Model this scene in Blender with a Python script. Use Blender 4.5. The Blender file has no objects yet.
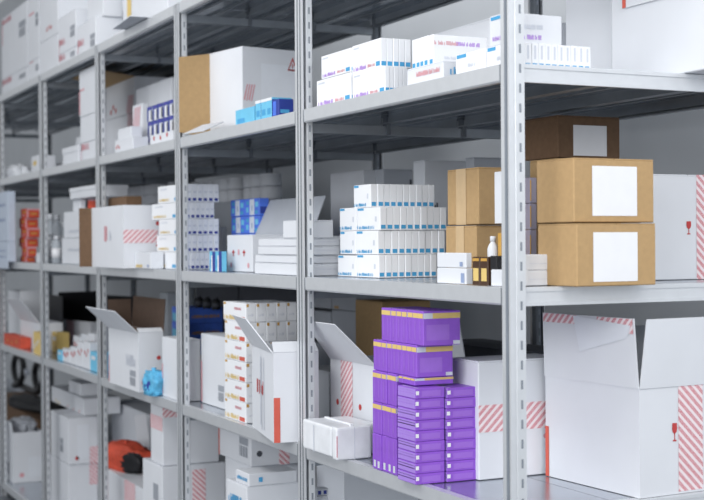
import bpy, bmesh, math, random
from mathutils import Vector, Matrix, noise
S = bpy.context.scene
COL = S.collection
rnd = random.Random(7)

# ------------------------------------------------------------------ materials
def srgb(h):
    v = [int(h[i:i+2], 16)/255 for i in (0, 2, 4)]
    return tuple((c/12.92 if c <= .04045 else ((c+.055)/1.055)**2.4) for c in v) + (1,)
MATS = {}
def mat(name, hexc=None, rough=.6, metal=0, var=.04, scale=25, bump=0, trans=0, alpha=1, spec=.4, aniso=None):
    if name in MATS: return MATS[name]
    m = bpy.data.materials.new(name); m.use_nodes = True
    nt = m.node_tree; N = nt.nodes; L = nt.links
    b = N['Principled BSDF']; b.inputs['Roughness'].default_value = rough; b.inputs['Metallic'].default_value = metal
    b.inputs['Specular IOR Level'].default_value = spec
    b.inputs['Transmission Weight'].default_value = trans; b.inputs['Alpha'].default_value = alpha
    tc = N.new('ShaderNodeTexCoord'); nz = N.new('ShaderNodeTexNoise'); nz.inputs['Scale'].default_value = scale; nz.inputs['Detail'].default_value = 3
    src = tc.outputs['Object']
    if aniso:
        mp = N.new('ShaderNodeMapping'); mp.inputs['Scale'].default_value = aniso; L.new(src, mp.inputs['Vector']); src = mp.outputs['Vector']
    L.new(src, nz.inputs['Vector'])
    c = srgb(hexc); rp = N.new('ShaderNodeValToRGB')
    rp.color_ramp.elements[0].position = .3; rp.color_ramp.elements[1].position = .7
    rp.color_ramp.elements[0].color = tuple(max(0, x*(1-var*1.6)) for x in c[:3])+(1,)
    rp.color_ramp.elements[1].color = tuple(min(1, x*(1+var)) for x in c[:3])+(1,)
    L.new(nz.outputs['Fac'], rp.inputs['Fac']); L.new(rp.outputs['Color'], b.inputs['Base Color'])
    if bump:
        bp = N.new('ShaderNodeBump'); bp.inputs['Strength'].default_value = bump; bp.inputs['Distance'].default_value = .002
        L.new(nz.outputs['Fac'], bp.inputs['Height']); L.new(bp.outputs['Normal'], b.inputs['Normal'])
    MATS[name] = m; return m
mat('white', 'dbdee4', .55, var=.02, scale=6)
mat('medwhite', 'eaecf0', .5, var=.01)
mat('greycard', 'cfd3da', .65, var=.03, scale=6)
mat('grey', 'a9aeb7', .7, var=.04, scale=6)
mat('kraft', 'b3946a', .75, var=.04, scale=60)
mat('brown_and_kraft_shade', '6f5641', .8, var=.08, scale=60)  # dark brown card; also kraft with shade put into its colour
mat('paleblue', 'c3cede', .6, var=.03)
mat('purplegrey', '8c8796', .6)
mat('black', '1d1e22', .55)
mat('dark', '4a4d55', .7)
mat('gold', 'c79a4a', .5)
mat('red', 'c04444', .6)
mat('pinkred', 'd9a0a8', .6)
mat('orange', 'cf5f50', .6)
mat('redorange', 'd0523a', .6, var=.1, scale=40)
mat('yellow', 'dcc078', .6)
mat('skyblue', '6fc0e2', .5)
mat('blue', '4a9fd0', .5)
mat('navy', '2b3f94', .45)
mat('kraft_deep_shade', '4d3d33', .8, var=.08, scale=60)  # kraft flap lining with its shade put into the colour
mat('lilac', 'a684da', .45)
mat('royal', '5079e2', .45, var=.1)
mat('violet', '7d5fc4', .5)
mat('purple', '8f58cc', .42, var=.05)
mat('purplelight', '9a6ad0', .42)
mat('purpletext', 'b58fdb', .5)
mat('pale', 'cdd2dc', .6)
mat('bluegrey', '8f9fc0', .6)
mat('barcode', '9a9fa8', .7)
mat('paper', 'e7e8ec', .5, var=.01)
mat('packtape', 'c9ad86', .25)
mat('labelpale', 'dfe3ea', .45, var=.01)
mat('amber', '4a3222', .4, var=.15)
mat('film', 'e6e9ee', .3, var=.05, scale=20, bump=.6)
mat('greyfilm', 'a9adb5', .3, var=.15, scale=20, bump=.8)
mat('clearish', 'c3cad2', .2, var=.05, alpha=.55)
mat('bluebag', '5db2dc', .4, var=.25, scale=30)
mat('silver', 'cfd6e2', .35)
mat('galvanized', 'dcdfe3', .36, metal=.5, var=.02, scale=30)
mat('zinc', 'bcc2ca', .23, metal=.85, var=.06, scale=9)
mat('steel_dark', 'a2a8af', .42, metal=.7, var=.08, scale=12)
mat('slot', '868d96', .6)
mat('clip_and_groove_shade', '6b7179', .7)  # dark clips; also the shade painted into the post grooves
mat('wall_paint', 'c3c7cc', .85, var=.03, scale=2)
mat('floor_paint', '787d84', .5, var=.06, scale=3)
def stripes(name, sgn):
    m = bpy.data.materials.new(name); m.use_nodes = True; nt = m.node_tree; N = nt.nodes; L = nt.links
    b = N['Principled BSDF']; b.inputs['Roughness'].default_value = .4
    uv = N.new('ShaderNodeUVMap'); sep = N.new('ShaderNodeSeparateXYZ'); L.new(uv.outputs['UV'], sep.inputs[0])
    def M(op, a, c, d=None):
        n = N.new('ShaderNodeMath'); n.operation = op
        for i, v in enumerate((a, c)):
            if isinstance(v, (int, float)): n.inputs[i].default_value = v
            else: L.new(v, n.inputs[i])
        return n.outputs[0]
    t = M('ADD', M('MULTIPLY', sep.outputs['X'], 44*sgn), M('MULTIPLY', sep.outputs['Y'], 46))
    fr = M('FRACT', t, 0); st = M('MULTIPLY', M('GREATER_THAN', fr, .32), M('LESS_THAN', fr, .86))
    nz = N.new('ShaderNodeTexNoise'); nz.inputs['Scale'].default_value = 420; nz.inputs['Detail'].default_value = 0
    L.new(uv.outputs['UV'], nz.inputs['Vector'])
    st = M('MULTIPLY', st, M('ADD', M('MULTIPLY', M('GREATER_THAN', nz.outputs['Fac'], .47), .5), .45))
    mx = N.new('ShaderNodeMix'); mx.data_type = 'RGBA'
    L.new(st, mx.inputs[0]); mx.inputs[6].default_value = srgb('ecdfe3'); mx.inputs[7].default_value = srgb('cb7781')
    L.new(mx.outputs[2], b.inputs['Base Color']); MATS[name] = m
stripes('tape_up', -1); stripes('tape_down', 1)

# ------------------------------------------------------------------ helpers
class MB:
    """collects faces with materials and uvs, then links them as ONE mesh object"""
    def __init__(s): s.v = []; s.f = []; s.m = []; s.uv = []
    def quad(s, pts, m, uvs=None):
        i = len(s.v); s.v += [tuple(p) for p in pts]; s.f.append(tuple(range(i, i+len(pts)))); s.m.append(m); s.uv.append(uvs or [(0, 0)]*len(pts))
    def box(s, a, b, m):
        x0, y0, z0 = a; x1, y1, z1 = b
        P = [(x0,y0,z0),(x1,y0,z0),(x1,y1,z0),(x0,y1,z0),(x0,y0,z1),(x1,y0,z1),(x1,y1,z1),(x0,y1,z1)]
        i = len(s.v); s.v += P
        for q in ((0,3,2,1),(4,5,6,7),(0,1,5,4),(1,2,6,5),(2,3,7,6),(3,0,4,7)):
            s.f.append(tuple(i+k for k in q)); s.m.append(m); s.uv.append([(0,0)]*4)
    def prism(s, prof, z0, z1, m, mats=None):
        n = len(prof); i = len(s.v)
        s.v += [(x, y, z0) for x, y in prof] + [(x, y, z1) for x, y in prof]
        for k in range(n):
            l = (k+1) % n; s.f.append((i+k, i+l, i+n+l, i+n+k)); s.m.append(mats[k] if mats else m); s.uv.append([(0,0)]*4)
        s.f.append(tuple(i+k for k in range(n-1, -1, -1))); s.m.append(m); s.uv.append([(0,0)]*n)
        s.f.append(tuple(i+n+k for k in range(n))); s.m.append(m); s.uv.append([(0,0)]*n)
    def lathe(s, prof, m, seg=20, c=(0,0,0)):
        i = len(s.v)
        for r, z in prof:
            for k in range(seg):
                a = 2*math.pi*k/seg; s.v.append((c[0]+r*math.cos(a), c[1]+r*math.sin(a), c[2]+z))
        for j in range(len(prof)-1):
            for k in range(seg):
                l = (k+1) % seg
                s.f.append((i+j*seg+k, i+j*seg+l, i+(j+1)*seg+l, i+(j+1)*seg+k)); s.m.append(m); s.uv.append([(0,0)]*4)
        s.f.append(tuple(i+k for k in range(seg-1, -1, -1))); s.m.append(m); s.uv.append([(0,0)]*seg)
        o = i+(len(prof)-1)*seg; s.f.append(tuple(o+k for k in range(seg))); s.m.append(m); s.uv.append([(0,0)]*seg)
    def mesh(s, name, smooth=False):
        me = bpy.data.meshes.new(name); me.from_pydata(s.v, [], s.f)
        names = list(dict.fromkeys(s.m))
        for n in names: me.materials.append(MATS[n])
        lay = me.uv_layers.new(name='UVMap'); k = 0
        for p, m, uv in zip(me.polygons, s.m, s.uv):
            p.material_index = names.index(m); p.use_smooth = smooth
            for j in range(p.loop_total): lay.data[p.loop_start+j].uv = uv[j]
        me.update(); return me
    def build(s, name, parent=None, bevel=0, smooth=False, seg=1):
        me = s.mesh(name, smooth)
        if bevel: bevel_mesh(me, bevel, seg)
        return link(name, me, parent)
def bevel_mesh(me, w, seg=1):
    bm = bmesh.new(); bm.from_mesh(me)
    bmesh.ops.bevel(bm, geom=list(bm.edges), offset=w, segments=seg, affect='EDGES', profile=.6, clamp_overlap=True)
    bm.to_mesh(me); bm.free()
def link(name, me, parent=None):
    o = bpy.data.objects.new(name, me); COL.objects.link(o)
    if parent: o.parent = parent
    return o
def tag(o, label, cat, group=None):
    o['label'] = label; o['category'] = cat
    if group: o['group'] = group
    return o
def struct(o): o['kind'] = 'structure'; return o

def face_pt(f, u, v, w, d, h, e):
    if f == 'F': return (-w+u*w, -e, v*h)
    if f == 'S': return (e, u*d, v*h)
    if f == 'T': return (-w+u*w, v*d, h+e)
    if f == 'B': return (-u*w, d+e, v*h)
    if f == 'L': return (-w-e, d-u*d, v*h)
def fsize(f, w, d, h): return {'F': (w, h), 'S': (d, h), 'T': (w, d), 'B': (w, h), 'L': (d, h)}[f]
def patch(mb, f, r, dims, m, e=.0005):
    w, d, h = dims; u0, v0, u1, v1 = r; sx, sy = fsize(f, w, d, h)
    mb.quad([face_pt(f, u, v, w, d, h, e) for u, v in ((u0,v0),(u1,v0),(u1,v1),(u0,v1))], m,
            [(u*sx, v*sy) for u, v in ((u0,v0),(u1,v0),(u1,v1),(u0,v1))])
def poly(mb, f, pts, dims, m, e=.0006):
    mb.quad([face_pt(f, u, v, *dims, e) for u, v in pts], m)
def lettering(mb, f, r, dims, m, seed=1, e=.0005):
    """illegibly small print: a run of short strokes of uneven height"""
    R = random.Random(seed); w, d, h = dims; u0, v0, u1, v1 = r; sx, sy = fsize(f, *dims)
    ch = max(.002, (v1-v0)*sy*.26); n = max(4, min(44, int((u1-u0)*sx/ch)))
    for i in range(n):
        if R.random() < .12: continue
        a = u0+(u1-u0)*i/n; b = a+(u1-u0)/n*.72; lo = v0+(v1-v0)*R.uniform(0, .12); hi = v1-(v1-v0)*R.choice((0, 0, .3))
        poly(mb, f, ((a,lo),(b,lo),(b,hi),(a,hi)), dims, m, e)

# ------------------------------------------------------------------ cartons
STY = {
 'purpletext': ('medwhite', [('t','F',.05,.06,.50,.22,'purpletext'),('t','F',.55,.08,.80,.2,'pinkred'),('p','F',.84,.06,.97,.22,'blue'),('p','S',.1,.05,.9,.2,'blue'),('p','F',.05,.84,.25,.9,'pale')]),
 'bigside': ('medwhite', [('t','S',.02,.66,.45,.80,'pinkred'),('t','S',.42,.66,.86,.80,'purpletext'),('p','F',.15,.05,.85,.2,'blue'),('t','S',.2,.2,.5,.3,'pale')]),
 'blueend': ('medwhite', [('p','F',.04,.80,.36,.96,'blue'),('t','F',.4,.3,.7,.5,'pale'),('p','S',.05,.03,.75,.12,'blue'),('p','S',.3,.3,.6,.9,'pale')]),
 'bluedot': ('medwhite', [('t','F',.02,.05,.75,.2,'blue'),('p','F',.03,.88,.3,.98,'blue'),('p','F',.78,.38,.86,.6,'pale'),('p','S',.12,.06,.82,.23,'blue')]),
 'yellowblue': ('medwhite', [('t','F',.06,.1,.5,.27,'yellow'),('p','F',.72,.08,.90,.28,'blue'),('p','S',.15,.06,.8,.22,'navy'),('t','S',.25,.5,.8,.62,'pale'),('t','F',.1,.75,.4,.85,'pale')]),
 'yellowred': ('medwhite', [('t','F',.03,.05,.66,.30,'yellow'),('p','F',.70,.05,.95,.26,'orange'),('p','F',.02,.85,.12,.97,'gold'),('p','S',.05,.80,.28,.96,'gold'),('t','S',.25,.3,.75,.45,'pale'),('t','F',.5,.6,.8,.75,'pinkred')]),
 'purpleup': ('purple', [('p','F',.05,.79,.95,.93,'yellow'),('p','F',.35,.15,.5,.7,'purplelight'),('p','S',.25,.78,1,.94,'yellow'),('p','S',0,.78,.25,.94,'pale'),('p','S',.80,.02,.99,.13,'pale'),('p','S',.08,.15,.7,.6,'purplelight')]),
 'purpledown': ('purple', [('p','F',.3,.05,.72,.24,'pale'),('p','F',.35,.4,.5,.9,'purplelight'),('p','S',.1,.3,.8,.8,'purplelight')]),
 'purpleshort': ('purple', [('p','F',.05,.62,.95,.88,'yellow'),('p','S',.25,.6,1,.9,'yellow'),('p','S',0,.6,.25,.9,'pale')]),
 'purpleflat': ('purple', [('p','S',.0,.38,.11,.75,'paper'),('p','S',.2,.2,.85,.75,'purplelight'),('p','F',.02,.06,.98,.94,'lilac'),('p','F',.02,.45,.98,.53,'purple'),('p','F',.02,.72,.98,.77,'purple')]),
 'amber': ('amber', [('p','F',.15,.15,.85,.6,'yellow'),('p','F',.1,.85,.9,.95,'gold'),('p','T',.1,.05,.9,.9,'gold')]),
 'skyfront': ('skyblue', [('p','F',.1,.1,.5,.4,'blue')]),
 'skywhite': ('skyblue', [('p','F',.0,.86,1,1,'paper'),('p','S',0,0,1,.9,'navy'),('p','F',.2,.2,.8,.5,'blue')]),
 'navy': ('navy', [('p','F',.1,.1,.6,.9,'royal'),('p','S',.1,.2,.7,.4,'blue')]),
 'bluestripe': ('paper', [('p','F',.0,.74,1,1,'navy'),('p','F',.0,.0,.3,.74,'navy'),('p','F',.72,.05,1,.7,'dark'),('p','F',.35,.82,.6,.92,'violet')]),
 'bluemottle': ('royal', [('p','F',.34,.04,.66,.96,'silver'),('p','F',.1,.2,.26,.5,'skyblue'),('p','F',.72,.5,.92,.8,'skyblue'),('p','F',.12,.65,.3,.85,'blue'),('p','F',.7,.1,.9,.3,'blue'),('p','F',.45,.3,.55,.6,'bluegrey'),('p','S',.1,.1,.8,.5,'navy')]),
 'bluemix': ('skyblue', [('p','F',.5,.0,1,1,'navy'),('p','F',.3,.0,.5,.8,'paper'),('p','F',.1,.2,.25,.6,'blue')]),
 'redpack': ('redorange', [('p','F',.0,.05,.16,.95,'pinkred'),('p','F',.25,.55,.9,.72,'gold'),('p','F',.3,.2,.7,.35,'pinkred'),('p','S',0,.82,1,1,'pinkred'),('p','S',0,.0,.14,.8,'pinkred'),('p','S',.3,.35,.8,.5,'gold')]),
 'plainwhite': ('medwhite', [('p','F',.3,.4,.7,.5,'pale')]),
}
SMALL = {}
def small(it):
    key = (it['st'],)+tuple(round(x, 3) for x in it['dim'])
    if key not in SMALL:
        w, d, h = it['dim']; body, marks = STY[it['st']]
        mb = MB(); mb.box((-w, 0, 0), (0, d, h), body); me = mb.mesh(it['n'])
        bevel_mesh(me, min(.0014, min(w, d, h)*.08))
        pm = MB()
        for k, mk in enumerate(marks):
            t, f = mk[:2]; r = mk[2:6]
            if t == 'p': patch(pm, f, r, it['dim'], mk[6], .0004)
            else: lettering(pm, f, r, it['dim'], mk[6], k+3, .0004)
        # tuck flap seam on the top
        patch(pm, 'T', (.04, .1, .96, .14), it['dim'], 'pale', .0003)
        bm = bmesh.new(); bm.from_mesh(me); m2 = pm.mesh('marks'); off = len(me.materials)
        for mm in m2.materials: me.materials.append(mm)
        n0 = len(bm.faces); bm.from_mesh(m2); bm.faces.ensure_lookup_table()
        for fce in bm.faces[n0:]: fce.material_index += off
        bm.to_mesh(me); bm.free(); bpy.data.meshes.remove(m2)
        o = SMALL[key] = bpy.data.objects.new(it['n'], me)
    else: o = SMALL[key].copy(); o.name = it['n']                   # every carton an object of its own, sharing the mesh
    COL.objects.link(o); o.location = it['loc']; o.rotation_euler.z = math.radians(it['rz'])
    return tag(o, it['l'], it['c'], it['g'])

DEC_NAME = {'tape': 'striped_tape', 'strip': 'coloured_strip', 'label': 'address_label', 'goblet': 'fragile_mark', 'barcode': 'barcode_label', 'text': 'printing',
            'triangle': 'warning_mark', 'arrows': 'arrow_marks', 'dots': 'printed_dots', 'print': 'printed_mark', 'redcorner': 'corner_lines', 'stripes': 'striped_print',
            'labelpale': 'pale_label', 'packtape': 'packing_tape', 'lidpanel': 'lid_panel', 'lidstrip': 'coloured_strip', 'hang': 'hanging_flap'}
def decal(o, dc, dims):
    k, f = dc[0], dc[1]; u0, v0, u1, v1 = r = dc[2:6]; ex = dc[6] if len(dc) > 6 else None
    mb = MB(); sx, sy = fsize(f, *dims); e = .0011
    if k == 'tape': patch(mb, f, r, dims, 'tape_down' if (ex == 'down' or (f == 'S' and sy*(v1-v0) > sx*(u1-u0)*1.2)) else 'tape_up', e)
    elif k == 'stripes':
        for i in range(4):
            a = u0+(u1-u0)*(i-.5)/4
            P = [(a, v0+.1*(v1-v0)*((i+1) % 2)), (a+(u1-u0)*.12, v0), (a+(u1-u0)*.45, v1), (a+(u1-u0)*.33, v1)]
            poly(mb, f, [(min(max(u, 0), 1), v) for u, v in P], dims, 'pinkred', e)
    elif k == 'strip': patch(mb, f, r, dims, ex, e)
    elif k in ('label', 'labelpale', 'packtape'):
        patch(mb, f, r, dims, {'label': 'paper'}.get(k, k), e)
    elif k == 'print': patch(mb, f, r, dims, ex, e)
    elif k == 'text': lettering(mb, f, r, dims, {'purple': 'purpletext'}.get(ex, ex), int(u0*100)+5, e)
    elif k == 'barcode':
        n = 7
        for i in range(n):
            a = u0+(u1-u0)*i/n; poly(mb, f, ((a,v0),(a+(u1-u0)/n*(.5+.4*(i % 2)),v0),(a+(u1-u0)/n*(.5+.4*(i % 2)),v0+.55*(v1-v0)),(a,v0+.55*(v1-v0))), dims, 'barcode', e)
        patch(mb, f, (u0, v0+.62*(v1-v0), u1, v1), dims, 'barcode', e)
    elif k == 'dots':
        R = random.Random(int(u0*100)+int(v1*100)); n = 3 if (u1-u0)*sx > .05 else 1
        for i in range(n):
            cx = u0+(u1-u0)*(i+.5)/n; cy = v0+(v1-v0)*(R.uniform(.25, .75) if n > 1 else .5)
            rr = min((u1-u0)*sx/n, (v1-v0)*sy)*(.32 if n > 1 else .5)
            poly(mb, f, [(cx+rr/sx*math.cos(t*math.pi/4), cy+rr/sy*math.sin(t*math.pi/4)) for t in range(8)], dims, ex, e)
    elif k == 'goblet':
        def q(pts): poly(mb, f, [(u0+(u1-u0)*a, v0+(v1-v0)*b) for a, b in pts], dims, 'red', e)
        q(((.05,1),(.0,.7),(.12,.52),(.38,.42),(.62,.42),(.88,.52),(1,.7),(.95,1))); q(((.42,.44),(.42,.08),(.58,.08),(.58,.44))); q(((.15,.08),(.15,0),(.85,0),(.85,.08)))
    elif k == 'triangle':
        P = [((0,0),(1,0),(.86,.13),(.14,.13)), ((1,0),(.5,1),(.5,.78),(.84,.1)), ((.5,1),(0,0),(.16,.1),(.5,.78)), ((.45,.2),(.55,.2),(.55,.5),(.45,.5))]
        for pts in P: poly(mb, f, [(u0+(u1-u0)*a, v0+(v1-v0)*b) for a, b in pts], dims, 'red', e)
    elif k == 'arrows':
        for i, up in enumerate((1, 0, 1)):
            a = u0+(u1-u0)*i*.38; c = (u1-u0)*.24
            if up:
                poly(mb, f, ((a+c*.38,v0),(a+c*.62,v0),(a+c*.62,v0+(v1-v0)*.6),(a+c*.38,v0+(v1-v0)*.6)), dims, 'red', e)
                poly(mb, f, ((a,v0+(v1-v0)*.5),(a+c,v0+(v1-v0)*.5),(a+c*.5,v1)), dims, 'red', e)
            else: poly(mb, f, ((a+c*.25,v0+.2*(v1-v0)),(a+c*.75,v0+.2*(v1-v0)),(a+c*.75,v1),(a+c*.25,v1)), dims, 'pinkred', e)
    elif k == 'redcorner':
        patch(mb, f, (u0, v0, u0+.025, v1), dims, 'pinkred', e)
        lettering(mb, f, (u0, v1-.035/max(sy, .05)*1, u1, v1), dims, 'pinkred', 4, e)
    elif k == 'lidpanel':
        w, d, h = dims
        mb.box((-w+u0*w, -.006, v0*h), (-w+u1*w, -.001, v1*h), 'white')
    elif k == 'lidstrip': patch(mb, f, r, dims, ex, .0068)
    elif k == 'hang':
        w, d, h = dims; mb.box((-w+u0*w, -.006, v0*h), (-w+u1*w, -.0012, v1*h), 'paleblue')
    c = mb.build(DEC_NAME[k], o)
    if k in ('strip', 'lidstrip') and ex: c['label'] = {'orange': 'red-orange strip', 'yellow': 'yellow strip'}.get(ex, ex+' strip')
    return c

def panel(name, parent, p0, p1, dr, ln, m, taper=1.0, th=.003):
    p0, p1, dr = Vector(p0), Vector(p1), Vector(dr).normalized(); mid = (p0+p1)/2; n = (p1-p0).cross(dr).normalized()*th
    q0 = mid+(p0-mid)*taper+dr*ln; q1 = mid+(p1-mid)*taper+dr*ln
    mb = MB(); A = [p0, p1, q1, q0]; B = [a+n for a in A]
    mb.quad(A[::-1], m); mb.quad(B, m)
    for i in range(4): j = (i+1) % 4; mb.quad([A[i], A[j], B[j], B[i]], m)
    return mb.build(name, parent), (p0, p1, q1, q0, n)
def carton(it):
    w, d, h = it['dim']; dims = (w, d, h); m = it['m']; op = it['op']; t = .004; mb = MB()
    big = max(w, h) > .14 and m != 'film'
    if op == 'top':
        I = it['inn']
        mb.box((-w, 0, 0), (0, d, t), m)
        for a, b in (((-w,0,t),(0,t,h)), ((-w,d-t,t),(0,d,h)), ((-w,t,t),(-w+t,d-t,h)), ((-t,t,t),(0,d-t,h))): mb.box(a, b, m)
        for pts in (((-w+t,t+.0005,h),(-t,t+.0005,h),(-t,t+.0005,t),(-w+t,t+.0005,t)), ((-w+t,d-t-.0005,t),(-t,d-t-.0005,t),(-t,d-t-.0005,h),(-w+t,d-t-.0005,h)),
                    ((-w+t+.0005,t,t),(-w+t+.0005,d-t,t),(-w+t+.0005,d-t,h),(-w+t+.0005,t,h)), ((-t-.0005,t,h),(-t-.0005,d-t,h),(-t-.0005,d-t,t),(-t-.0005,t,t)),
                    ((-w+t,t,t+.0005),(-t,t,t+.0005),(-t,d-t,t+.0005),(-w+t,d-t,t+.0005))): mb.quad(pts, I)
        o = mb.build(it['n'])
    elif op == 'left':
        I = it['inn']
        mb.box((-t, 0, 0), (0, d, h), m)
        for a, b in (((-w,0,0),(-t,t,h)), ((-w,d-t,0),(-t,d,h)), ((-w,t,0),(-t,d-t,t)), ((-w,t,h-t),(-t,d-t,h))): mb.box(a, b, m)
        mb.quad(((-w,d-t-.0005,t),(-t,d-t-.0005,t),(-t,d-t-.0005,h-t),(-w,d-t-.0005,h-t)), I); mb.quad(((-w,t,t+.0005),(-t,t,t+.0005),(-t,d-t,t+.0005),(-w,d-t,t+.0005)), I)
        o = mb.build(it['n'])
    elif big:
        tf = .003
        mb.box((-w, 0, 0), (0, d, h-tf), m); o = mb.build(it['n'], bevel=.0022)
        for a, b in (((-w+.001,.001,h-tf),(-.001,d/2-.0012,h)), ((-w+.001,d/2+.0012,h-tf),(-.001,d-.001,h))):
            fb = MB(); fb.box(a, b, m); fb.build('top_flap', o)
    elif m == 'film':
        mb.box((-w, 0, 0), (0, d, h), m); o = mb.build(it['n'], bevel=.008, seg=3)
        nb = MB(); nb.box((-w+.01, d*.45, h-.001), (-.01, d*.5, h+.004), m); nb.build('film_seam', o)
    else:
        mb.box((-w, 0, 0), (0, d, h), m); o = mb.build(it['n'], bevel=min(.0016, min(dims)*.1))
        if min(w, d) > .03:
            fb = MB(); fb.box((-w+.002, .002, h-.0004), (-.002, d*.6, h+.0006), m); fb.build('tuck_flap', o)
    if it['lid']:
        lb = MB(); lb.box((-w-.003, -.003, h*(1-it['lid'])), (.003, d+.003, h+.002), m); lb.build('lid', o, bevel=.0015)
    o.location = it['loc']; o.rotation_euler.z = math.radians(it['rz']); tag(o, it['l'], it['c'], it['g'])
    for dc in it['dec']: decal(o, dc, dims)
    for fl in it['fl']:
        ed, ang, ln, fm, tp = fl[:5]; a = math.radians(ang); s, c = math.sin(a), math.cos(a)
        H = {'F': ((-w,0,h),(0,0,h),(0,-s,c)), 'B': ((0,d,h),(-w,d,h),(0,s,c)), 'S': ((0,0,h),(0,d,h),(s,0,c)), 'L': ((-w,d,h),(-w,0,h),(-s,0,c)),
             'Lf': ((-w,0,0),(-w,0,h),(-c,-s,0)), 'Lb': ((-w,d,h),(-w,d,0),(-c,s,0)), 'Lbot': ((-w,0,.001),(-w,d,.001),(-c,0,s*.2+.01)), 'Lt': ((-w,0,h),(-w,d,h),(-c,0,s))}[ed]
        f, (p0, p1, q1, q0, n) = panel('flap', o, *H, ln, fm, tp)
        if fm != m: f['label'] = {'kraft': 'brown inner side of the flap', 'brown_and_kraft_shade': 'dark brown flap lining', 'black': 'flap coloured black for shade', 'greycard': 'greyish flap', 'white': 'white flap'}.get(fm, 'flap')
        if len(fl) > 5:
            def onflap(u, v, e): return p0.lerp(p1, u).lerp(q0.lerp(q1, u), v)+(-n.normalized()*e if n.y > 0 else n+n.normalized()*e)
            for u0, u1, v0, v1 in ((.01, .39, .86, .995), (.62, .99, .90, .995), (.88, .99, .78, .90)):
                tb = MB(); P = [onflap(u, v, .0012) for u, v in ((u0,v0),(u1,v0),(u1,v1),(u0,v1))]
                tb.quad(P, 'tape_up', [(u*w, v*ln) for u, v in ((u0,v0),(u1,v0),(u1,v1),(u0,v1))]); tb.build('striped_tape', f)
            tb = MB(); tb.quad([onflap(u, v, .0022) for u, v in ((.36,.99),(.42,.45),(.93,.72),(.97,.90))], 'labelpale'); tb.build('torn_tape', f)
    return o

# ------------------------------------------------------------------ other things
def can(it):
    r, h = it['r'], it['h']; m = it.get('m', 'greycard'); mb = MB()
    mb.lathe([(r*.94,0),(r,.004),(r,h*.8),(r*.97,h*.84),(r*.97,h*.86)], m, 20); o = mb.build(it['n'], smooth=True)
    lb = MB(); lb.lathe([(r*1.0,h*.86),(r*1.0,h*.95),(r*.85,h*.99),(r*.3,h)], 'white' if m != 'redorange' else 'pinkred', 20); lb.build('lid', o, smooth=True)
    o.location = it['loc']; return tag(o, it['l'], it['c'], it['g'])
def bottle(it):
    r, h = it['r'], it['h']; mb = MB()
    mb.lathe([(r*.9,0),(r,.005),(r,h*.72),(r*.8,h*.80),(r*.45,h*.86),(r*.45,h*.9)], it['m'], 18); o = mb.build(it['n'], smooth=True)
    c = MB(); c.lathe([(r*.52,h*.885),(r*.52,h*.985),(r*.46,h)], it['cap'], 18); c.build('cap', o, smooth=True)
    lb = MB(); lb.lathe([(r*1.01,h*.2),(r*1.01,h*.55)], 'dark' if it['m'] == 'black' else 'paper', 18); lb.build('label_band', o, smooth=True)
    o.location = it['loc']; return tag(o, it['l'], it['c'], it['g'])
def bag(it):
    a, b, c = it['dim']; bm = bmesh.new(); bmesh.ops.create_icosphere(bm, subdivisions=4, radius=1)
    sd = it['seed']*7.3
    for v in bm.verts:
        p = v.co.copy(); q = Vector([math.copysign(abs(x)**.65, x) for x in p])
        k = 1+.22*noise.noise(p*2.1+Vector((sd, 0, 0)))+.10*noise.noise(p*5+Vector((0, sd, 0)))+.05*abs(noise.noise(p*11+Vector((0, 0, sd))))
        z = max(q.z*k, -.82); v.co = Vector((q.x*k*a/2, q.y*k*b/2, (z+.82)*c/1.82))
    me = bpy.data.meshes.new(it['n']); bm.to_mesh(me); bm.free(); me.materials.append(MATS[it['m']])
    for p in me.polygons: p.use_smooth = it['m'] not in ('film', 'greyfilm')
    o = link(it['n'], me)
    if it['m'] == 'bluebag':
        for p in me.polygons:
            if -.25 < (p.center.x/a*2)*1.0 < .7 and .25 < p.center.z/c < .55 and noise.noise(p.center*60) > -.1: 
                if len(me.materials) < 2: me.materials.append(MATS['navy'])
                p.material_index = 1
    if it.get('patch'):
        me.materials.append(MATS[it['patch']])
        for p in me.polygons:
            n = p.center
            hz = .44*n.x+.9*n.y; fc = .9*n.x-.44*n.y
            if fc > -.02 and ((hz-.03)/.055)**2+((n.z/c-.34)/.5)**2 < 1: p.material_index = 1
    o.location = it['loc']; o.rotation_euler.z = math.radians(12)
    kb = MB(); kb.lathe([(.012*a/.2+.004,c*.9),(.006,c*1.0),(.012,c*1.1)], it['m'], 10); kb.build('gathered_neck', o, smooth=True)
    return tag(o, it['l'], it['c'], it['g'])
def sheet(it):
    a, b, c = it['dim']; mb = MB(); mb.box((-a/2, -b/2, 0), (a/2, b/2, c), it['m']); o = mb.build(it['n'], bevel=.0006)
    if a > .3 and b > .2:
        fb = MB(); fb.box((-.002, -b/2+.002, -.0012), (.002, b/2-.002, c+.0012), 'grey'); fb.build('crease', o)
    o.location = it['loc']; o.rotation_euler = (math.radians(it.get('tiltx', 0)), math.radians(it.get('tilt', 0)), math.radians(it['rz']))
    return tag(o, it['l'], it['c'], it['g'])
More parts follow.
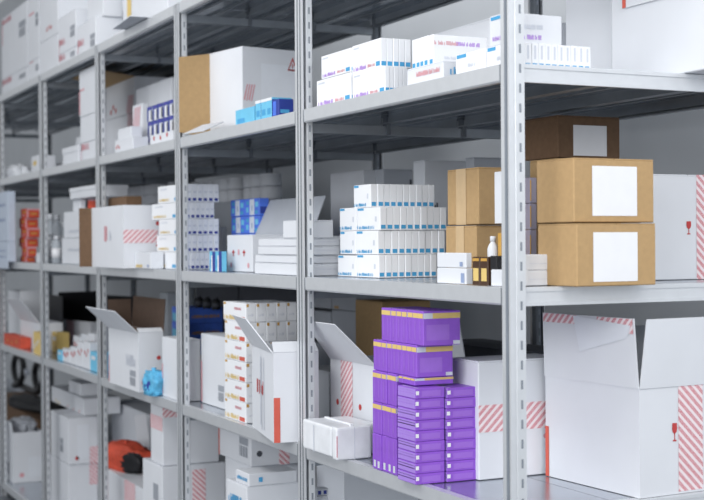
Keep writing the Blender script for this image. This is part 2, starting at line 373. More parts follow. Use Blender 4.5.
def hose(it):
    mb = MB(); r = .026; path = []                                   # one continuous hose: a loop, a bridge, another loop
    for q, (cx, rx, rz) in enumerate(it['loops']):
        for i in range(36):
            a = -math.pi/2+i*2*math.pi/36*1.02
            path.append(Vector((cx+rx*math.cos(a), .03*math.sin(a*.5)+.02*q, .0+rz*math.sin(a))))
    rings = []
    for i, p in enumerate(path):
        tg = (path[min(i+1, len(path)-1)]-path[max(i-1, 0)]).normalized(); u = tg.cross(Vector((0, 1, 0))).normalized(); v = tg.cross(u)
        rings.append([p+(u*math.cos(k*math.pi/4)+v*math.sin(k*math.pi/4))*r for k in range(8)])
    base = len(mb.v); mb.v += [tuple(p) for rg in rings for p in rg]
    for i in range(len(rings)-1):
        for k in range(8):
            mb.f.append((base+i*8+k, base+i*8+(k+1) % 8, base+(i+1)*8+(k+1) % 8, base+(i+1)*8+k)); mb.m.append(it['m']); mb.uv.append([(0, 0)]*4)
    o = mb.build(it['n'], smooth=True)
    cb = MB(); cb.lathe([(.03,0),(.032,.02),(.028,.05)], 'silver', 12, (it['loops'][0][0]+it['loops'][0][1], .02, -.02)); cb.build('coupling', o, smooth=True)
    o.location = it['loc']; return tag(o, it['l'], it['c'], it['g'])

# ------------------------------------------------------------------ the shelving rack
W, D, NB = 1.15, .866, 7
LEVELS = [2.4532, 1.9446, 1.4445, .9403, .0915]
def rack():
    root = bpy.data.objects.new('shelving_rack', None); COL.objects.link(root)
    tag(root, 'long galvanized steel shelving rack holding the cartons on five levels', 'shelving rack')
    front, front0, back = {}, None, None
    def post_mesh(w, sd, back, tall):
        mb = MB(); s = -1 if back else 1; g = 'galvanized'
        if w > .04: prof = [(0,0),(.014,0),(.016,.004),(.020,.004),(.022,0),(.034,0),(.036,.004),(.040,.004),(.042,0),(w,0),(w,.003),(.012,.005),(.012,.012),(w-.004,.013),(w,.015),(w,sd-.003),(w-.003,sd),(.02,sd),(0,.028)]
        else: prof = [(0,0),(.014,0),(.017,.007),(.023,.007),(.026,.001),(w,.001),(w,sd*.30),(w-.0015,sd*.32),(w-.0015,sd*.42),(w,sd*.44),(w,sd),(w-.004,sd),(w-.004,.012),(0,.012)]
        prof = [(x, s*y) for x, y in prof]
        if back: prof = prof[::-1]
        mats = [g]*len(prof)  # groove faces below are coloured darker to stand for their shade
        if w > .04: mats[1:4] = ['clip_and_groove_shade']*3; mats[5:8] = ['clip_and_groove_shade']*3
        else: mats[1:4] = ['slot', 'clip_and_groove_shade', 'slot']
        mb.prism(prof, 0, tall, g, mats)
        z = .03; xs = w
        while z < tall-.05:                                              # the row of slots down the side
            y0, y1 = (sd*.58, sd*.74) if w > .04 else (sd*.66, sd*.79)
            P = [(xs+.0006, s*y0, z), (xs+.0006, s*y1, z), (xs+.0006, s*y1, z+.02), (xs+.0006, s*y0, z+.02)]
            mb.quad(P if not back else P[::-1], 'slot'); z += .044
        return mb.mesh('post')
    m_mid, m_end, m_back = post_mesh(.055, .034, False, 2.4535), post_mesh(.032, .042, False, 2.4535), post_mesh(.045, .034, True, 2.4535)
    for k in range(NB+1):
        for me, y in ((m_end if k == 0 else m_mid, 0), (m_back, D)):
            p = link('post', me, root); p.location = (-W*k, y, 0)
            fb = MB(); fb.box((-.006, -.006 if y == 0 else -.046, 0), (.06, .046 if y == 0 else .006, .006), 'steel_dark'); fb.build('foot', p, bevel=.001)
    cache = {}
    def rep(key, fn, loc):
        if key not in cache: cache[key] = fn()
        o = link(key, cache[key], root); o.location = loc; return o
    def front_beam():
        mb = MB(); x0, x1 = -W+.057, -.002
        prof = [(0,0),(.001,-.036),(.004,-.040),(.018,-.040),(.018,-.037),(.005,-.036),(.004,-.003),(.022,-.002),(.022,0)]   # (y,z): a folded lip
        n = len(prof)
        for i in range(n):
            j = (i+1) % n; a, b = prof[i], prof[j]; mb.quad([(x0,a[0],a[1]),(x0,b[0],b[1]),(x1,b[0],b[1]),(x1,a[0],a[1])], 'galvanized')
        for x in (x0, x1): mb.quad([(x, y, z) for y, z in (prof if x == x0 else prof[::-1])], 'galvanized')
        for x in (x0, x1-.004): mb.box((x, -.0008, -.039), (x+.004, .0002, -.001), 'steel_dark')
        return mb.mesh('front_beam')
    def rear_beam():
        mb = MB(); mb.box((-W+.05, D-.022, -.040), (-.002, D-.018, 0), 'steel_dark'); mb.box((-W+.05, D-.04, -.040), (-.002, D-.022, -.037), 'steel_dark'); return mb.mesh('rear_beam')
    def side_beam():
        mb = MB(); mb.box((.004, .036, -.066), (.034, D-.036, -.0405), 'steel_dark'); mb.box((.008, .036, -.0405), (.03, D-.036, -.038), 'steel_dark'); return mb.mesh('side_beam')
    def end_beam():
        mb = MB(); y0, y1 = .043, D-.036
        mb.box((.020, y0, -.042), (.0235, y1, 0), 'galvanized'); mb.box((.0, y0, -.003), (.020, y1, 0), 'galvanized'); mb.box((.0235, y0, -.042), (.029, y1, -.034), 'galvanized'); mb.box((.0235, y0, -.010), (.027, y1, -.002), 'galvanized'); return mb.mesh('end_beam')
    def plank():
        mb = MB(); x0, x1 = -W+.003, -.003; y1 = (D-.05)/3-.002
        mb.box((x0, 0, -.0025), (x1, y1, -.0005), 'zinc')
        for a in (0, y1-.002): mb.box((x0, a, -.032), (x1, a+.002, -.0025), 'steel_dark')
        for a in (.002, y1-.014): mb.box((x0, a, -.032), (x1, a+.012, -.030), 'steel_dark')
        for a in (.09, .17): mb.box((x0, a, -.010), (x1, a+.014, -.0025), 'steel_dark')
        return mb.mesh('shelf_plank')
    def clip():
        mb = MB(); mb.box((.012, -.006, -.066), (.042, .006, -.004), 'clip_and_groove_shade'); mb.box((.006, -.009, -.012), (.046, .009, -.004), 'clip_and_groove_shade'); return mb.mesh('clip')
    for zl in LEVELS:
        for k in range(NB):
            x = -W*k; rep('front_beam', front_beam, (x, .001, zl)); rep('rear_beam', rear_beam, (x, 0, zl))
            for j in range(3): rep('shelf_plank', plank, (x, .024+j*(D-.05)/3, zl))
            if k == 0: rep('end_beam', end_beam, (0, 0, zl))
            rep('side_beam', side_beam, (x-W, 0, zl))
            for j in (1, 2): rep('clip', clip, (x-W, .024+j*(D-.05)/3, zl))
rack()

# ------------------------------------------------------------------ the room
mb = MB(); mb.box((-20, -9, -.1), (9, 1.3, 0), 'floor_paint'); struct(mb.build('floor'))
mb = MB(); mb.box((-20, 1.3, -.1), (9, 1.4, 4.2), 'wall_paint'); struct(mb.build('wall_back'))
mb = MB(); mb.box((-20, 1.285, 0), (9, 1.3, .1), 'grey'); struct(mb.build('baseboard_back', bevel=.004))

ITEMS = [
{'t': 'carton', 'n': 'white_carton', 'l': 'white carton with red corner lines, bottom of the leftmost stack on the top shelf', 'c': 'carton', 'loc': [-5.0551, 0.04, 2.4542], 'rz': 0, 'dim': [0.7294, 0.5, 0.1066], 'm': 'white', 'dec': [['redcorner', 'F', 0.03, 0.55, 0.4, 0.97], ['barcode', 'F', 0.7, 0.5, 0.94, 0.74]], 'fl': [], 'op': None, 'inn': 'kraft', 'lid': 0},
{'t': 'carton', 'n': 'white_carton', 'l': 'white carton with red corner lines, upper one of the leftmost top shelf stack', 'c': 'carton', 'loc': [-5.0507, 0.04, 2.5618], 'rz': 0, 'dim': [0.7289, 0.5, 0.3732], 'm': 'white', 'dec': [['redcorner', 'F', 0.03, 0.55, 0.4, 0.97], ['barcode', 'F', 0.7, 0.5, 0.94, 0.74]], 'fl': [], 'op': None, 'inn': 'kraft', 'lid': 0},
{'t': 'carton', 'n': 'white_carton', 'l': 'narrow white carton, lower of the second stack from the left on the top shelf', 'c': 'carton', 'loc': [-4.7183, 0.03, 2.4542], 'rz': 0, 'dim': [0.2641, 0.4, 0.1139], 'm': 'white', 'dec': [['print', 'F', 0.1, 0.92, 0.5, 0.96, 'pinkred'], ['barcode', 'F', 0.72, 0.4, 0.97, 0.7]], 'fl': [], 'op': None, 'inn': 'kraft', 'lid': 0},
{'t': 'carton', 'n': 'white_carton', 'l': 'narrow white carton, upper of the second stack from the left on the top shelf', 'c': 'carton', 'loc': [-4.7139, 0.03, 2.5691], 'rz': 0, 'dim': [0.2639, 0.4, 0.3523], 'm': 'white', 'dec': [['print', 'F', 0.1, 0.72, 0.6, 0.75, 'pinkred'], ['barcode', 'F', 0.72, 0.5, 0.97, 0.7]], 'fl': [], 'op': None, 'inn': 'kraft', 'lid': 0},
{'t': 'carton', 'n': 'white_carton', 'l': 'bright white carton, lower of the stack right of the narrow cartons on the top shelf', 'c': 'carton', 'loc': [-4.2726, 0.028, 2.4542], 'rz': 0, 'dim': [0.4126, 0.35, 0.1799], 'm': 'white', 'dec': [], 'fl': [], 'op': None, 'inn': 'kraft', 'lid': 0},
{'t': 'carton', 'n': 'white_carton', 'l': 'bright white carton with a red dot, upper of the stack right of the narrow cartons', 'c': 'carton', 'loc': [-4.266, 0.028, 2.6351], 'rz': 0, 'dim': [0.4121, 0.35, 0.2961], 'm': 'white', 'dec': [['dots', 'F', 0.35, 0.12, 0.7, 0.25, 'red']], 'fl': [], 'op': None, 'inn': 'kraft', 'lid': 0},
{'t': 'carton', 'n': 'white_carton', 'l': 'white carton with red corner print, lower one left of centre on the top shelf', 'c': 'carton', 'loc': [-3.8688, 0.02, 2.4542], 'rz': 0, 'dim': [0.3594, 0.3, 0.0576], 'm': 'white', 'dec': [['redcorner', 'F', 0.04, 0.5, 0.4, 0.95], ['barcode', 'F', 0.7, 0.3, 0.95, 0.7]], 'fl': [], 'op': None, 'inn': 'kraft', 'lid': 0},
{'t': 'carton', 'n': 'white_carton', 'l': 'white carton with red print and barcode, stacked second left of the third post', 'c': 'carton', 'loc': [-3.8668, 0.02, 2.5128], 'rz': 0, 'dim': [0.3592, 0.3, 0.1836], 'm': 'white', 'dec': [['redcorner', 'F', 0.04, 0.0, 0.4, 0.4], ['barcode', 'F', 0.7, 0.3, 0.95, 0.6]], 'fl': [], 'op': None, 'inn': 'kraft', 'lid': 0},
{'t': 'carton', 'n': 'white_carton', 'l': 'wide white carton with red corner print above the third post on the top shelf', 'c': 'carton', 'loc': [-3.498, 0.02, 2.4542], 'rz': 0, 'dim': [0.3513, 0.1279, 0.1457], 'm': 'white', 'dec': [['redcorner', 'F', 0.05, 0.1, 0.4, 0.52], ['barcode', 'F', 0.72, 0.1, 0.95, 0.5]], 'fl': [], 'op': None, 'inn': 'kraft', 'lid': 0},
{'t': 'carton', 'n': 'white_carton', 'l': 'bright white carton lying on top of the wide carton above the third post', 'c': 'carton', 'loc': [-3.4826, 0.05, 2.6009], 'rz': 0, 'dim': [0.2692, 0.09, 0.1278], 'm': 'white', 'dec': [], 'fl': [], 'op': None, 'inn': 'kraft', 'lid': 0},
{'t': 'carton', 'n': 'white_carton', 'l': 'white carton with a yellow strip behind the grey sheet on the top shelf', 'c': 'carton', 'loc': [-2.7391, 0.12, 2.4542], 'rz': 0, 'dim': [0.6538, 0.35, 0.2857], 'm': 'white', 'dec': [['strip', 'F', 0.1, 0.3, 0.2, 0.75, 'yellow']], 'fl': [], 'op': None, 'inn': 'kraft', 'lid': 0},
{'t': 'sheet', 'n': 'cardboard_sheet', 'l': 'flat grey cardboard sheet sticking out over the top shelf edge', 'c': 'sheet', 'loc': [-2.8, 0.0, 2.4572], 'dim': [0.34, 0.12, 0.004], 'rz': -4, 'm': 'greycard'},
{'t': 'carton', 'n': 'white_carton', 'l': 'white carton with red dots and a low profile at the top shelf edge', 'c': 'carton', 'loc': [-2.9824, 0.008, 2.4542], 'rz': 0, 'dim': [0.2026, 0.03, 0.013], 'm': 'white', 'dec': [['dots', 'F', 0.2, 0.3, 0.6, 0.7, 'red']], 'fl': [], 'op': None, 'inn': 'kraft', 'lid': 0},
{'t': 'small', 'n': 'medicine_carton', 'l': 'white purple-print carton, first from the front, lower leftmost row of the upper shelf', 'c': 'carton', 'g': 'purple printed medicine cartons on the upper shelf', 'loc': [-0.8283, 0.03, 1.9456], 'rz': 0, 'dim': [0.231, 0.0294, 0.0801], 'st': 'purpletext'},
{'t': 'small', 'n': 'medicine_carton', 'l': 'white purple-print carton, second from the front, lower leftmost row of the upper shelf', 'c': 'carton', 'g': 'purple printed medicine cartons on the upper shelf', 'loc': [-0.8287, 0.06, 1.9456], 'rz': 0, 'dim': [0.231, 0.0294, 0.0801], 'st': 'purpletext'},
{'t': 'small', 'n': 'medicine_carton', 'l': 'white purple-print carton, third from the front, lower leftmost row of the upper shelf', 'c': 'carton', 'g': 'purple printed medicine cartons on the upper shelf', 'loc': [-0.8278, 0.09, 1.9456], 'rz': 0, 'dim': [0.231, 0.0294, 0.0801], 'st': 'purpletext'},
{'t': 'small', 'n': 'medicine_carton', 'l': 'white purple-print carton, fourth from the front, lower leftmost row of the upper shelf', 'c': 'carton', 'g': 'purple printed medicine cartons on the upper shelf', 'loc': [-0.8285, 0.12, 1.9456], 'rz': 0, 'dim': [0.231, 0.0294, 0.0801], 'st': 'purpletext'},
{'t': 'small', 'n': 'medicine_carton', 'l': 'white purple-print carton, first from the front, upper leftmost row of the upper shelf', 'c': 'carton', 'g': 'purple printed medicine cartons on the upper shelf', 'loc': [-0.8275, 0.03, 2.0267], 'rz': 0, 'dim': [0.1981, 0.0244, 0.0675], 'st': 'purpletext'},
{'t': 'small', 'n': 'medicine_carton', 'l': 'white purple-print carton, second from the front, upper leftmost row of the upper shelf', 'c': 'carton', 'g': 'purple printed medicine cartons on the upper shelf', 'loc': [-0.8265, 0.055, 2.0267], 'rz': 0, 'dim': [0.1981, 0.0244, 0.0675], 'st': 'purpletext'},
{'t': 'small', 'n': 'medicine_carton', 'l': 'white purple-print carton, third from the front, upper leftmost row of the upper shelf', 'c': 'carton', 'g': 'purple printed medicine cartons on the upper shelf', 'loc': [-0.8249, 0.08, 2.0267], 'rz': 0, 'dim': [0.1981, 0.0244, 0.0675], 'st': 'purpletext'},
{'t': 'small', 'n': 'medicine_carton', 'l': 'white purple-print carton, fourth from the front, upper leftmost row of the upper shelf', 'c': 'carton', 'g': 'purple printed medicine cartons on the upper shelf', 'loc': [-0.8253, 0.105, 2.0267], 'rz': 0, 'dim': [0.1981, 0.0244, 0.0675], 'st': 'purpletext'},
{'t': 'small', 'n': 'medicine_carton', 'l': 'white purple-print carton, first from the front, lower row left of the two-tier flat box', 'c': 'carton', 'g': 'purple printed medicine cartons on the upper shelf', 'loc': [-0.619, 0.03, 1.9456], 'rz': 0, 'dim': [0.1981, 0.0133, 0.0728], 'st': 'purpletext'},
{'t': 'small', 'n': 'medicine_carton', 'l': 'white purple-print carton, second from the front, lower row left of the two-tier flat box', 'c': 'carton', 'g': 'purple printed medicine cartons on the upper shelf', 'loc': [-0.6206, 0.0439, 1.9456], 'rz': 0, 'dim': [0.1981, 0.0133, 0.0728], 'st': 'purpletext'},
{'t': 'small', 'n': 'medicine_carton', 'l': 'white purple-print carton, third from the front, lower row left of the two-tier flat box', 'c': 'carton', 'g': 'purple printed medicine cartons on the upper shelf', 'loc': [-0.6197, 0.0579, 1.9456], 'rz': 0, 'dim': [0.1981, 0.0133, 0.0728], 'st': 'purpletext'},
{'t': 'small', 'n': 'medicine_carton', 'l': 'white purple-print carton, fourth from the front, lower row left of the two-tier flat box', 'c': 'carton', 'g': 'purple printed medicine cartons on the upper shelf', 'loc': [-0.6204, 0.0718, 1.9456], 'rz': 0, 'dim': [0.1981, 0.0133, 0.0728], 'st': 'purpletext'},
{'t': 'small', 'n': 'medicine_carton', 'l': 'white purple-print carton, fifth from the front, lower row left of the two-tier flat box', 'c': 'carton', 'g': 'purple printed medicine cartons on the upper shelf', 'loc': [-0.6208, 0.0857, 1.9456], 'rz': 0, 'dim': [0.1981, 0.0133, 0.0728], 'st': 'purpletext'},
{'t': 'small', 'n': 'medicine_carton', 'l': 'white purple-print carton, first from the front, upper row of second stack on upper shelf', 'c': 'carton', 'g': 'purple printed medicine cartons on the upper shelf', 'loc': [-0.6529, 0.035, 2.0194], 'rz': 0, 'dim': [0.1752, 0.0177, 0.0784], 'st': 'purpletext'},
{'t': 'small', 'n': 'medicine_carton', 'l': 'white purple-print carton, second from the front, upper row of second stack on upper shelf', 'c': 'carton', 'g': 'purple printed medicine cartons on the upper shelf', 'loc': [-0.6526, 0.0533, 2.0194], 'rz': 0, 'dim': [0.1752, 0.0177, 0.0784], 'st': 'purpletext'},
{'t': 'small', 'n': 'medicine_carton', 'l': 'white purple-print carton, third from the front, upper row of second stack on upper shelf', 'c': 'carton', 'g': 'purple printed medicine cartons on the upper shelf', 'loc': [-0.6504, 0.0717, 2.0194], 'rz': 0, 'dim': [0.1752, 0.0177, 0.0784], 'st': 'purpletext'},
{'t': 'small', 'n': 'medicine_carton', 'l': 'white purple-print carton, fourth from the front, upper row of second stack on upper shelf', 'c': 'carton', 'g': 'purple printed medicine cartons on the upper shelf', 'loc': [-0.6507, 0.09, 2.0194], 'rz': 0, 'dim': [0.1752, 0.0177, 0.0784], 'st': 'purpletext'},
{'t': 'small', 'n': 'medicine_carton', 'l': 'white purple-print carton, fifth from the front, upper row of second stack on upper shelf', 'c': 'carton', 'g': 'purple printed medicine cartons on the upper shelf', 'loc': [-0.6508, 0.1084, 2.0194], 'rz': 0, 'dim': [0.1752, 0.0177, 0.0784], 'st': 'purpletext'},
{'t': 'carton', 'n': 'flat_white_carton', 'l': 'flat white carton with pink lettering lying under the row of five upright cartons', 'c': 'carton', 'loc': [-0.3099, 0.03, 1.9456], 'rz': 0, 'dim': [0.1863, 0.2, 0.047], 'm': 'white', 'dec': [['text', 'F', 0.28, 0.45, 0.92, 0.72, 'pinkred'], ['text', 'S', 0.1, 0.3, 0.4, 0.7, 'blue']], 'fl': [], 'op': None, 'inn': 'kraft', 'lid': 0},
{'t': 'small', 'n': 'medicine_carton', 'l': 'white carton with purple side lettering, first from the right above the flat carton', 'c': 'carton', 'g': 'upright cartons above the flat carton', 'loc': [-0.3946, 0.0512, 1.9936], 'rz': 0, 'dim': [0.0219, 0.1592, 0.0775], 'st': 'bigside'},
{'t': 'small', 'n': 'medicine_carton', 'l': 'white carton with purple side lettering, second from the right above the flat carton', 'c': 'carton', 'g': 'upright cartons above the flat carton', 'loc': [-0.417, 0.0488, 1.9936], 'rz': 0, 'dim': [0.0219, 0.1592, 0.0775], 'st': 'bigside'},
{'t': 'small', 'n': 'medicine_carton', 'l': 'white carton with purple side lettering, third from the right above the flat carton', 'c': 'carton', 'g': 'upright cartons above the flat carton', 'loc': [-0.4395, 0.0492, 1.9936], 'rz': 0, 'dim': [0.0219, 0.1592, 0.0775], 'st': 'bigside'},
{'t': 'small', 'n': 'medicine_carton', 'l': 'white carton with purple side lettering, fourth from the right above the flat carton', 'c': 'carton', 'g': 'upright cartons above the flat carton', 'loc': [-0.462, 0.0505, 1.9936], 'rz': 0, 'dim': [0.0219, 0.1592, 0.0775], 'st': 'bigside'},
{'t': 'small', 'n': 'medicine_carton', 'l': 'white carton with purple side lettering, fifth from the right above the flat carton', 'c': 'carton', 'g': 'upright cartons above the flat carton', 'loc': [-0.4844, 0.0509, 1.9936], 'rz': 0, 'dim': [0.0219, 0.1592, 0.0775], 'st': 'bigside'},
{'t': 'carton', 'n': 'white_carton', 'l': 'large greyish white carton standing behind the upright purple-lettered cartons', 'c': 'carton', 'loc': [-0.6394, 0.38, 1.9456], 'rz': 0, 'dim': [0.3905, 0.3, 0.2287], 'm': 'white', 'dec': [], 'fl': [], 'op': None, 'inn': 'kraft', 'lid': 0},
{'t': 'small', 'n': 'medicine_carton', 'l': 'slim white blue-marked carton, first from the front, row behind the nearest post', 'c': 'carton', 'g': 'slim cartons behind the nearest post', 'loc': [-0.0063, 0.035, 1.9456], 'rz': 0, 'dim': [0.1086, 0.0175, 0.0518], 'st': 'blueend'},
{'t': 'small', 'n': 'medicine_carton', 'l': 'slim white blue-marked carton, second from the front, row behind the nearest post', 'c': 'carton', 'g': 'slim cartons behind the nearest post', 'loc': [-0.0062, 0.0531, 1.9456], 'rz': 0, 'dim': [0.1086, 0.0175, 0.0518], 'st': 'blueend'},
{'t': 'small', 'n': 'medicine_carton', 'l': 'slim white blue-marked carton, third from the front, row behind the nearest post', 'c': 'carton', 'g': 'slim cartons behind the nearest post', 'loc': [-0.0086, 0.0711, 1.9456], 'rz': 0, 'dim': [0.1086, 0.0175, 0.0518], 'st': 'blueend'},
{'t': 'small', 'n': 'medicine_carton', 'l': 'slim white blue-marked carton, fourth from the front, row behind the nearest post', 'c': 'carton', 'g': 'slim cartons behind the nearest post', 'loc': [-0.0071, 0.0892, 1.9456], 'rz': 0, 'dim': [0.1086, 0.0175, 0.0518], 'st': 'blueend'},
{'t': 'small', 'n': 'medicine_carton', 'l': 'slim white blue-marked carton, fifth from the front, row behind the nearest post', 'c': 'carton', 'g': 'slim cartons behind the nearest post', 'loc': [-0.0069, 0.1073, 1.9456], 'rz': 0, 'dim': [0.1086, 0.0175, 0.0518], 'st': 'blueend'},
{'t': 'small', 'n': 'medicine_carton', 'l': 'slim white blue-marked carton, sixth from the front, row behind the nearest post', 'c': 'carton', 'g': 'slim cartons behind the nearest post', 'loc': [-0.0074, 0.1253, 1.9456], 'rz': 0, 'dim': [0.1086, 0.0175, 0.0518], 'st': 'blueend'},
{'t': 'small', 'n': 'medicine_carton', 'l': 'slim white blue-marked carton, seventh from the front, row behind the nearest post', 'c': 'carton', 'g': 'slim cartons behind the nearest post', 'loc': [-0.0083, 0.1434, 1.9456], 'rz': 0, 'dim': [0.1086, 0.0175, 0.0518], 'st': 'blueend'},
{'t': 'small', 'n': 'medicine_carton', 'l': 'slim white blue-marked carton, eighth from the front, row behind the nearest post', 'c': 'carton', 'g': 'slim cartons behind the nearest post', 'loc': [-0.0075, 0.1615, 1.9456], 'rz': 0, 'dim': [0.1086, 0.0175, 0.0518], 'st': 'blueend'},
{'t': 'small', 'n': 'medicine_carton', 'l': 'slim white blue-marked carton, ninth from the front, row behind the nearest post', 'c': 'carton', 'g': 'slim cartons behind the nearest post', 'loc': [-0.0086, 0.1795, 1.9456], 'rz': 0, 'dim': [0.1086, 0.0175, 0.0518], 'st': 'blueend'},
{'t': 'small', 'n': 'medicine_carton', 'l': 'slim white blue-marked carton, tenth from the front, row behind the nearest post', 'c': 'carton', 'g': 'slim cartons behind the nearest post', 'loc': [-0.0061, 0.1976, 1.9456], 'rz': 0, 'dim': [0.1086, 0.0175, 0.0518], 'st': 'blueend'},
{'t': 'small', 'n': 'medicine_carton', 'l': 'slim white blue-marked carton, eleventh from the front, row behind the nearest post', 'c': 'carton', 'g': 'slim cartons behind the nearest post', 'loc': [-0.0063, 0.2157, 1.9456], 'rz': 0, 'dim': [0.1086, 0.0175, 0.0518], 'st': 'blueend'},
{'t': 'small', 'n': 'medicine_carton', 'l': 'slim white blue-marked carton, twelfth from the front, row behind the nearest post', 'c': 'carton', 'g': 'slim cartons behind the nearest post', 'loc': [-0.0072, 0.2338, 1.9456], 'rz': 0, 'dim': [0.1086, 0.0175, 0.0518], 'st': 'blueend'},
{'t': 'small', 'n': 'medicine_carton', 'l': 'slim white blue-marked carton, first from front, left neighbour of row behind nearest post', 'c': 'carton', 'g': 'slim cartons beside the nearest post', 'loc': [-0.1188, 0.035, 1.9456], 'rz': 0, 'dim': [0.1374, 0.0214, 0.0533], 'st': 'blueend'},
{'t': 'small', 'n': 'medicine_carton', 'l': 'slim white blue-marked carton, second from front, left neighbour of row behind nearest post', 'c': 'carton', 'g': 'slim cartons beside the nearest post', 'loc': [-0.1169, 0.057, 1.9456], 'rz': 0, 'dim': [0.1374, 0.0214, 0.0533], 'st': 'blueend'},
{'t': 'small', 'n': 'medicine_carton', 'l': 'slim white blue-marked carton, third from front, left neighbour of row behind nearest post', 'c': 'carton', 'g': 'slim cartons beside the nearest post', 'loc': [-0.1179, 0.079, 1.9456], 'rz': 0, 'dim': [0.1374, 0.0214, 0.0533], 'st': 'blueend'},
{'t': 'small', 'n': 'medicine_carton', 'l': 'slim white blue-marked carton, fourth from front, left neighbour of row behind nearest post', 'c': 'carton', 'g': 'slim cartons beside the nearest post', 'loc': [-0.117, 0.101, 1.9456], 'rz': 0, 'dim': [0.1374, 0.0214, 0.0533], 'st': 'blueend'},
{'t': 'small', 'n': 'medicine_carton', 'l': 'slim white blue-marked carton, fifth from front, left neighbour of row behind nearest post', 'c': 'carton', 'g': 'slim cartons beside the nearest post', 'loc': [-0.1171, 0.123, 1.9456], 'rz': 0, 'dim': [0.1374, 0.0214, 0.0533], 'st': 'blueend'},
{'t': 'carton', 'n': 'white_carton', 'l': 'white carton with purple side lettering standing on the slim row behind the nearest post', 'c': 'carton', 'loc': [-0.0353, 0.04, 1.9984], 'rz': 0, 'dim': [0.0749, 0.1506, 0.0701], 'm': 'white', 'dec': [['text', 'S', 0.02, 0.16, 0.62, 0.32, 'purple'], ['text', 'S', 0.3, 0.5, 0.65, 0.66, 'pale'], ['print', 'F', 0.1, 0.85, 0.95, 0.96, 'blue'], ['text', 'F', 0.2, 0.15, 0.8, 0.3, 'purple']], 'fl': [], 'op': None, 'inn': 'kraft', 'lid': 0},
{'t': 'bag', 'n': 'clear_plastic_bag', 'l': 'crinkled clear plastic bag beside the second post on the upper shelf', 'c': 'bag', 'loc': [-1.045, 0.075, 1.9456], 'dim': [0.04, 0.04, 0.09], 'm': 'greyfilm', 'seed': 21},
{'t': 'carton', 'n': 'white_carton', 'l': 'tall white carton at the back of the upper shelf right of the slim cartons', 'c': 'carton', 'loc': [-0.3228, 0.55, 1.9456], 'rz': 0, 'dim': [0.2081, 0.2, 0.3935], 'm': 'white', 'dec': [], 'fl': [], 'op': None, 'inn': 'kraft', 'lid': 0},
{'t': 'carton', 'n': 'white_carton', 'l': 'large white carton with a lowered lid flap and red-orange strip, upper shelf right end', 'c': 'carton', 'loc': [0.1343, 0.5, 1.9456], 'rz': 0, 'dim': [0.3909, 0.3, 0.3168], 'm': 'white', 'dec': [['lidpanel', 'F', 0.135, 0.6, 1.0, 1.0], ['lidstrip', 'F', 0.135, 0.6, 0.172, 1.0, 'orange']], 'fl': [], 'op': None, 'inn': 'kraft', 'lid': 0},
{'t': 'carton', 'n': 'white_carton', 'l': 'large white carton lying on its side with open brown flaps, red warning triangle', 'c': 'carton', 'loc': [-1.9982, 0.16, 1.9456], 'rz': 10, 'dim': [0.241, 0.295, 0.3198], 'm': 'white', 'dec': [['triangle', 'S', 0.66, 0.76, 0.82, 0.92], ['stripes', 'S', 0.03, 0.38, 0.17, 0.57], ['labelpale', 'S', 0.27, 0.15, 0.98, 0.82]], 'fl': [['Lf', 80, 0.122, 'kraft', 0.88], ['Lbot', 2, 0.13, 'greycard', 1], ['Lt', -50, 0.09, 'white', 0.75]], 'op': 'left', 'inn': 'kraft', 'lid': 0},
{'t': 'sheet', 'n': 'cardboard_sheet', 'l': 'grey cardboard sheet leaning at the shelf edge before the open brown flaps', 'c': 'sheet', 'loc': [-2.1, 0.045, 1.9696], 'dim': [0.16, 0.09, 0.004], 'rz': 8, 'm': 'greycard', 'tiltx': 24},
{'t': 'bag', 'n': 'light_blue_packet', 'l': 'small light blue packet lying among the open brown flaps', 'c': 'packet', 'loc': [-2.4, 0.16, 1.9456], 'dim': [0.05, 0.04, 0.075], 'm': 'skyblue', 'seed': 3},
{'t': 'small', 'n': 'blue_pack', 'l': 'light blue pack lying at the shelf edge, first in front of the open carton', 'c': 'pack', 'g': 'light blue packs at the shelf edge', 'loc': [-1.5377, 0.02, 1.9456], 'rz': 0, 'dim': [0.1691, 0.0594, 0.052], 'st': 'skyfront'},
{'t': 'small', 'n': 'blue_pack', 'l': 'light blue pack with a white top, first from the right before the open carton', 'c': 'pack', 'g': 'light blue packs with white tops', 'loc': [-1.383, 0.0197, 1.9456], 'rz': 0, 'dim': [0.0465, 0.0693, 0.0658], 'st': 'skywhite'},
{'t': 'small', 'n': 'blue_pack', 'l': 'light blue pack with a white top, second from the right before the open carton', 'c': 'pack', 'g': 'light blue packs with white tops', 'loc': [-1.4301, 0.0204, 1.9456], 'rz': 0, 'dim': [0.0465, 0.0693, 0.0658], 'st': 'skywhite'},
{'t': 'small', 'n': 'blue_pack', 'l': 'light blue pack with a white top, third from the right before the open carton', 'c': 'pack', 'g': 'light blue packs with white tops', 'loc': [-1.4773, 0.0197, 1.9456], 'rz': 0, 'dim': [0.0465, 0.0693, 0.0658], 'st': 'skywhite'},
{'t': 'small', 'n': 'blue_pack', 'l': 'dark blue pack, first beside the second post on the upper shelf', 'c': 'pack', 'g': 'dark blue packs on the upper shelf', 'loc': [-1.3313, 0.022, 1.9456], 'rz': 0, 'dim': [0.0534, 0.0508, 0.0559], 'st': 'navy'},
{'t': 'carton', 'n': 'white_carton', 'l': 'greyish white carton with red stripes, lower of the pair behind the blue packs', 'c': 'carton', 'loc': [-3.9972, 0.35, 1.9456], 'rz': 0, 'dim': [0.5455, 0.35, 0.2686], 'm': 'white', 'dec': [['stripes', 'F', 0.75, 0.05, 0.95, 1.0]], 'fl': [], 'op': None, 'inn': 'kraft', 'lid': 0},
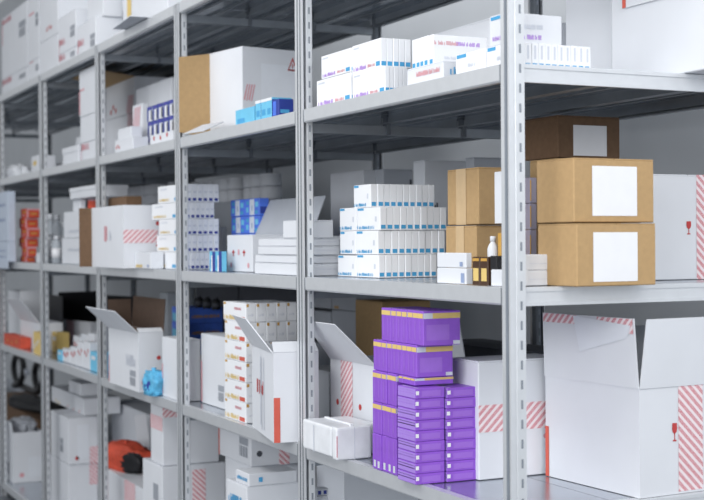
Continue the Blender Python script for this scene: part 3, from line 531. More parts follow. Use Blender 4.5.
{'t': 'carton', 'n': 'white_carton', 'l': 'open greyish white carton, upper of the pair behind the blue packs', 'c': 'carton', 'loc': [-3.9895, 0.35, 2.2162], 'rz': 0, 'dim': [0.5448, 0.35, 0.1795], 'm': 'white', 'dec': [['dots', 'F', 0.15, 0.1, 0.4, 0.4, 'red'], ['stripes', 'F', 0.75, 0.0, 0.95, 0.5]], 'fl': [['F', 80, 0.2, 'kraft', 0.8], ['B', 75, 0.1, 'greycard', 0.9]], 'op': 'top', 'inn': 'kraft', 'lid': 0},
{'t': 'sheet', 'n': 'paper_sheet', 'l': 'white paper sheet lying under the top shelf on the open carton', 'c': 'sheet', 'loc': [-3.06, 0.52, 2.5242], 'dim': [0.3, 0.2, 0.004], 'rz': 10, 'm': 'white'},
{'t': 'carton', 'n': 'white_carton', 'l': 'tall plain white carton standing behind the blue and white striped packs', 'c': 'carton', 'loc': [-3.1873, 0.28, 1.9456], 'rz': 0, 'dim': [0.5498, 0.25, 0.3494], 'm': 'white', 'dec': [], 'fl': [], 'op': None, 'inn': 'kraft', 'lid': 0},
{'t': 'carton', 'n': 'white_carton', 'l': 'small white carton with red dotted print left of the blue striped packs', 'c': 'carton', 'loc': [-3.1773, 0.14, 1.9456], 'rz': 0, 'dim': [0.1466, 0.03, 0.2261], 'm': 'white', 'dec': [['stripes', 'F', 0.1, 0.4, 0.8, 0.95]], 'fl': [], 'op': None, 'inn': 'kraft', 'lid': 0},
{'t': 'small', 'n': 'blue_white_pack', 'l': 'blue and white pack, first from right, bottom row of the third bay block', 'c': 'pack', 'g': 'blue and white packs in the third bay', 'loc': [-2.7646, 0.1492, 1.9456], 'rz': 0, 'dim': [0.0735, 0.1, 0.0656], 'st': 'bluestripe'},
{'t': 'small', 'n': 'blue_white_pack', 'l': 'blue and white pack, second from right, bottom row of the third bay block', 'c': 'pack', 'g': 'blue and white packs in the third bay', 'loc': [-2.8387, 0.1513, 1.9456], 'rz': 0, 'dim': [0.0735, 0.1, 0.0656], 'st': 'bluestripe'},
{'t': 'small', 'n': 'blue_white_pack', 'l': 'blue and white pack, third from right, bottom row of the third bay block', 'c': 'pack', 'g': 'blue and white packs in the third bay', 'loc': [-2.9128, 0.1482, 1.9456], 'rz': 0, 'dim': [0.0735, 0.1, 0.0656], 'st': 'bluestripe'},
{'t': 'small', 'n': 'blue_white_pack', 'l': 'blue and white pack, fourth from right, bottom row of the third bay block', 'c': 'pack', 'g': 'blue and white packs in the third bay', 'loc': [-2.987, 0.1482, 1.9456], 'rz': 0, 'dim': [0.0735, 0.1, 0.0656], 'st': 'bluestripe'},
{'t': 'small', 'n': 'blue_white_pack', 'l': 'blue and white pack, fifth from right, bottom row of the third bay block', 'c': 'pack', 'g': 'blue and white packs in the third bay', 'loc': [-3.0611, 0.1505, 1.9456], 'rz': 0, 'dim': [0.0735, 0.1, 0.0656], 'st': 'bluestripe'},
{'t': 'small', 'n': 'blue_white_pack', 'l': 'blue and white pack, first from right, middle row of the third bay block', 'c': 'pack', 'g': 'blue and white packs in the third bay', 'loc': [-2.7629, 0.1491, 2.0122], 'rz': 0, 'dim': [0.0735, 0.1, 0.0696], 'st': 'bluestripe'},
{'t': 'small', 'n': 'blue_white_pack', 'l': 'blue and white pack, second from right, middle row of the third bay block', 'c': 'pack', 'g': 'blue and white packs in the third bay', 'loc': [-2.837, 0.1501, 2.0122], 'rz': 0, 'dim': [0.0735, 0.1, 0.0696], 'st': 'bluestripe'},
{'t': 'small', 'n': 'blue_white_pack', 'l': 'blue and white pack, third from right, middle row of the third bay block', 'c': 'pack', 'g': 'blue and white packs in the third bay', 'loc': [-2.9111, 0.1499, 2.0122], 'rz': 0, 'dim': [0.0735, 0.1, 0.0696], 'st': 'bluestripe'},
{'t': 'small', 'n': 'blue_white_pack', 'l': 'blue and white pack, fourth from right, middle row of the third bay block', 'c': 'pack', 'g': 'blue and white packs in the third bay', 'loc': [-2.9852, 0.1494, 2.0122], 'rz': 0, 'dim': [0.0735, 0.1, 0.0696], 'st': 'bluestripe'},
{'t': 'small', 'n': 'blue_white_pack', 'l': 'blue and white pack, fifth from right, middle row of the third bay block', 'c': 'pack', 'g': 'blue and white packs in the third bay', 'loc': [-3.0593, 0.152, 2.0122], 'rz': 0, 'dim': [0.0735, 0.1, 0.0696], 'st': 'bluestripe'},
{'t': 'small', 'n': 'blue_white_pack', 'l': 'blue and white pack, first from right, top row of the third bay block', 'c': 'pack', 'g': 'blue and white packs in the third bay', 'loc': [-2.7611, 0.1488, 2.0828], 'rz': 0, 'dim': [0.0735, 0.1, 0.0654], 'st': 'bluestripe'},
{'t': 'small', 'n': 'blue_white_pack', 'l': 'blue and white pack, second from right, top row of the third bay block', 'c': 'pack', 'g': 'blue and white packs in the third bay', 'loc': [-2.8351, 0.1497, 2.0828], 'rz': 0, 'dim': [0.0735, 0.1, 0.0654], 'st': 'bluestripe'},
{'t': 'small', 'n': 'blue_white_pack', 'l': 'blue and white pack, third from right, top row of the third bay block', 'c': 'pack', 'g': 'blue and white packs in the third bay', 'loc': [-2.9092, 0.1488, 2.0828], 'rz': 0, 'dim': [0.0735, 0.1, 0.0654], 'st': 'bluestripe'},
{'t': 'small', 'n': 'blue_white_pack', 'l': 'blue and white pack, fourth from right, top row of the third bay block', 'c': 'pack', 'g': 'blue and white packs in the third bay', 'loc': [-2.9833, 0.1505, 2.0828], 'rz': 0, 'dim': [0.0735, 0.1, 0.0654], 'st': 'bluestripe'},
{'t': 'small', 'n': 'blue_white_pack', 'l': 'blue and white pack, fifth from right, top row of the third bay block', 'c': 'pack', 'g': 'blue and white packs in the third bay', 'loc': [-3.0574, 0.1491, 2.0828], 'rz': 0, 'dim': [0.0735, 0.1, 0.0654], 'st': 'bluestripe'},
{'t': 'carton', 'n': 'small_white_carton', 'l': 'small white carton with red print lying in front of the blue and white packs', 'c': 'carton', 'loc': [-2.4129, 0.03, 1.9456], 'rz': 0, 'dim': [0.2984, 0.08, 0.0425], 'm': 'white', 'dec': [['dots', 'F', 0.05, 0.2, 0.9, 0.9, 'red']], 'fl': [], 'op': None, 'inn': 'kraft', 'lid': 0},
{'t': 'carton', 'n': 'small_white_carton', 'l': 'small white carton with red print left of the blue and white packs, lower', 'c': 'carton', 'loc': [-3.0203, 0.05, 1.9456], 'rz': 0, 'dim': [0.2812, 0.07, 0.0652], 'm': 'white', 'dec': [['dots', 'F', 0.05, 0.3, 0.3, 0.8, 'red']], 'fl': [], 'op': None, 'inn': 'kraft', 'lid': 0},
{'t': 'carton', 'n': 'small_white_carton', 'l': 'small white carton stacked at the left of the blue and white packs', 'c': 'carton', 'loc': [-3.0825, 0.06, 2.0056], 'rz': 0, 'dim': [0.2037, 0.05, 0.0537], 'm': 'white', 'dec': [], 'fl': [], 'op': None, 'inn': 'kraft', 'lid': 0},
{'t': 'carton', 'n': 'white_carton', 'l': 'white carton at the bottom of the tall stack beside the fourth post', 'c': 'carton', 'loc': [-3.6461, 0.06, 1.9456], 'rz': 0, 'dim': [0.2903, 0.0338, 0.0958], 'm': 'white', 'dec': [['redcorner', 'F', 0.0, 0.0, 0.5, 0.97]], 'fl': [], 'op': None, 'inn': 'kraft', 'lid': 0},
{'t': 'carton', 'n': 'white_carton', 'l': 'white carton in the middle of the tall stack beside the fourth post', 'c': 'carton', 'loc': [-3.6429, 0.06, 2.0434], 'rz': 0, 'dim': [0.3096, 0.0338, 0.1279], 'm': 'white', 'dec': [], 'fl': [], 'op': None, 'inn': 'kraft', 'lid': 0},
{'t': 'carton', 'n': 'white_carton', 'l': 'white carton with a red edge line on top of the stack beside fourth post', 'c': 'carton', 'loc': [-3.6388, 0.06, 2.1733], 'rz': 0, 'dim': [0.3291, 0.0337, 0.2245], 'm': 'white', 'dec': [['print', 'F', 0.0, 0.05, 0.06, 0.6, 'pinkred'], ['print', 'F', 0, 0.56, 0.3, 0.6, 'pinkred']], 'fl': [], 'op': None, 'inn': 'kraft', 'lid': 0},
{'t': 'carton', 'n': 'white_carton', 'l': 'low white carton left of the tall stack on the upper shelf', 'c': 'carton', 'loc': [-3.9559, 0.05, 1.9456], 'rz': 0, 'dim': [0.3189, 0.1, 0.0908], 'm': 'white', 'dec': [], 'fl': [], 'op': None, 'inn': 'kraft', 'lid': 0.3},
{'t': 'carton', 'n': 'small_white_carton', 'l': 'small white carton behind the low one left of the tall stack', 'c': 'carton', 'loc': [-4.5511, 0.22, 1.9456], 'rz': 0, 'dim': [0.1302, 0.1, 0.1847], 'm': 'white', 'dec': [], 'fl': [], 'op': None, 'inn': 'kraft', 'lid': 0},
{'t': 'bag', 'n': 'white_plastic_bag', 'l': 'blurry white plastic bag right of the fifth post on the upper shelf', 'c': 'bag', 'loc': [-4.9652, 0.24, 1.9456], 'dim': [0.15, 0.1, 0.07], 'm': 'film', 'seed': 5},
{'t': 'carton', 'n': 'small_white_carton', 'l': 'small white carton with a yellow mark left of the fifth post', 'c': 'carton', 'loc': [-4.8525, 0.05, 1.9456], 'rz': 0, 'dim': [0.1649, 0.1, 0.097], 'm': 'white', 'dec': [['strip', 'F', 0.3, 0.45, 0.8, 0.7, 'yellow']], 'fl': [], 'op': None, 'inn': 'kraft', 'lid': 0},
{'t': 'bag', 'n': 'white_plastic_bag', 'l': 'crumpled white plastic bag at the far left of the upper shelf', 'c': 'bag', 'loc': [-5.7077, 0.13, 1.9456], 'dim': [0.28, 0.14, 0.09], 'm': 'film', 'seed': 6},
{'t': 'small', 'n': 'medicine_carton', 'l': 'white blue-dotted carton, first from the front in the bottom row of the four-row stack', 'c': 'carton', 'g': 'white blue-dotted cartons on the middle shelf', 'loc': [-0.8313, 0.1161, 1.4455], 'rz': 0, 'dim': [0.1419, 0.0204, 0.0654], 'st': 'bluedot'},
{'t': 'small', 'n': 'medicine_carton', 'l': 'white blue-dotted carton, second from the front in the bottom row of the four-row stack', 'c': 'carton', 'g': 'white blue-dotted cartons on the middle shelf', 'loc': [-0.8301, 0.1371, 1.4455], 'rz': 0, 'dim': [0.1419, 0.0204, 0.0654], 'st': 'bluedot'},
{'t': 'small', 'n': 'medicine_carton', 'l': 'white blue-dotted carton, third from the front in the bottom row of the four-row stack', 'c': 'carton', 'g': 'white blue-dotted cartons on the middle shelf', 'loc': [-0.8314, 0.1581, 1.4455], 'rz': 0, 'dim': [0.1419, 0.0204, 0.0654], 'st': 'bluedot'},
{'t': 'small', 'n': 'medicine_carton', 'l': 'white blue-dotted carton, fourth from the front in the bottom row of the four-row stack', 'c': 'carton', 'g': 'white blue-dotted cartons on the middle shelf', 'loc': [-0.8307, 0.1791, 1.4455], 'rz': 0, 'dim': [0.1419, 0.0204, 0.0654], 'st': 'bluedot'},
{'t': 'small', 'n': 'medicine_carton', 'l': 'white blue-dotted carton, fifth from the front in the bottom row of the four-row stack', 'c': 'carton', 'g': 'white blue-dotted cartons on the middle shelf', 'loc': [-0.8297, 0.2001, 1.4455], 'rz': 0, 'dim': [0.1419, 0.0204, 0.0654], 'st': 'bluedot'},
{'t': 'small', 'n': 'medicine_carton', 'l': 'white blue-dotted carton, sixth from the front in the bottom row of the four-row stack', 'c': 'carton', 'g': 'white blue-dotted cartons on the middle shelf', 'loc': [-0.8321, 0.2211, 1.4455], 'rz': 0, 'dim': [0.1419, 0.0204, 0.0654], 'st': 'bluedot'},
{'t': 'small', 'n': 'medicine_carton', 'l': 'white blue-dotted carton, seventh from the front in the bottom row of the four-row stack', 'c': 'carton', 'g': 'white blue-dotted cartons on the middle shelf', 'loc': [-0.8322, 0.2422, 1.4455], 'rz': 0, 'dim': [0.1419, 0.0204, 0.0654], 'st': 'bluedot'},
{'t': 'small', 'n': 'medicine_carton', 'l': 'white blue-dotted carton, eighth from the front in the bottom row of the four-row stack', 'c': 'carton', 'g': 'white blue-dotted cartons on the middle shelf', 'loc': [-0.8317, 0.2632, 1.4455], 'rz': 0, 'dim': [0.1419, 0.0204, 0.0654], 'st': 'bluedot'},
{'t': 'small', 'n': 'medicine_carton', 'l': 'white blue-dotted carton, ninth from the front in the bottom row of the four-row stack', 'c': 'carton', 'g': 'white blue-dotted cartons on the middle shelf', 'loc': [-0.8301, 0.2842, 1.4455], 'rz': 0, 'dim': [0.1419, 0.0204, 0.0654], 'st': 'bluedot'},
{'t': 'small', 'n': 'medicine_carton', 'l': 'white blue-dotted carton, first from front, left column, bottom row of the four-row stack', 'c': 'carton', 'g': 'white blue-dotted cartons in the left column', 'loc': [-0.9758, 0.1161, 1.4455], 'rz': 0, 'dim': [0.1272, 0.0194, 0.063], 'st': 'bluedot'},
{'t': 'small', 'n': 'medicine_carton', 'l': 'white blue-dotted carton, second from front, left column, bottom row of the four-row stack', 'c': 'carton', 'g': 'white blue-dotted cartons in the left column', 'loc': [-0.9769, 0.1361, 1.4455], 'rz': 0, 'dim': [0.1272, 0.0194, 0.063], 'st': 'bluedot'},
{'t': 'small', 'n': 'medicine_carton', 'l': 'white blue-dotted carton, third from front, left column, bottom row of the four-row stack', 'c': 'carton', 'g': 'white blue-dotted cartons in the left column', 'loc': [-0.9766, 0.1561, 1.4455], 'rz': 0, 'dim': [0.1272, 0.0194, 0.063], 'st': 'bluedot'},
{'t': 'small', 'n': 'medicine_carton', 'l': 'white blue-dotted carton, fourth from front, left column, bottom row of the four-row stack', 'c': 'carton', 'g': 'white blue-dotted cartons in the left column', 'loc': [-0.9771, 0.1761, 1.4455], 'rz': 0, 'dim': [0.1272, 0.0194, 0.063], 'st': 'bluedot'},
{'t': 'small', 'n': 'medicine_carton', 'l': 'white blue-dotted carton, first from the front in the second row of the four-row stack', 'c': 'carton', 'g': 'white blue-dotted cartons on the middle shelf', 'loc': [-0.8421, 0.1191, 1.5119], 'rz': 0, 'dim': [0.1392, 0.0214, 0.0687], 'st': 'bluedot'},
{'t': 'small', 'n': 'medicine_carton', 'l': 'white blue-dotted carton, second from the front in the second row of the four-row stack', 'c': 'carton', 'g': 'white blue-dotted cartons on the middle shelf', 'loc': [-0.8433, 0.141, 1.5119], 'rz': 0, 'dim': [0.1392, 0.0214, 0.0687], 'st': 'bluedot'},
{'t': 'small', 'n': 'medicine_carton', 'l': 'white blue-dotted carton, third from the front in the second row of the four-row stack', 'c': 'carton', 'g': 'white blue-dotted cartons on the middle shelf', 'loc': [-0.8414, 0.163, 1.5119], 'rz': 0, 'dim': [0.1392, 0.0214, 0.0687], 'st': 'bluedot'},
{'t': 'small', 'n': 'medicine_carton', 'l': 'white blue-dotted carton, fourth from the front in the second row of the four-row stack', 'c': 'carton', 'g': 'white blue-dotted cartons on the middle shelf', 'loc': [-0.8408, 0.185, 1.5119], 'rz': 0, 'dim': [0.1392, 0.0214, 0.0687], 'st': 'bluedot'},
{'t': 'small', 'n': 'medicine_carton', 'l': 'white blue-dotted carton, fifth from the front in the second row of the four-row stack', 'c': 'carton', 'g': 'white blue-dotted cartons on the middle shelf', 'loc': [-0.8406, 0.207, 1.5119], 'rz': 0, 'dim': [0.1392, 0.0214, 0.0687], 'st': 'bluedot'},
{'t': 'small', 'n': 'medicine_carton', 'l': 'white blue-dotted carton, sixth from the front in the second row of the four-row stack', 'c': 'carton', 'g': 'white blue-dotted cartons on the middle shelf', 'loc': [-0.8413, 0.229, 1.5119], 'rz': 0, 'dim': [0.1392, 0.0214, 0.0687], 'st': 'bluedot'},
{'t': 'small', 'n': 'medicine_carton', 'l': 'white blue-dotted carton, seventh from the front in the second row of the four-row stack', 'c': 'carton', 'g': 'white blue-dotted cartons on the middle shelf', 'loc': [-0.8406, 0.2509, 1.5119], 'rz': 0, 'dim': [0.1392, 0.0214, 0.0687], 'st': 'bluedot'},
{'t': 'small', 'n': 'medicine_carton', 'l': 'white blue-dotted carton, eighth from the front in the second row of the four-row stack', 'c': 'carton', 'g': 'white blue-dotted cartons on the middle shelf', 'loc': [-0.8434, 0.2729, 1.5119], 'rz': 0, 'dim': [0.1392, 0.0214, 0.0687], 'st': 'bluedot'},
{'t': 'small', 'n': 'medicine_carton', 'l': 'white blue-dotted carton, ninth from the front in the second row of the four-row stack', 'c': 'carton', 'g': 'white blue-dotted cartons on the middle shelf', 'loc': [-0.8426, 0.2949, 1.5119], 'rz': 0, 'dim': [0.1392, 0.0214, 0.0687], 'st': 'bluedot'},
{'t': 'small', 'n': 'medicine_carton', 'l': 'white blue-dotted carton, tenth from the front in the second row of the four-row stack', 'c': 'carton', 'g': 'white blue-dotted cartons on the middle shelf', 'loc': [-0.8406, 0.3169, 1.5119], 'rz': 0, 'dim': [0.1392, 0.0214, 0.0687], 'st': 'bluedot'},
{'t': 'small', 'n': 'medicine_carton', 'l': 'white blue-dotted carton, first from front, left column, second row of the four-row stack', 'c': 'carton', 'g': 'white blue-dotted cartons in the left column', 'loc': [-0.9837, 0.1191, 1.5119], 'rz': 0, 'dim': [0.1099, 0.0194, 0.0687], 'st': 'bluedot'},
{'t': 'small', 'n': 'medicine_carton', 'l': 'white blue-dotted carton, second from front, left column, second row of the four-row stack', 'c': 'carton', 'g': 'white blue-dotted cartons in the left column', 'loc': [-0.9848, 0.1391, 1.5119], 'rz': 0, 'dim': [0.1099, 0.0194, 0.0687], 'st': 'bluedot'},
{'t': 'small', 'n': 'medicine_carton', 'l': 'white blue-dotted carton, third from front, left column, second row of the four-row stack', 'c': 'carton', 'g': 'white blue-dotted cartons in the left column', 'loc': [-0.9832, 0.1591, 1.5119], 'rz': 0, 'dim': [0.1099, 0.0194, 0.0687], 'st': 'bluedot'},
{'t': 'small', 'n': 'medicine_carton', 'l': 'white blue-dotted carton, fourth from front, left column, second row of the four-row stack', 'c': 'carton', 'g': 'white blue-dotted cartons in the left column', 'loc': [-0.9841, 0.1791, 1.5119], 'rz': 0, 'dim': [0.1099, 0.0194, 0.0687], 'st': 'bluedot'},
{'t': 'small', 'n': 'medicine_carton', 'l': 'white blue-dotted carton, first from the front in the third row of the four-row stack', 'c': 'carton', 'g': 'white blue-dotted cartons on the middle shelf', 'loc': [-0.8333, 0.1221, 1.5816], 'rz': 0, 'dim': [0.1485, 0.0214, 0.0658], 'st': 'bluedot'},
{'t': 'small', 'n': 'medicine_carton', 'l': 'white blue-dotted carton, second from the front in the third row of the four-row stack', 'c': 'carton', 'g': 'white blue-dotted cartons on the middle shelf', 'loc': [-0.8349, 0.144, 1.5816], 'rz': 0, 'dim': [0.1485, 0.0214, 0.0658], 'st': 'bluedot'},
{'t': 'small', 'n': 'medicine_carton', 'l': 'white blue-dotted carton, third from the front in the third row of the four-row stack', 'c': 'carton', 'g': 'white blue-dotted cartons on the middle shelf', 'loc': [-0.8352, 0.166, 1.5816], 'rz': 0, 'dim': [0.1485, 0.0214, 0.0658], 'st': 'bluedot'},
{'t': 'small', 'n': 'medicine_carton', 'l': 'white blue-dotted carton, fourth from the front in the third row of the four-row stack', 'c': 'carton', 'g': 'white blue-dotted cartons on the middle shelf', 'loc': [-0.8344, 0.1879, 1.5816], 'rz': 0, 'dim': [0.1485, 0.0214, 0.0658], 'st': 'bluedot'},
{'t': 'small', 'n': 'medicine_carton', 'l': 'white blue-dotted carton, fifth from the front in the third row of the four-row stack', 'c': 'carton', 'g': 'white blue-dotted cartons on the middle shelf', 'loc': [-0.8353, 0.2099, 1.5816], 'rz': 0, 'dim': [0.1485, 0.0214, 0.0658], 'st': 'bluedot'},
{'t': 'small', 'n': 'medicine_carton', 'l': 'white blue-dotted carton, sixth from the front in the third row of the four-row stack', 'c': 'carton', 'g': 'white blue-dotted cartons on the middle shelf', 'loc': [-0.8346, 0.2319, 1.5816], 'rz': 0, 'dim': [0.1485, 0.0214, 0.0658], 'st': 'bluedot'},
{'t': 'small', 'n': 'medicine_carton', 'l': 'white blue-dotted carton, seventh from the front in the third row of the four-row stack', 'c': 'carton', 'g': 'white blue-dotted cartons on the middle shelf', 'loc': [-0.8329, 0.2538, 1.5816], 'rz': 0, 'dim': [0.1485, 0.0214, 0.0658], 'st': 'bluedot'},
{'t': 'small', 'n': 'medicine_carton', 'l': 'white blue-dotted carton, eighth from the front in the third row of the four-row stack', 'c': 'carton', 'g': 'white blue-dotted cartons on the middle shelf', 'loc': [-0.8348, 0.2758, 1.5816], 'rz': 0, 'dim': [0.1485, 0.0214, 0.0658], 'st': 'bluedot'},
{'t': 'small', 'n': 'medicine_carton', 'l': 'white blue-dotted carton, ninth from the front in the third row of the four-row stack', 'c': 'carton', 'g': 'white blue-dotted cartons on the middle shelf', 'loc': [-0.8357, 0.2978, 1.5816], 'rz': 0, 'dim': [0.1485, 0.0214, 0.0658], 'st': 'bluedot'},
{'t': 'small', 'n': 'medicine_carton', 'l': 'white blue-dotted carton, tenth from the front in the third row of the four-row stack', 'c': 'carton', 'g': 'white blue-dotted cartons on the middle shelf', 'loc': [-0.8356, 0.3197, 1.5816], 'rz': 0, 'dim': [0.1485, 0.0214, 0.0658], 'st': 'bluedot'},
{'t': 'small', 'n': 'medicine_carton', 'l': 'white blue-dotted carton, first from front, left column, third row of the four-row stack', 'c': 'carton', 'g': 'white blue-dotted cartons in the left column', 'loc': [-0.9871, 0.1221, 1.5816], 'rz': 0, 'dim': [0.1134, 0.0194, 0.0683], 'st': 'bluedot'},
{'t': 'small', 'n': 'medicine_carton', 'l': 'white blue-dotted carton, second from front, left column, third row of the four-row stack', 'c': 'carton', 'g': 'white blue-dotted cartons in the left column', 'loc': [-0.9853, 0.1421, 1.5816], 'rz': 0, 'dim': [0.1134, 0.0194, 0.0683], 'st': 'bluedot'},
{'t': 'small', 'n': 'medicine_carton', 'l': 'white blue-dotted carton, third from front, left column, third row of the four-row stack', 'c': 'carton', 'g': 'white blue-dotted cartons in the left column', 'loc': [-0.9865, 0.1621, 1.5816], 'rz': 0, 'dim': [0.1134, 0.0194, 0.0683], 'st': 'bluedot'},
{'t': 'small', 'n': 'medicine_carton', 'l': 'white blue-dotted carton, fourth from front, left column, third row of the four-row stack', 'c': 'carton', 'g': 'white blue-dotted cartons in the left column', 'loc': [-0.9867, 0.1821, 1.5816], 'rz': 0, 'dim': [0.1134, 0.0194, 0.0683], 'st': 'bluedot'},
{'t': 'small', 'n': 'medicine_carton', 'l': 'white blue-dotted carton, first from the front in the top row of the four-row stack', 'c': 'carton', 'g': 'white blue-dotted cartons on the middle shelf', 'loc': [-0.8972, 0.1251, 1.6483], 'rz': 0, 'dim': [0.1119, 0.0206, 0.0671], 'st': 'bluedot'},
{'t': 'small', 'n': 'medicine_carton', 'l': 'white blue-dotted carton, second from the front in the top row of the four-row stack', 'c': 'carton', 'g': 'white blue-dotted cartons on the middle shelf', 'loc': [-0.8946, 0.1463, 1.6483], 'rz': 0, 'dim': [0.1119, 0.0206, 0.0671], 'st': 'bluedot'},
{'t': 'small', 'n': 'medicine_carton', 'l': 'white blue-dotted carton, third from the front in the top row of the four-row stack', 'c': 'carton', 'g': 'white blue-dotted cartons on the middle shelf', 'loc': [-0.8963, 0.1675, 1.6483], 'rz': 0, 'dim': [0.1119, 0.0206, 0.0671], 'st': 'bluedot'},
{'t': 'small', 'n': 'medicine_carton', 'l': 'white blue-dotted carton, fourth from the front in the top row of the four-row stack', 'c': 'carton', 'g': 'white blue-dotted cartons on the middle shelf', 'loc': [-0.8969, 0.1886, 1.6483], 'rz': 0, 'dim': [0.1119, 0.0206, 0.0671], 'st': 'bluedot'},
{'t': 'small', 'n': 'medicine_carton', 'l': 'white blue-dotted carton, fifth from the front in the top row of the four-row stack', 'c': 'carton', 'g': 'white blue-dotted cartons on the middle shelf', 'loc': [-0.8974, 0.2098, 1.6483], 'rz': 0, 'dim': [0.1119, 0.0206, 0.0671], 'st': 'bluedot'},
{'t': 'small', 'n': 'medicine_carton', 'l': 'white blue-dotted carton, sixth from the front in the top row of the four-row stack', 'c': 'carton', 'g': 'white blue-dotted cartons on the middle shelf', 'loc': [-0.8974, 0.231, 1.6483], 'rz': 0, 'dim': [0.1119, 0.0206, 0.0671], 'st': 'bluedot'},
{'t': 'small', 'n': 'medicine_carton', 'l': 'white blue-dotted carton, seventh from the front in the top row of the four-row stack', 'c': 'carton', 'g': 'white blue-dotted cartons on the middle shelf', 'loc': [-0.897, 0.2522, 1.6483], 'rz': 0, 'dim': [0.1119, 0.0206, 0.0671], 'st': 'bluedot'},
{'t': 'small', 'n': 'medicine_carton', 'l': 'white blue-dotted carton, eighth from the front in the top row of the four-row stack', 'c': 'carton', 'g': 'white blue-dotted cartons on the middle shelf', 'loc': [-0.8955, 0.2734, 1.6483], 'rz': 0, 'dim': [0.1119, 0.0206, 0.0671], 'st': 'bluedot'},
{'t': 'small', 'n': 'medicine_carton', 'l': 'white blue-dotted carton, ninth from the front in the top row of the four-row stack', 'c': 'carton', 'g': 'white blue-dotted cartons on the middle shelf', 'loc': [-0.8971, 0.2946, 1.6483], 'rz': 0, 'dim': [0.1119, 0.0206, 0.0671], 'st': 'bluedot'},
{'t': 'small', 'n': 'medicine_carton', 'l': 'white blue-dotted carton, tenth from the front in the top row of the four-row stack', 'c': 'carton', 'g': 'white blue-dotted cartons on the middle shelf', 'loc': [-0.8974, 0.3158, 1.6483], 'rz': 0, 'dim': [0.1119, 0.0206, 0.0671], 'st': 'bluedot'},
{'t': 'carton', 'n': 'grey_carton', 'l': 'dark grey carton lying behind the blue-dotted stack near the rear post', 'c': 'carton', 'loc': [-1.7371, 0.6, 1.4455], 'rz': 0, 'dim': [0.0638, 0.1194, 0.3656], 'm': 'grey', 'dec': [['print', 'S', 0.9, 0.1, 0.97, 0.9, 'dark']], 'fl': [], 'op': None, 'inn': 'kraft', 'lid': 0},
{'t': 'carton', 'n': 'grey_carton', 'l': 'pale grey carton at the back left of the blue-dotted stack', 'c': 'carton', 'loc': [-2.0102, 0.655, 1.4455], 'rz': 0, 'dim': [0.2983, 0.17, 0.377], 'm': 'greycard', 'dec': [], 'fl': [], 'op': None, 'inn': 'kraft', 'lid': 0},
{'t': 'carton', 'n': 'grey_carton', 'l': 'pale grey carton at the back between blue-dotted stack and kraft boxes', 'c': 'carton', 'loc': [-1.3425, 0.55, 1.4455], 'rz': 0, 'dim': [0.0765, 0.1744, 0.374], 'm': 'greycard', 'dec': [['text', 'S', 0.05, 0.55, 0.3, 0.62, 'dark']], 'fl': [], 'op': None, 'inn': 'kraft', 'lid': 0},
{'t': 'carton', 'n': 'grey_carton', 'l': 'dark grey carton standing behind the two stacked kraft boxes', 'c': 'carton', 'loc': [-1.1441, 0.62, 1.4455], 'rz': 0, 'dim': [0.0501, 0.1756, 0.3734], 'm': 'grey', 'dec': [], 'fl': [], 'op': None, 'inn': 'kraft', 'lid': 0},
{'t': 'carton', 'n': 'kraft_carton', 'l': 'brown kraft carton, lower of the pair left of the nearest post', 'c': 'carton', 'loc': [-0.471, 0.22, 1.4455], 'rz': 0, 'dim': [0.1601, 0.1675, 0.144], 'm': 'kraft', 'dec': [['packtape', 'F', 0.35, 0, 0.62, 1.0]], 'fl': [], 'op': None, 'inn': 'kraft', 'lid': 0},
{'t': 'carton', 'n': 'kraft_carton', 'l': 'brown kraft carton with pale tape, upper of the pair left of the nearest post', 'c': 'carton', 'loc': [-0.4586, 0.22, 1.5925], 'rz': -2, 'dim': [0.1723, 0.1382, 0.1501], 'm': 'kraft', 'dec': [['packtape', 'F', 0.3, 0, 0.62, 1.0]], 'fl': [], 'op': None, 'inn': 'kraft', 'lid': 0},
{'t': 'carton', 'n': 'labelled_kraft_carton', 'l': 'brown kraft carton with a white label, lower of the pair right of nearest post', 'c': 'carton', 'loc': [0.0886, 0.1401, 1.4455], 'rz': 0, 'dim': [0.1538, 0.2199, 0.1407], 'm': 'kraft', 'dec': [['label', 'S', 0.2, 0.07, 0.76, 0.86]], 'fl': [], 'op': None, 'inn': 'kraft', 'lid': 0},
{'t': 'carton', 'n': 'labelled_kraft_carton', 'l': 'brown kraft carton with a white label, upper of the pair right of nearest post', 'c': 'carton', 'loc': [0.0759, 0.1421, 1.5892], 'rz': 1, 'dim': [0.1438, 0.2266, 0.1444], 'm': 'kraft', 'dec': [['label', 'S', 0.22, 0.1, 0.78, 0.88]], 'fl': [], 'op': None, 'inn': 'kraft', 'lid': 0},
{'t': 'carton', 'n': 'kraft_carton', 'l': 'brown kraft carton under the shaded labelled one at the back', 'c': 'carton', 'loc': [-0.5027, 0.5, 1.4455], 'rz': 0, 'dim': [0.1377, 0.2169, 0.1537], 'm': 'kraft', 'dec': [], 'fl': [], 'op': None, 'inn': 'kraft', 'lid': 0},
{'t': 'carton', 'n': 'kraft_carton', 'l': 'brown kraft carton in the middle of the shaded rear stack', 'c': 'carton', 'loc': [-0.5011, 0.5, 1.6012], 'rz': 0, 'dim': [0.1376, 0.2167, 0.1735], 'm': 'kraft', 'dec': [], 'fl': [], 'op': None, 'inn': 'kraft', 'lid': 0},
{'t': 'carton', 'n': 'labelled_kraft_carton', 'l': 'kraft carton coloured dark for shade, with pale label, behind and above labelled pair', 'c': 'carton', 'loc': [-0.4992, 0.5, 1.7767], 'rz': 0, 'dim': [0.1785, 0.2096, 0.1157], 'm': 'brown_and_kraft_shade', 'dec': [['label', 'S', 0.24, 0.05, 0.78, 0.78]], 'fl': [], 'op': None, 'inn': 'kraft', 'lid': 0},  # kraft box given a dark colour for the shade it stands in
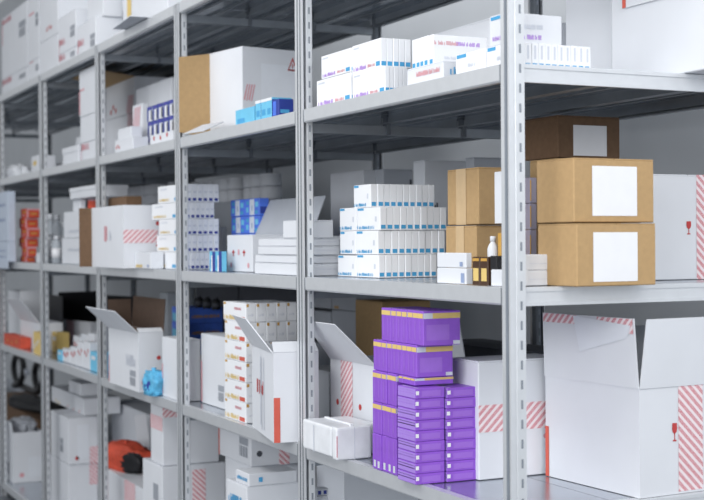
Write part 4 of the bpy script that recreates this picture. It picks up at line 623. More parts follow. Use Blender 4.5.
{'t': 'carton', 'n': 'white_carton', 'l': 'white carton with red goblet mark and striped tape right of labelled kraft boxes', 'c': 'carton', 'loc': [-0.1766, 0.5674, 1.4455], 'rz': 0, 'dim': [0.0563, 0.2228, 0.2705], 'm': 'white', 'dec': [['goblet', 'S', 0.47, 0.43, 0.54, 0.555], ['tape', 'S', 0.62, 0, 0.95, 1.0]], 'fl': [], 'op': None, 'inn': 'kraft', 'lid': 0},
{'t': 'carton', 'n': 'purple_grey_carton', 'l': 'small purple-grey carton at the bottom of the three between post and labelled kraft boxes', 'c': 'carton', 'loc': [-0.249, 0.24, 1.4455], 'rz': 0, 'dim': [0.068, 0.0208, 0.1297], 'm': 'purplegrey', 'dec': [['print', 'S', 0.0, 0.1, 0.15, 0.9, 'gold']], 'fl': [], 'op': None, 'inn': 'kraft', 'lid': 0},
{'t': 'carton', 'n': 'purple_grey_carton', 'l': 'small purple-grey carton in the middle of the three between post and labelled kraft boxes', 'c': 'carton', 'loc': [-0.2476, 0.24, 1.5762], 'rz': 0, 'dim': [0.068, 0.0208, 0.0648], 'm': 'purplegrey', 'dec': [['print', 'S', 0.0, 0.1, 0.15, 0.9, 'gold']], 'fl': [], 'op': None, 'inn': 'kraft', 'lid': 0},
{'t': 'carton', 'n': 'purple_grey_carton', 'l': 'small purple-grey carton on top of the three between post and labelled kraft boxes', 'c': 'carton', 'loc': [-0.2468, 0.24, 1.642], 'rz': 0, 'dim': [0.068, 0.0207, 0.0635], 'm': 'purplegrey', 'dec': [['print', 'S', 0.0, 0.1, 0.15, 0.9, 'gold']], 'fl': [], 'op': None, 'inn': 'kraft', 'lid': 0},
{'t': 'carton', 'n': 'small_white_carton', 'l': 'small white carton, lower of the two left of the amber boxes', 'c': 'carton', 'loc': [-0.1979, 0.0248, 1.4455], 'rz': 0, 'dim': [0.1394, 0.0194, 0.0381], 'm': 'white', 'dec': [['print', 'F', 0.84, 0.1, 0.95, 0.7, 'bluegrey']], 'fl': [], 'op': None, 'inn': 'kraft', 'lid': 0},
{'t': 'carton', 'n': 'small_white_carton', 'l': 'small white carton, upper of the two left of the amber boxes', 'c': 'carton', 'loc': [-0.2008, 0.0268, 1.4846], 'rz': 0, 'dim': [0.1396, 0.0166, 0.0359], 'm': 'white', 'dec': [['print', 'F', 0.8, 0.1, 0.9, 0.4, 'bluegrey']], 'fl': [], 'op': None, 'inn': 'kraft', 'lid': 0},
{'t': 'small', 'n': 'amber_carton', 'l': 'dark amber carton with a yellow label, first from the right at the shelf edge', 'c': 'carton', 'g': 'amber cartons with yellow labels', 'loc': [-0.0954, 0.0225, 1.4455], 'rz': 0, 'dim': [0.0339, 0.0176, 0.0663], 'st': 'amber'},
{'t': 'small', 'n': 'amber_carton', 'l': 'dark amber carton with a yellow label, second from the right at the shelf edge', 'c': 'carton', 'g': 'amber cartons with yellow labels', 'loc': [-0.1298, 0.0215, 1.4455], 'rz': 0, 'dim': [0.0339, 0.0176, 0.0663], 'st': 'amber'},
{'t': 'carton', 'n': 'small_white_carton', 'l': 'small white carton right of the amber boxes under a black carton', 'c': 'carton', 'loc': [-0.0273, 0.02, 1.4455], 'rz': 0, 'dim': [0.0511, 0.07, 0.0374], 'm': 'white', 'dec': [], 'fl': [], 'op': None, 'inn': 'kraft', 'lid': 0},
{'t': 'carton', 'n': 'black_carton', 'l': 'small black carton on the white one right of the amber boxes', 'c': 'carton', 'loc': [-0.0559, 0.021, 1.4839], 'rz': 0, 'dim': [0.0279, 0.05, 0.0305], 'm': 'black', 'dec': [], 'fl': [], 'op': None, 'inn': 'kraft', 'lid': 0},
{'t': 'bottle', 'n': 'white_bottle', 'l': 'slim white bottle standing behind the amber boxes', 'c': 'bottle', 'loc': [-0.3088, 0.17, 1.4455], 'r': 0.014, 'h': 0.115, 'm': 'white', 'cap': 'white'},
{'t': 'carton', 'n': 'gold_carton', 'l': 'thin golden carton standing between the white bottle and the nearest post', 'c': 'carton', 'loc': [-0.2724, 0.17, 1.4455], 'rz': 0, 'dim': [0.0139, 0.08, 0.1227], 'm': 'gold', 'dec': [], 'fl': [], 'op': None, 'inn': 'kraft', 'lid': 0},
{'t': 'sheet', 'n': 'paper_sheet', 'l': 'upright white paper sheet leaning by the kraft box behind the nearest post', 'c': 'sheet', 'loc': [-0.3068, 0.19, 1.5925], 'dim': [0.045, 0.003, 0.13], 'rz': 0, 'm': 'white'},
{'t': 'carton', 'n': 'small_white_carton', 'l': 'flat white carton, lower of the pair at the shelf corner', 'c': 'carton', 'loc': [-0.0276, 0.055, 1.4455], 'rz': 0, 'dim': [0.0505, 0.1456, 0.0345], 'm': 'white', 'dec': [['print', 'S', 0.02, 0.75, 0.07, 0.95, 'bluegrey'], ['print', 'S', 0.25, 0.42, 0.99, 0.45, 'pale']], 'fl': [], 'op': None, 'inn': 'kraft', 'lid': 0},
{'t': 'carton', 'n': 'small_white_carton', 'l': 'flat white carton, upper of the pair at the shelf corner', 'c': 'carton', 'loc': [-0.0272, 0.055, 1.481], 'rz': 0, 'dim': [0.0505, 0.1456, 0.0354], 'm': 'white', 'dec': [['print', 'S', 0.02, 0.75, 0.07, 0.95, 'violet'], ['print', 'S', 0.25, 0.42, 0.99, 0.45, 'pale']], 'fl': [], 'op': None, 'inn': 'kraft', 'lid': 0},
{'t': 'carton', 'n': 'flat_white_carton', 'l': 'flat white carton, bottom of the stack left of the second post', 'c': 'carton', 'loc': [-1.163, 0.03, 1.4455], 'rz': 0, 'dim': [0.4039, 0.1211, 0.0369], 'm': 'white', 'dec': [['text', 'S', 0.4, 0.5, 0.9, 0.6, 'pale']], 'fl': [], 'op': None, 'inn': 'kraft', 'lid': 0},
{'t': 'carton', 'n': 'flat_white_carton', 'l': 'flat white carton, second from below in the stack left of the second post', 'c': 'carton', 'loc': [-1.1714, 0.034, 1.4834], 'rz': 0, 'dim': [0.4004, 0.1214, 0.0247], 'm': 'white', 'dec': [['text', 'S', 0.4, 0.5, 0.9, 0.6, 'pale']], 'fl': [], 'op': None, 'inn': 'kraft', 'lid': 0},
{'t': 'carton', 'n': 'flat_white_carton', 'l': 'flat white carton, third from below in the stack left of the second post', 'c': 'carton', 'loc': [-1.1618, 0.03, 1.5092], 'rz': 0, 'dim': [0.3745, 0.1211, 0.0264], 'm': 'white', 'dec': [['text', 'S', 0.4, 0.5, 0.9, 0.6, 'pale']], 'fl': [], 'op': None, 'inn': 'kraft', 'lid': 0},
{'t': 'carton', 'n': 'flat_white_carton', 'l': 'flat white carton, fourth from below in the stack left of the second post', 'c': 'carton', 'loc': [-1.1704, 0.034, 1.5366], 'rz': 0, 'dim': [0.3709, 0.1213, 0.0239], 'm': 'white', 'dec': [['text', 'S', 0.4, 0.5, 0.9, 0.6, 'pale']], 'fl': [], 'op': None, 'inn': 'kraft', 'lid': 0},
{'t': 'carton', 'n': 'white_carton', 'l': 'plain white carton on top of the flat stack at the second post', 'c': 'carton', 'loc': [-1.1609, 0.03, 1.5615], 'rz': 0, 'dim': [0.1635, 0.0989, 0.0545], 'm': 'white', 'dec': [], 'fl': [], 'op': None, 'inn': 'kraft', 'lid': 0},
{'t': 'carton', 'n': 'white_carton', 'l': 'white carton with red arrow marks left of the flat white stack', 'c': 'carton', 'loc': [-1.7547, 0.0966, 1.4455], 'rz': 0, 'dim': [0.2478, 0.12, 0.1306], 'm': 'white', 'dec': [['arrows', 'F', 0.2, 0.42, 0.75, 0.6], ['dots', 'F', 0.1, 0.1, 0.25, 0.25, 'pinkred'], ['dots', 'F', 0.75, 0.1, 0.95, 0.25, 'pinkred']], 'fl': [], 'op': None, 'inn': 'kraft', 'lid': 0},
{'t': 'carton', 'n': 'red_carton', 'l': 'small red carton standing between the arrow-marked carton and the flat stack', 'c': 'carton', 'loc': [-1.8887, 0.1766, 1.4455], 'rz': 0, 'dim': [0.024, 0.03, 0.0797], 'm': 'red', 'dec': [], 'fl': [], 'op': None, 'inn': 'kraft', 'lid': 0},
{'t': 'small', 'n': 'blue_pack', 'l': 'mottled blue and white pack, first from the right, bottom row behind arrow-marked carton', 'c': 'pack', 'g': 'blue and white packs behind the arrow-marked carton', 'loc': [-2.1124, 0.2686, 1.4455], 'rz': 0, 'dim': [0.1506, 0.0386, 0.0634], 'st': 'bluemottle'},
{'t': 'small', 'n': 'blue_pack', 'l': 'mottled blue and white pack, second from the right, bottom row behind arrow-marked carton', 'c': 'pack', 'g': 'blue and white packs behind the arrow-marked carton', 'loc': [-2.2636, 0.2651, 1.4455], 'rz': 0, 'dim': [0.1506, 0.0386, 0.0634], 'st': 'bluemottle'},
{'t': 'small', 'n': 'blue_pack', 'l': 'mottled blue and white pack, first from the right, second row behind arrow-marked carton', 'c': 'pack', 'g': 'blue and white packs behind the arrow-marked carton', 'loc': [-2.1111, 0.2667, 1.5099], 'rz': 0, 'dim': [0.1505, 0.0386, 0.0724], 'st': 'bluemottle'},
{'t': 'small', 'n': 'blue_pack', 'l': 'mottled blue and white pack, second from the right, second row behind arrow-marked carton', 'c': 'pack', 'g': 'blue and white packs behind the arrow-marked carton', 'loc': [-2.2622, 0.2677, 1.5099], 'rz': 0, 'dim': [0.1505, 0.0386, 0.0724], 'st': 'bluemottle'},
{'t': 'small', 'n': 'blue_pack', 'l': 'mottled blue and white pack, first from the right, third row behind arrow-marked carton', 'c': 'pack', 'g': 'blue and white packs behind the arrow-marked carton', 'loc': [-2.1096, 0.2662, 1.5833], 'rz': 0, 'dim': [0.1505, 0.0386, 0.0667], 'st': 'bluemottle'},
{'t': 'small', 'n': 'blue_pack', 'l': 'mottled blue and white pack, second from the right, third row behind arrow-marked carton', 'c': 'pack', 'g': 'blue and white packs behind the arrow-marked carton', 'loc': [-2.2607, 0.2685, 1.5833], 'rz': 0, 'dim': [0.1505, 0.0386, 0.0667], 'st': 'bluemottle'},
{'t': 'small', 'n': 'blue_pack', 'l': 'mottled blue and white pack, first from the right, top row behind arrow-marked carton', 'c': 'pack', 'g': 'blue and white packs behind the arrow-marked carton', 'loc': [-2.1082, 0.2665, 1.651], 'rz': 0, 'dim': [0.1504, 0.0385, 0.0648], 'st': 'bluemottle'},
{'t': 'small', 'n': 'blue_pack', 'l': 'mottled blue and white pack, second from the right, top row behind arrow-marked carton', 'c': 'pack', 'g': 'blue and white packs behind the arrow-marked carton', 'loc': [-2.2593, 0.2656, 1.651], 'rz': 0, 'dim': [0.1504, 0.0385, 0.0648], 'st': 'bluemottle'},
{'t': 'carton', 'n': 'white_carton', 'l': 'open greyish white carton with a raised lid flap behind the flat white stack', 'c': 'carton', 'loc': [-1.5935, 0.25, 1.4455], 'rz': 0, 'dim': [0.523, 0.25, 0.1239], 'm': 'greycard', 'dec': [], 'fl': [['F', -24, 0.15, 'grey', 0.95]], 'op': 'top', 'inn': 'greycard', 'lid': 0},  # lid flap in a darker grey, its shade put into the colour
{'t': 'small', 'n': 'blue_pack', 'l': 'upright blue pack, first from the right between white stack and arrow-marked carton', 'c': 'pack', 'g': 'upright blue packs', 'loc': [-1.9048, 0.0396, 1.4455], 'rz': 0, 'dim': [0.0619, 0.0189, 0.0721], 'st': 'bluemix'},
{'t': 'small', 'n': 'blue_pack', 'l': 'upright blue pack, second from the right between white stack and arrow-marked carton', 'c': 'pack', 'g': 'upright blue packs', 'loc': [-1.9673, 0.0381, 1.4455], 'rz': 0, 'dim': [0.0619, 0.0189, 0.0721], 'st': 'bluemix'},
{'t': 'small', 'n': 'medicine_carton', 'l': 'white yellow-print carton, first from front, bottom row of the stack behind the third post', 'c': 'carton', 'g': 'yellow print cartons behind the third post', 'loc': [-2.3883, 0.05, 1.4455], 'rz': 0, 'dim': [0.3876, 0.0188, 0.0671], 'st': 'yellowblue'},
{'t': 'small', 'n': 'medicine_carton', 'l': 'white yellow-print carton, second from front, bottom row of the stack behind the third post', 'c': 'carton', 'g': 'yellow print cartons behind the third post', 'loc': [-2.3889, 0.0694, 1.4455], 'rz': 0, 'dim': [0.3876, 0.0188, 0.0671], 'st': 'yellowblue'},
{'t': 'small', 'n': 'medicine_carton', 'l': 'white yellow-print carton, third from front, bottom row of the stack behind the third post', 'c': 'carton', 'g': 'yellow print cartons behind the third post', 'loc': [-2.3869, 0.0887, 1.4455], 'rz': 0, 'dim': [0.3876, 0.0188, 0.0671], 'st': 'yellowblue'},
{'t': 'small', 'n': 'medicine_carton', 'l': 'white yellow-print carton, fourth from front, bottom row of the stack behind the third post', 'c': 'carton', 'g': 'yellow print cartons behind the third post', 'loc': [-2.3871, 0.1081, 1.4455], 'rz': 0, 'dim': [0.3876, 0.0188, 0.0671], 'st': 'yellowblue'},
{'t': 'small', 'n': 'medicine_carton', 'l': 'white yellow-print carton, fifth from front, bottom row of the stack behind the third post', 'c': 'carton', 'g': 'yellow print cartons behind the third post', 'loc': [-2.3881, 0.1274, 1.4455], 'rz': 0, 'dim': [0.3876, 0.0188, 0.0671], 'st': 'yellowblue'},
{'t': 'small', 'n': 'medicine_carton', 'l': 'white yellow-print carton, sixth from front, bottom row of the stack behind the third post', 'c': 'carton', 'g': 'yellow print cartons behind the third post', 'loc': [-2.3895, 0.1468, 1.4455], 'rz': 0, 'dim': [0.3876, 0.0188, 0.0671], 'st': 'yellowblue'},
{'t': 'small', 'n': 'medicine_carton', 'l': 'white yellow-print carton, seventh from front, bottom row of the stack behind the third post', 'c': 'carton', 'g': 'yellow print cartons behind the third post', 'loc': [-2.3888, 0.1661, 1.4455], 'rz': 0, 'dim': [0.3876, 0.0188, 0.0671], 'st': 'yellowblue'},
{'t': 'small', 'n': 'medicine_carton', 'l': 'white yellow-print carton, first from front, second row of the stack behind the third post', 'c': 'carton', 'g': 'yellow print cartons behind the third post', 'loc': [-2.3872, 0.05, 1.5136], 'rz': 0, 'dim': [0.3058, 0.0217, 0.0661], 'st': 'yellowblue'},
{'t': 'small', 'n': 'medicine_carton', 'l': 'white yellow-print carton, second from front, second row of the stack behind the third post', 'c': 'carton', 'g': 'yellow print cartons behind the third post', 'loc': [-2.3873, 0.0723, 1.5136], 'rz': 0, 'dim': [0.3058, 0.0217, 0.0661], 'st': 'yellowblue'},
{'t': 'small', 'n': 'medicine_carton', 'l': 'white yellow-print carton, third from front, second row of the stack behind the third post', 'c': 'carton', 'g': 'yellow print cartons behind the third post', 'loc': [-2.3872, 0.0946, 1.5136], 'rz': 0, 'dim': [0.3058, 0.0217, 0.0661], 'st': 'yellowblue'},
{'t': 'small', 'n': 'medicine_carton', 'l': 'white yellow-print carton, fourth from front, second row of the stack behind the third post', 'c': 'carton', 'g': 'yellow print cartons behind the third post', 'loc': [-2.3853, 0.117, 1.5136], 'rz': 0, 'dim': [0.3058, 0.0217, 0.0661], 'st': 'yellowblue'},
{'t': 'small', 'n': 'medicine_carton', 'l': 'white yellow-print carton, fifth from front, second row of the stack behind the third post', 'c': 'carton', 'g': 'yellow print cartons behind the third post', 'loc': [-2.3875, 0.1393, 1.5136], 'rz': 0, 'dim': [0.3058, 0.0217, 0.0661], 'st': 'yellowblue'},
{'t': 'small', 'n': 'medicine_carton', 'l': 'white yellow-print carton, sixth from front, second row of the stack behind the third post', 'c': 'carton', 'g': 'yellow print cartons behind the third post', 'loc': [-2.3877, 0.1616, 1.5136], 'rz': 0, 'dim': [0.3058, 0.0217, 0.0661], 'st': 'yellowblue'},
{'t': 'small', 'n': 'medicine_carton', 'l': 'white yellow-print carton, seventh from front, second row of the stack behind the third post', 'c': 'carton', 'g': 'yellow print cartons behind the third post', 'loc': [-2.3851, 0.1839, 1.5136], 'rz': 0, 'dim': [0.3058, 0.0217, 0.0661], 'st': 'yellowblue'},
{'t': 'small', 'n': 'medicine_carton', 'l': 'white yellow-print carton, first from front, third row of the stack behind the third post', 'c': 'carton', 'g': 'yellow print cartons behind the third post', 'loc': [-2.3845, 0.05, 1.5806], 'rz': 0, 'dim': [0.279, 0.0217, 0.0622], 'st': 'yellowblue'},
{'t': 'small', 'n': 'medicine_carton', 'l': 'white yellow-print carton, second from front, third row of the stack behind the third post', 'c': 'carton', 'g': 'yellow print cartons behind the third post', 'loc': [-2.3832, 0.0723, 1.5806], 'rz': 0, 'dim': [0.279, 0.0217, 0.0622], 'st': 'yellowblue'},
{'t': 'small', 'n': 'medicine_carton', 'l': 'white yellow-print carton, third from front, third row of the stack behind the third post', 'c': 'carton', 'g': 'yellow print cartons behind the third post', 'loc': [-2.385, 0.0946, 1.5806], 'rz': 0, 'dim': [0.279, 0.0217, 0.0622], 'st': 'yellowblue'},
{'t': 'small', 'n': 'medicine_carton', 'l': 'white yellow-print carton, fourth from front, third row of the stack behind the third post', 'c': 'carton', 'g': 'yellow print cartons behind the third post', 'loc': [-2.3835, 0.1169, 1.5806], 'rz': 0, 'dim': [0.279, 0.0217, 0.0622], 'st': 'yellowblue'},
{'t': 'small', 'n': 'medicine_carton', 'l': 'white yellow-print carton, fifth from front, third row of the stack behind the third post', 'c': 'carton', 'g': 'yellow print cartons behind the third post', 'loc': [-2.3842, 0.1392, 1.5806], 'rz': 0, 'dim': [0.279, 0.0217, 0.0622], 'st': 'yellowblue'},
{'t': 'small', 'n': 'medicine_carton', 'l': 'white yellow-print carton, sixth from front, third row of the stack behind the third post', 'c': 'carton', 'g': 'yellow print cartons behind the third post', 'loc': [-2.3838, 0.1615, 1.5806], 'rz': 0, 'dim': [0.279, 0.0217, 0.0622], 'st': 'yellowblue'},
{'t': 'small', 'n': 'medicine_carton', 'l': 'white yellow-print carton, seventh from front, third row of the stack behind the third post', 'c': 'carton', 'g': 'yellow print cartons behind the third post', 'loc': [-2.384, 0.1839, 1.5806], 'rz': 0, 'dim': [0.279, 0.0217, 0.0622], 'st': 'yellowblue'},
{'t': 'small', 'n': 'medicine_carton', 'l': 'white yellow-print carton, first from front, fourth row of the stack behind the third post', 'c': 'carton', 'g': 'yellow print cartons behind the third post', 'loc': [-2.3831, 0.05, 1.6438], 'rz': 0, 'dim': [0.3734, 0.019, 0.0637], 'st': 'yellowblue'},
{'t': 'small', 'n': 'medicine_carton', 'l': 'white yellow-print carton, second from front, fourth row of the stack behind the third post', 'c': 'carton', 'g': 'yellow print cartons behind the third post', 'loc': [-2.3843, 0.0696, 1.6438], 'rz': 0, 'dim': [0.3734, 0.019, 0.0637], 'st': 'yellowblue'},
{'t': 'small', 'n': 'medicine_carton', 'l': 'white yellow-print carton, third from front, fourth row of the stack behind the third post', 'c': 'carton', 'g': 'yellow print cartons behind the third post', 'loc': [-2.384, 0.0893, 1.6438], 'rz': 0, 'dim': [0.3734, 0.019, 0.0637], 'st': 'yellowblue'},
{'t': 'small', 'n': 'medicine_carton', 'l': 'white yellow-print carton, fourth from front, fourth row of the stack behind the third post', 'c': 'carton', 'g': 'yellow print cartons behind the third post', 'loc': [-2.382, 0.1089, 1.6438], 'rz': 0, 'dim': [0.3734, 0.019, 0.0637], 'st': 'yellowblue'},
{'t': 'small', 'n': 'medicine_carton', 'l': 'white yellow-print carton, fifth from front, fourth row of the stack behind the third post', 'c': 'carton', 'g': 'yellow print cartons behind the third post', 'loc': [-2.3819, 0.1285, 1.6438], 'rz': 0, 'dim': [0.3734, 0.019, 0.0637], 'st': 'yellowblue'},
{'t': 'small', 'n': 'medicine_carton', 'l': 'white yellow-print carton, sixth from front, fourth row of the stack behind the third post', 'c': 'carton', 'g': 'yellow print cartons behind the third post', 'loc': [-2.3819, 0.1481, 1.6438], 'rz': 0, 'dim': [0.3734, 0.019, 0.0637], 'st': 'yellowblue'},
{'t': 'small', 'n': 'medicine_carton', 'l': 'white yellow-print carton, seventh from front, fourth row of the stack behind the third post', 'c': 'carton', 'g': 'yellow print cartons behind the third post', 'loc': [-2.3836, 0.1678, 1.6438], 'rz': 0, 'dim': [0.3734, 0.019, 0.0637], 'st': 'yellowblue'},
{'t': 'small', 'n': 'medicine_carton', 'l': 'white yellow-print carton, first from front, top row of the stack behind the third post', 'c': 'carton', 'g': 'yellow print cartons behind the third post', 'loc': [-2.381, 0.05, 1.7085], 'rz': 0, 'dim': [0.2921, 0.0217, 0.0687], 'st': 'yellowblue'},
{'t': 'small', 'n': 'medicine_carton', 'l': 'white yellow-print carton, second from front, top row of the stack behind the third post', 'c': 'carton', 'g': 'yellow print cartons behind the third post', 'loc': [-2.3806, 0.0723, 1.7085], 'rz': 0, 'dim': [0.2921, 0.0217, 0.0687], 'st': 'yellowblue'},
{'t': 'small', 'n': 'medicine_carton', 'l': 'white yellow-print carton, third from front, top row of the stack behind the third post', 'c': 'carton', 'g': 'yellow print cartons behind the third post', 'loc': [-2.3811, 0.0946, 1.7085], 'rz': 0, 'dim': [0.2921, 0.0217, 0.0687], 'st': 'yellowblue'},
{'t': 'small', 'n': 'medicine_carton', 'l': 'white yellow-print carton, fourth from front, top row of the stack behind the third post', 'c': 'carton', 'g': 'yellow print cartons behind the third post', 'loc': [-2.3806, 0.1169, 1.7085], 'rz': 0, 'dim': [0.2921, 0.0217, 0.0687], 'st': 'yellowblue'},
{'t': 'small', 'n': 'medicine_carton', 'l': 'white yellow-print carton, fifth from front, top row of the stack behind the third post', 'c': 'carton', 'g': 'yellow print cartons behind the third post', 'loc': [-2.3814, 0.1392, 1.7085], 'rz': 0, 'dim': [0.2921, 0.0217, 0.0687], 'st': 'yellowblue'},
{'t': 'small', 'n': 'medicine_carton', 'l': 'white yellow-print carton, sixth from front, top row of the stack behind the third post', 'c': 'carton', 'g': 'yellow print cartons behind the third post', 'loc': [-2.381, 0.1615, 1.7085], 'rz': 0, 'dim': [0.2921, 0.0217, 0.0687], 'st': 'yellowblue'},
{'t': 'small', 'n': 'medicine_carton', 'l': 'white yellow-print carton, seventh from front, top row of the stack behind the third post', 'c': 'carton', 'g': 'yellow print cartons behind the third post', 'loc': [-2.3809, 0.1838, 1.7085], 'rz': 0, 'dim': [0.2921, 0.0217, 0.0687], 'st': 'yellowblue'},
{'t': 'small', 'n': 'medicine_carton', 'l': 'pale carton, first from the front, half hidden right of the yellow-print stack', 'c': 'carton', 'g': 'pale cartons beside the yellow-print stack', 'loc': [-2.6439, 0.3, 1.4455], 'rz': 0, 'dim': [0.0847, 0.017, 0.1681], 'st': 'plainwhite'},
{'t': 'small', 'n': 'medicine_carton', 'l': 'pale carton, second from the front, half hidden right of the yellow-print stack', 'c': 'carton', 'g': 'pale cartons beside the yellow-print stack', 'loc': [-2.6419, 0.3176, 1.4455], 'rz': 0, 'dim': [0.0847, 0.017, 0.1681], 'st': 'plainwhite'},
{'t': 'carton', 'n': 'small_white_carton', 'l': 'small white carton with yellow print leaning before the large striped carton', 'c': 'carton', 'loc': [-2.5829, -0.012, 1.4455], 'rz': 0, 'dim': [0.2138, 0.055, 0.068], 'm': 'white', 'dec': [['text', 'F', 0.05, 0.05, 0.5, 0.25, 'yellow'], ['print', 'F', 0.8, 0.1, 0.9, 0.25, 'bluegrey']], 'fl': [], 'op': None, 'inn': 'kraft', 'lid': 0},
{'t': 'carton', 'n': 'white_carton', 'l': 'large white carton with striped tape and brown open end, third bay middle shelf', 'c': 'carton', 'loc': [-2.798, -0.06, 1.4455], 'rz': 0, 'dim': [0.5008, 0.1732, 0.2614], 'm': 'white', 'dec': [['tape', 'S', 0.0, 0.4, 0.85, 0.61], ['dots', 'S', 0.8, 0.66, 0.9, 0.76, 'red'], ['dots', 'S', 0.8, 0.3, 0.9, 0.42, 'red'], ['text', 'F', 0.42, 0.42, 0.52, 0.68, 'pinkred'], ['text', 'F', 0.58, 0.44, 0.65, 0.6, 'pale']], 'fl': [['Lf', 80, 0.055, 'brown_and_kraft_shade', 1]], 'op': 'left', 'inn': 'kraft', 'lid': 0},
{'t': 'carton', 'n': 'brown_carton', 'l': 'dark brown cardboard tray lying on top of the striped carton', 'c': 'carton', 'loc': [-3.1681, 0.06, 1.7089], 'rz': 0, 'dim': [0.2931, 0.0729, 0.0487], 'm': 'brown_and_kraft_shade', 'dec': [], 'fl': [], 'op': None, 'inn': 'kraft', 'lid': 0},
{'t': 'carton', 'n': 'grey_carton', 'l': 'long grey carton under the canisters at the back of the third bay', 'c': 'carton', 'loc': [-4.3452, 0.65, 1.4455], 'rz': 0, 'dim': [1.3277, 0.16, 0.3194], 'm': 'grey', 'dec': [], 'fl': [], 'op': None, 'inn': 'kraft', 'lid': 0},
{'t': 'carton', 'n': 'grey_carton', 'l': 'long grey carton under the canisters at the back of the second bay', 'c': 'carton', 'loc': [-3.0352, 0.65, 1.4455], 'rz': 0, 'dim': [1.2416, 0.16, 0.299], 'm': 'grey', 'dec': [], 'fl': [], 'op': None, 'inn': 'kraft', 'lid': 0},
{'t': 'can', 'n': 'white_canister', 'l': 'shaded white canister, first from the left, lower row, back of third bay', 'c': 'canister', 'g': 'shaded canisters at the back', 'loc': [-5.6179, 0.715, 1.7669], 'r': 0.05, 'h': 0.058},
{'t': 'can', 'n': 'white_canister', 'l': 'shaded white canister, first from the left, upper row, back of third bay', 'c': 'canister', 'g': 'shaded canisters at the back', 'loc': [-5.6179, 0.715, 1.8269], 'r': 0.05, 'h': 0.058},
{'t': 'can', 'n': 'white_canister', 'l': 'shaded white canister, second from the left, lower row, back of third bay', 'c': 'canister', 'g': 'shaded canisters at the back', 'loc': [-5.5129, 0.725, 1.7669], 'r': 0.05, 'h': 0.058},
{'t': 'can', 'n': 'white_canister', 'l': 'shaded white canister, second from the left, upper row, back of third bay', 'c': 'canister', 'g': 'shaded canisters at the back', 'loc': [-5.5129, 0.725, 1.8269], 'r': 0.05, 'h': 0.058},
{'t': 'can', 'n': 'white_canister', 'l': 'shaded white canister, third from the left, lower row, back of third bay', 'c': 'canister', 'g': 'shaded canisters at the back', 'loc': [-5.4079, 0.715, 1.7669], 'r': 0.05, 'h': 0.058},
{'t': 'can', 'n': 'white_canister', 'l': 'shaded white canister, third from the left, upper row, back of third bay', 'c': 'canister', 'g': 'shaded canisters at the back', 'loc': [-5.4079, 0.715, 1.8269], 'r': 0.05, 'h': 0.058},
{'t': 'can', 'n': 'white_canister', 'l': 'shaded white canister, fourth from the left, lower row, back of third bay', 'c': 'canister', 'g': 'shaded canisters at the back', 'loc': [-5.3029, 0.725, 1.7669], 'r': 0.05, 'h': 0.058},
{'t': 'can', 'n': 'white_canister', 'l': 'shaded white canister, fourth from the left, upper row, back of third bay', 'c': 'canister', 'g': 'shaded canisters at the back', 'loc': [-5.3029, 0.725, 1.8269], 'r': 0.05, 'h': 0.058},
{'t': 'can', 'n': 'white_canister', 'l': 'shaded white canister, fifth from the left, lower row, back of third bay', 'c': 'canister', 'g': 'shaded canisters at the back', 'loc': [-5.1979, 0.715, 1.7669], 'r': 0.05, 'h': 0.058},
{'t': 'can', 'n': 'white_canister', 'l': 'shaded white canister, fifth from the left, upper row, back of third bay', 'c': 'canister', 'g': 'shaded canisters at the back', 'loc': [-5.1979, 0.715, 1.8269], 'r': 0.05, 'h': 0.058},
{'t': 'can', 'n': 'white_canister', 'l': 'shaded white canister, sixth from the left, lower row, back of third bay', 'c': 'canister', 'g': 'shaded canisters at the back', 'loc': [-5.0929, 0.725, 1.7669], 'r': 0.05, 'h': 0.058},
{'t': 'can', 'n': 'white_canister', 'l': 'shaded white canister, sixth from the left, upper row, back of third bay', 'c': 'canister', 'g': 'shaded canisters at the back', 'loc': [-5.0929, 0.725, 1.8269], 'r': 0.05, 'h': 0.058},
{'t': 'can', 'n': 'white_canister', 'l': 'shaded white canister, seventh from the left, lower row, back of third bay', 'c': 'canister', 'g': 'shaded canisters at the back', 'loc': [-4.9879, 0.715, 1.7669], 'r': 0.05, 'h': 0.058},
{'t': 'can', 'n': 'white_canister', 'l': 'shaded white canister, seventh from the left, upper row, back of third bay', 'c': 'canister', 'g': 'shaded canisters at the back', 'loc': [-4.9879, 0.715, 1.8269], 'r': 0.05, 'h': 0.058},
{'t': 'can', 'n': 'white_canister', 'l': 'shaded white canister, eighth from the left, lower row, back of third bay', 'c': 'canister', 'g': 'shaded canisters at the back', 'loc': [-4.8829, 0.725, 1.7669], 'r': 0.05, 'h': 0.058},
{'t': 'can', 'n': 'white_canister', 'l': 'shaded white canister, eighth from the left, upper row, back of third bay', 'c': 'canister', 'g': 'shaded canisters at the back', 'loc': [-4.8829, 0.725, 1.8269], 'r': 0.05, 'h': 0.058},
{'t': 'can', 'n': 'white_canister', 'l': 'shaded white canister, ninth from the left, lower row, back of third bay', 'c': 'canister', 'g': 'shaded canisters at the back', 'loc': [-4.7779, 0.715, 1.7669], 'r': 0.05, 'h': 0.058},
{'t': 'can', 'n': 'white_canister', 'l': 'shaded white canister, ninth from the left, upper row, back of third bay', 'c': 'canister', 'g': 'shaded canisters at the back', 'loc': [-4.7779, 0.715, 1.8269], 'r': 0.05, 'h': 0.058},
{'t': 'can', 'n': 'white_canister', 'l': 'shaded white canister, tenth from the left, lower row, back of third bay', 'c': 'canister', 'g': 'shaded canisters at the back', 'loc': [-4.6729, 0.725, 1.7669], 'r': 0.05, 'h': 0.058},
{'t': 'can', 'n': 'white_canister', 'l': 'shaded white canister, tenth from the left, upper row, back of third bay', 'c': 'canister', 'g': 'shaded canisters at the back', 'loc': [-4.6729, 0.725, 1.8269], 'r': 0.05, 'h': 0.058},
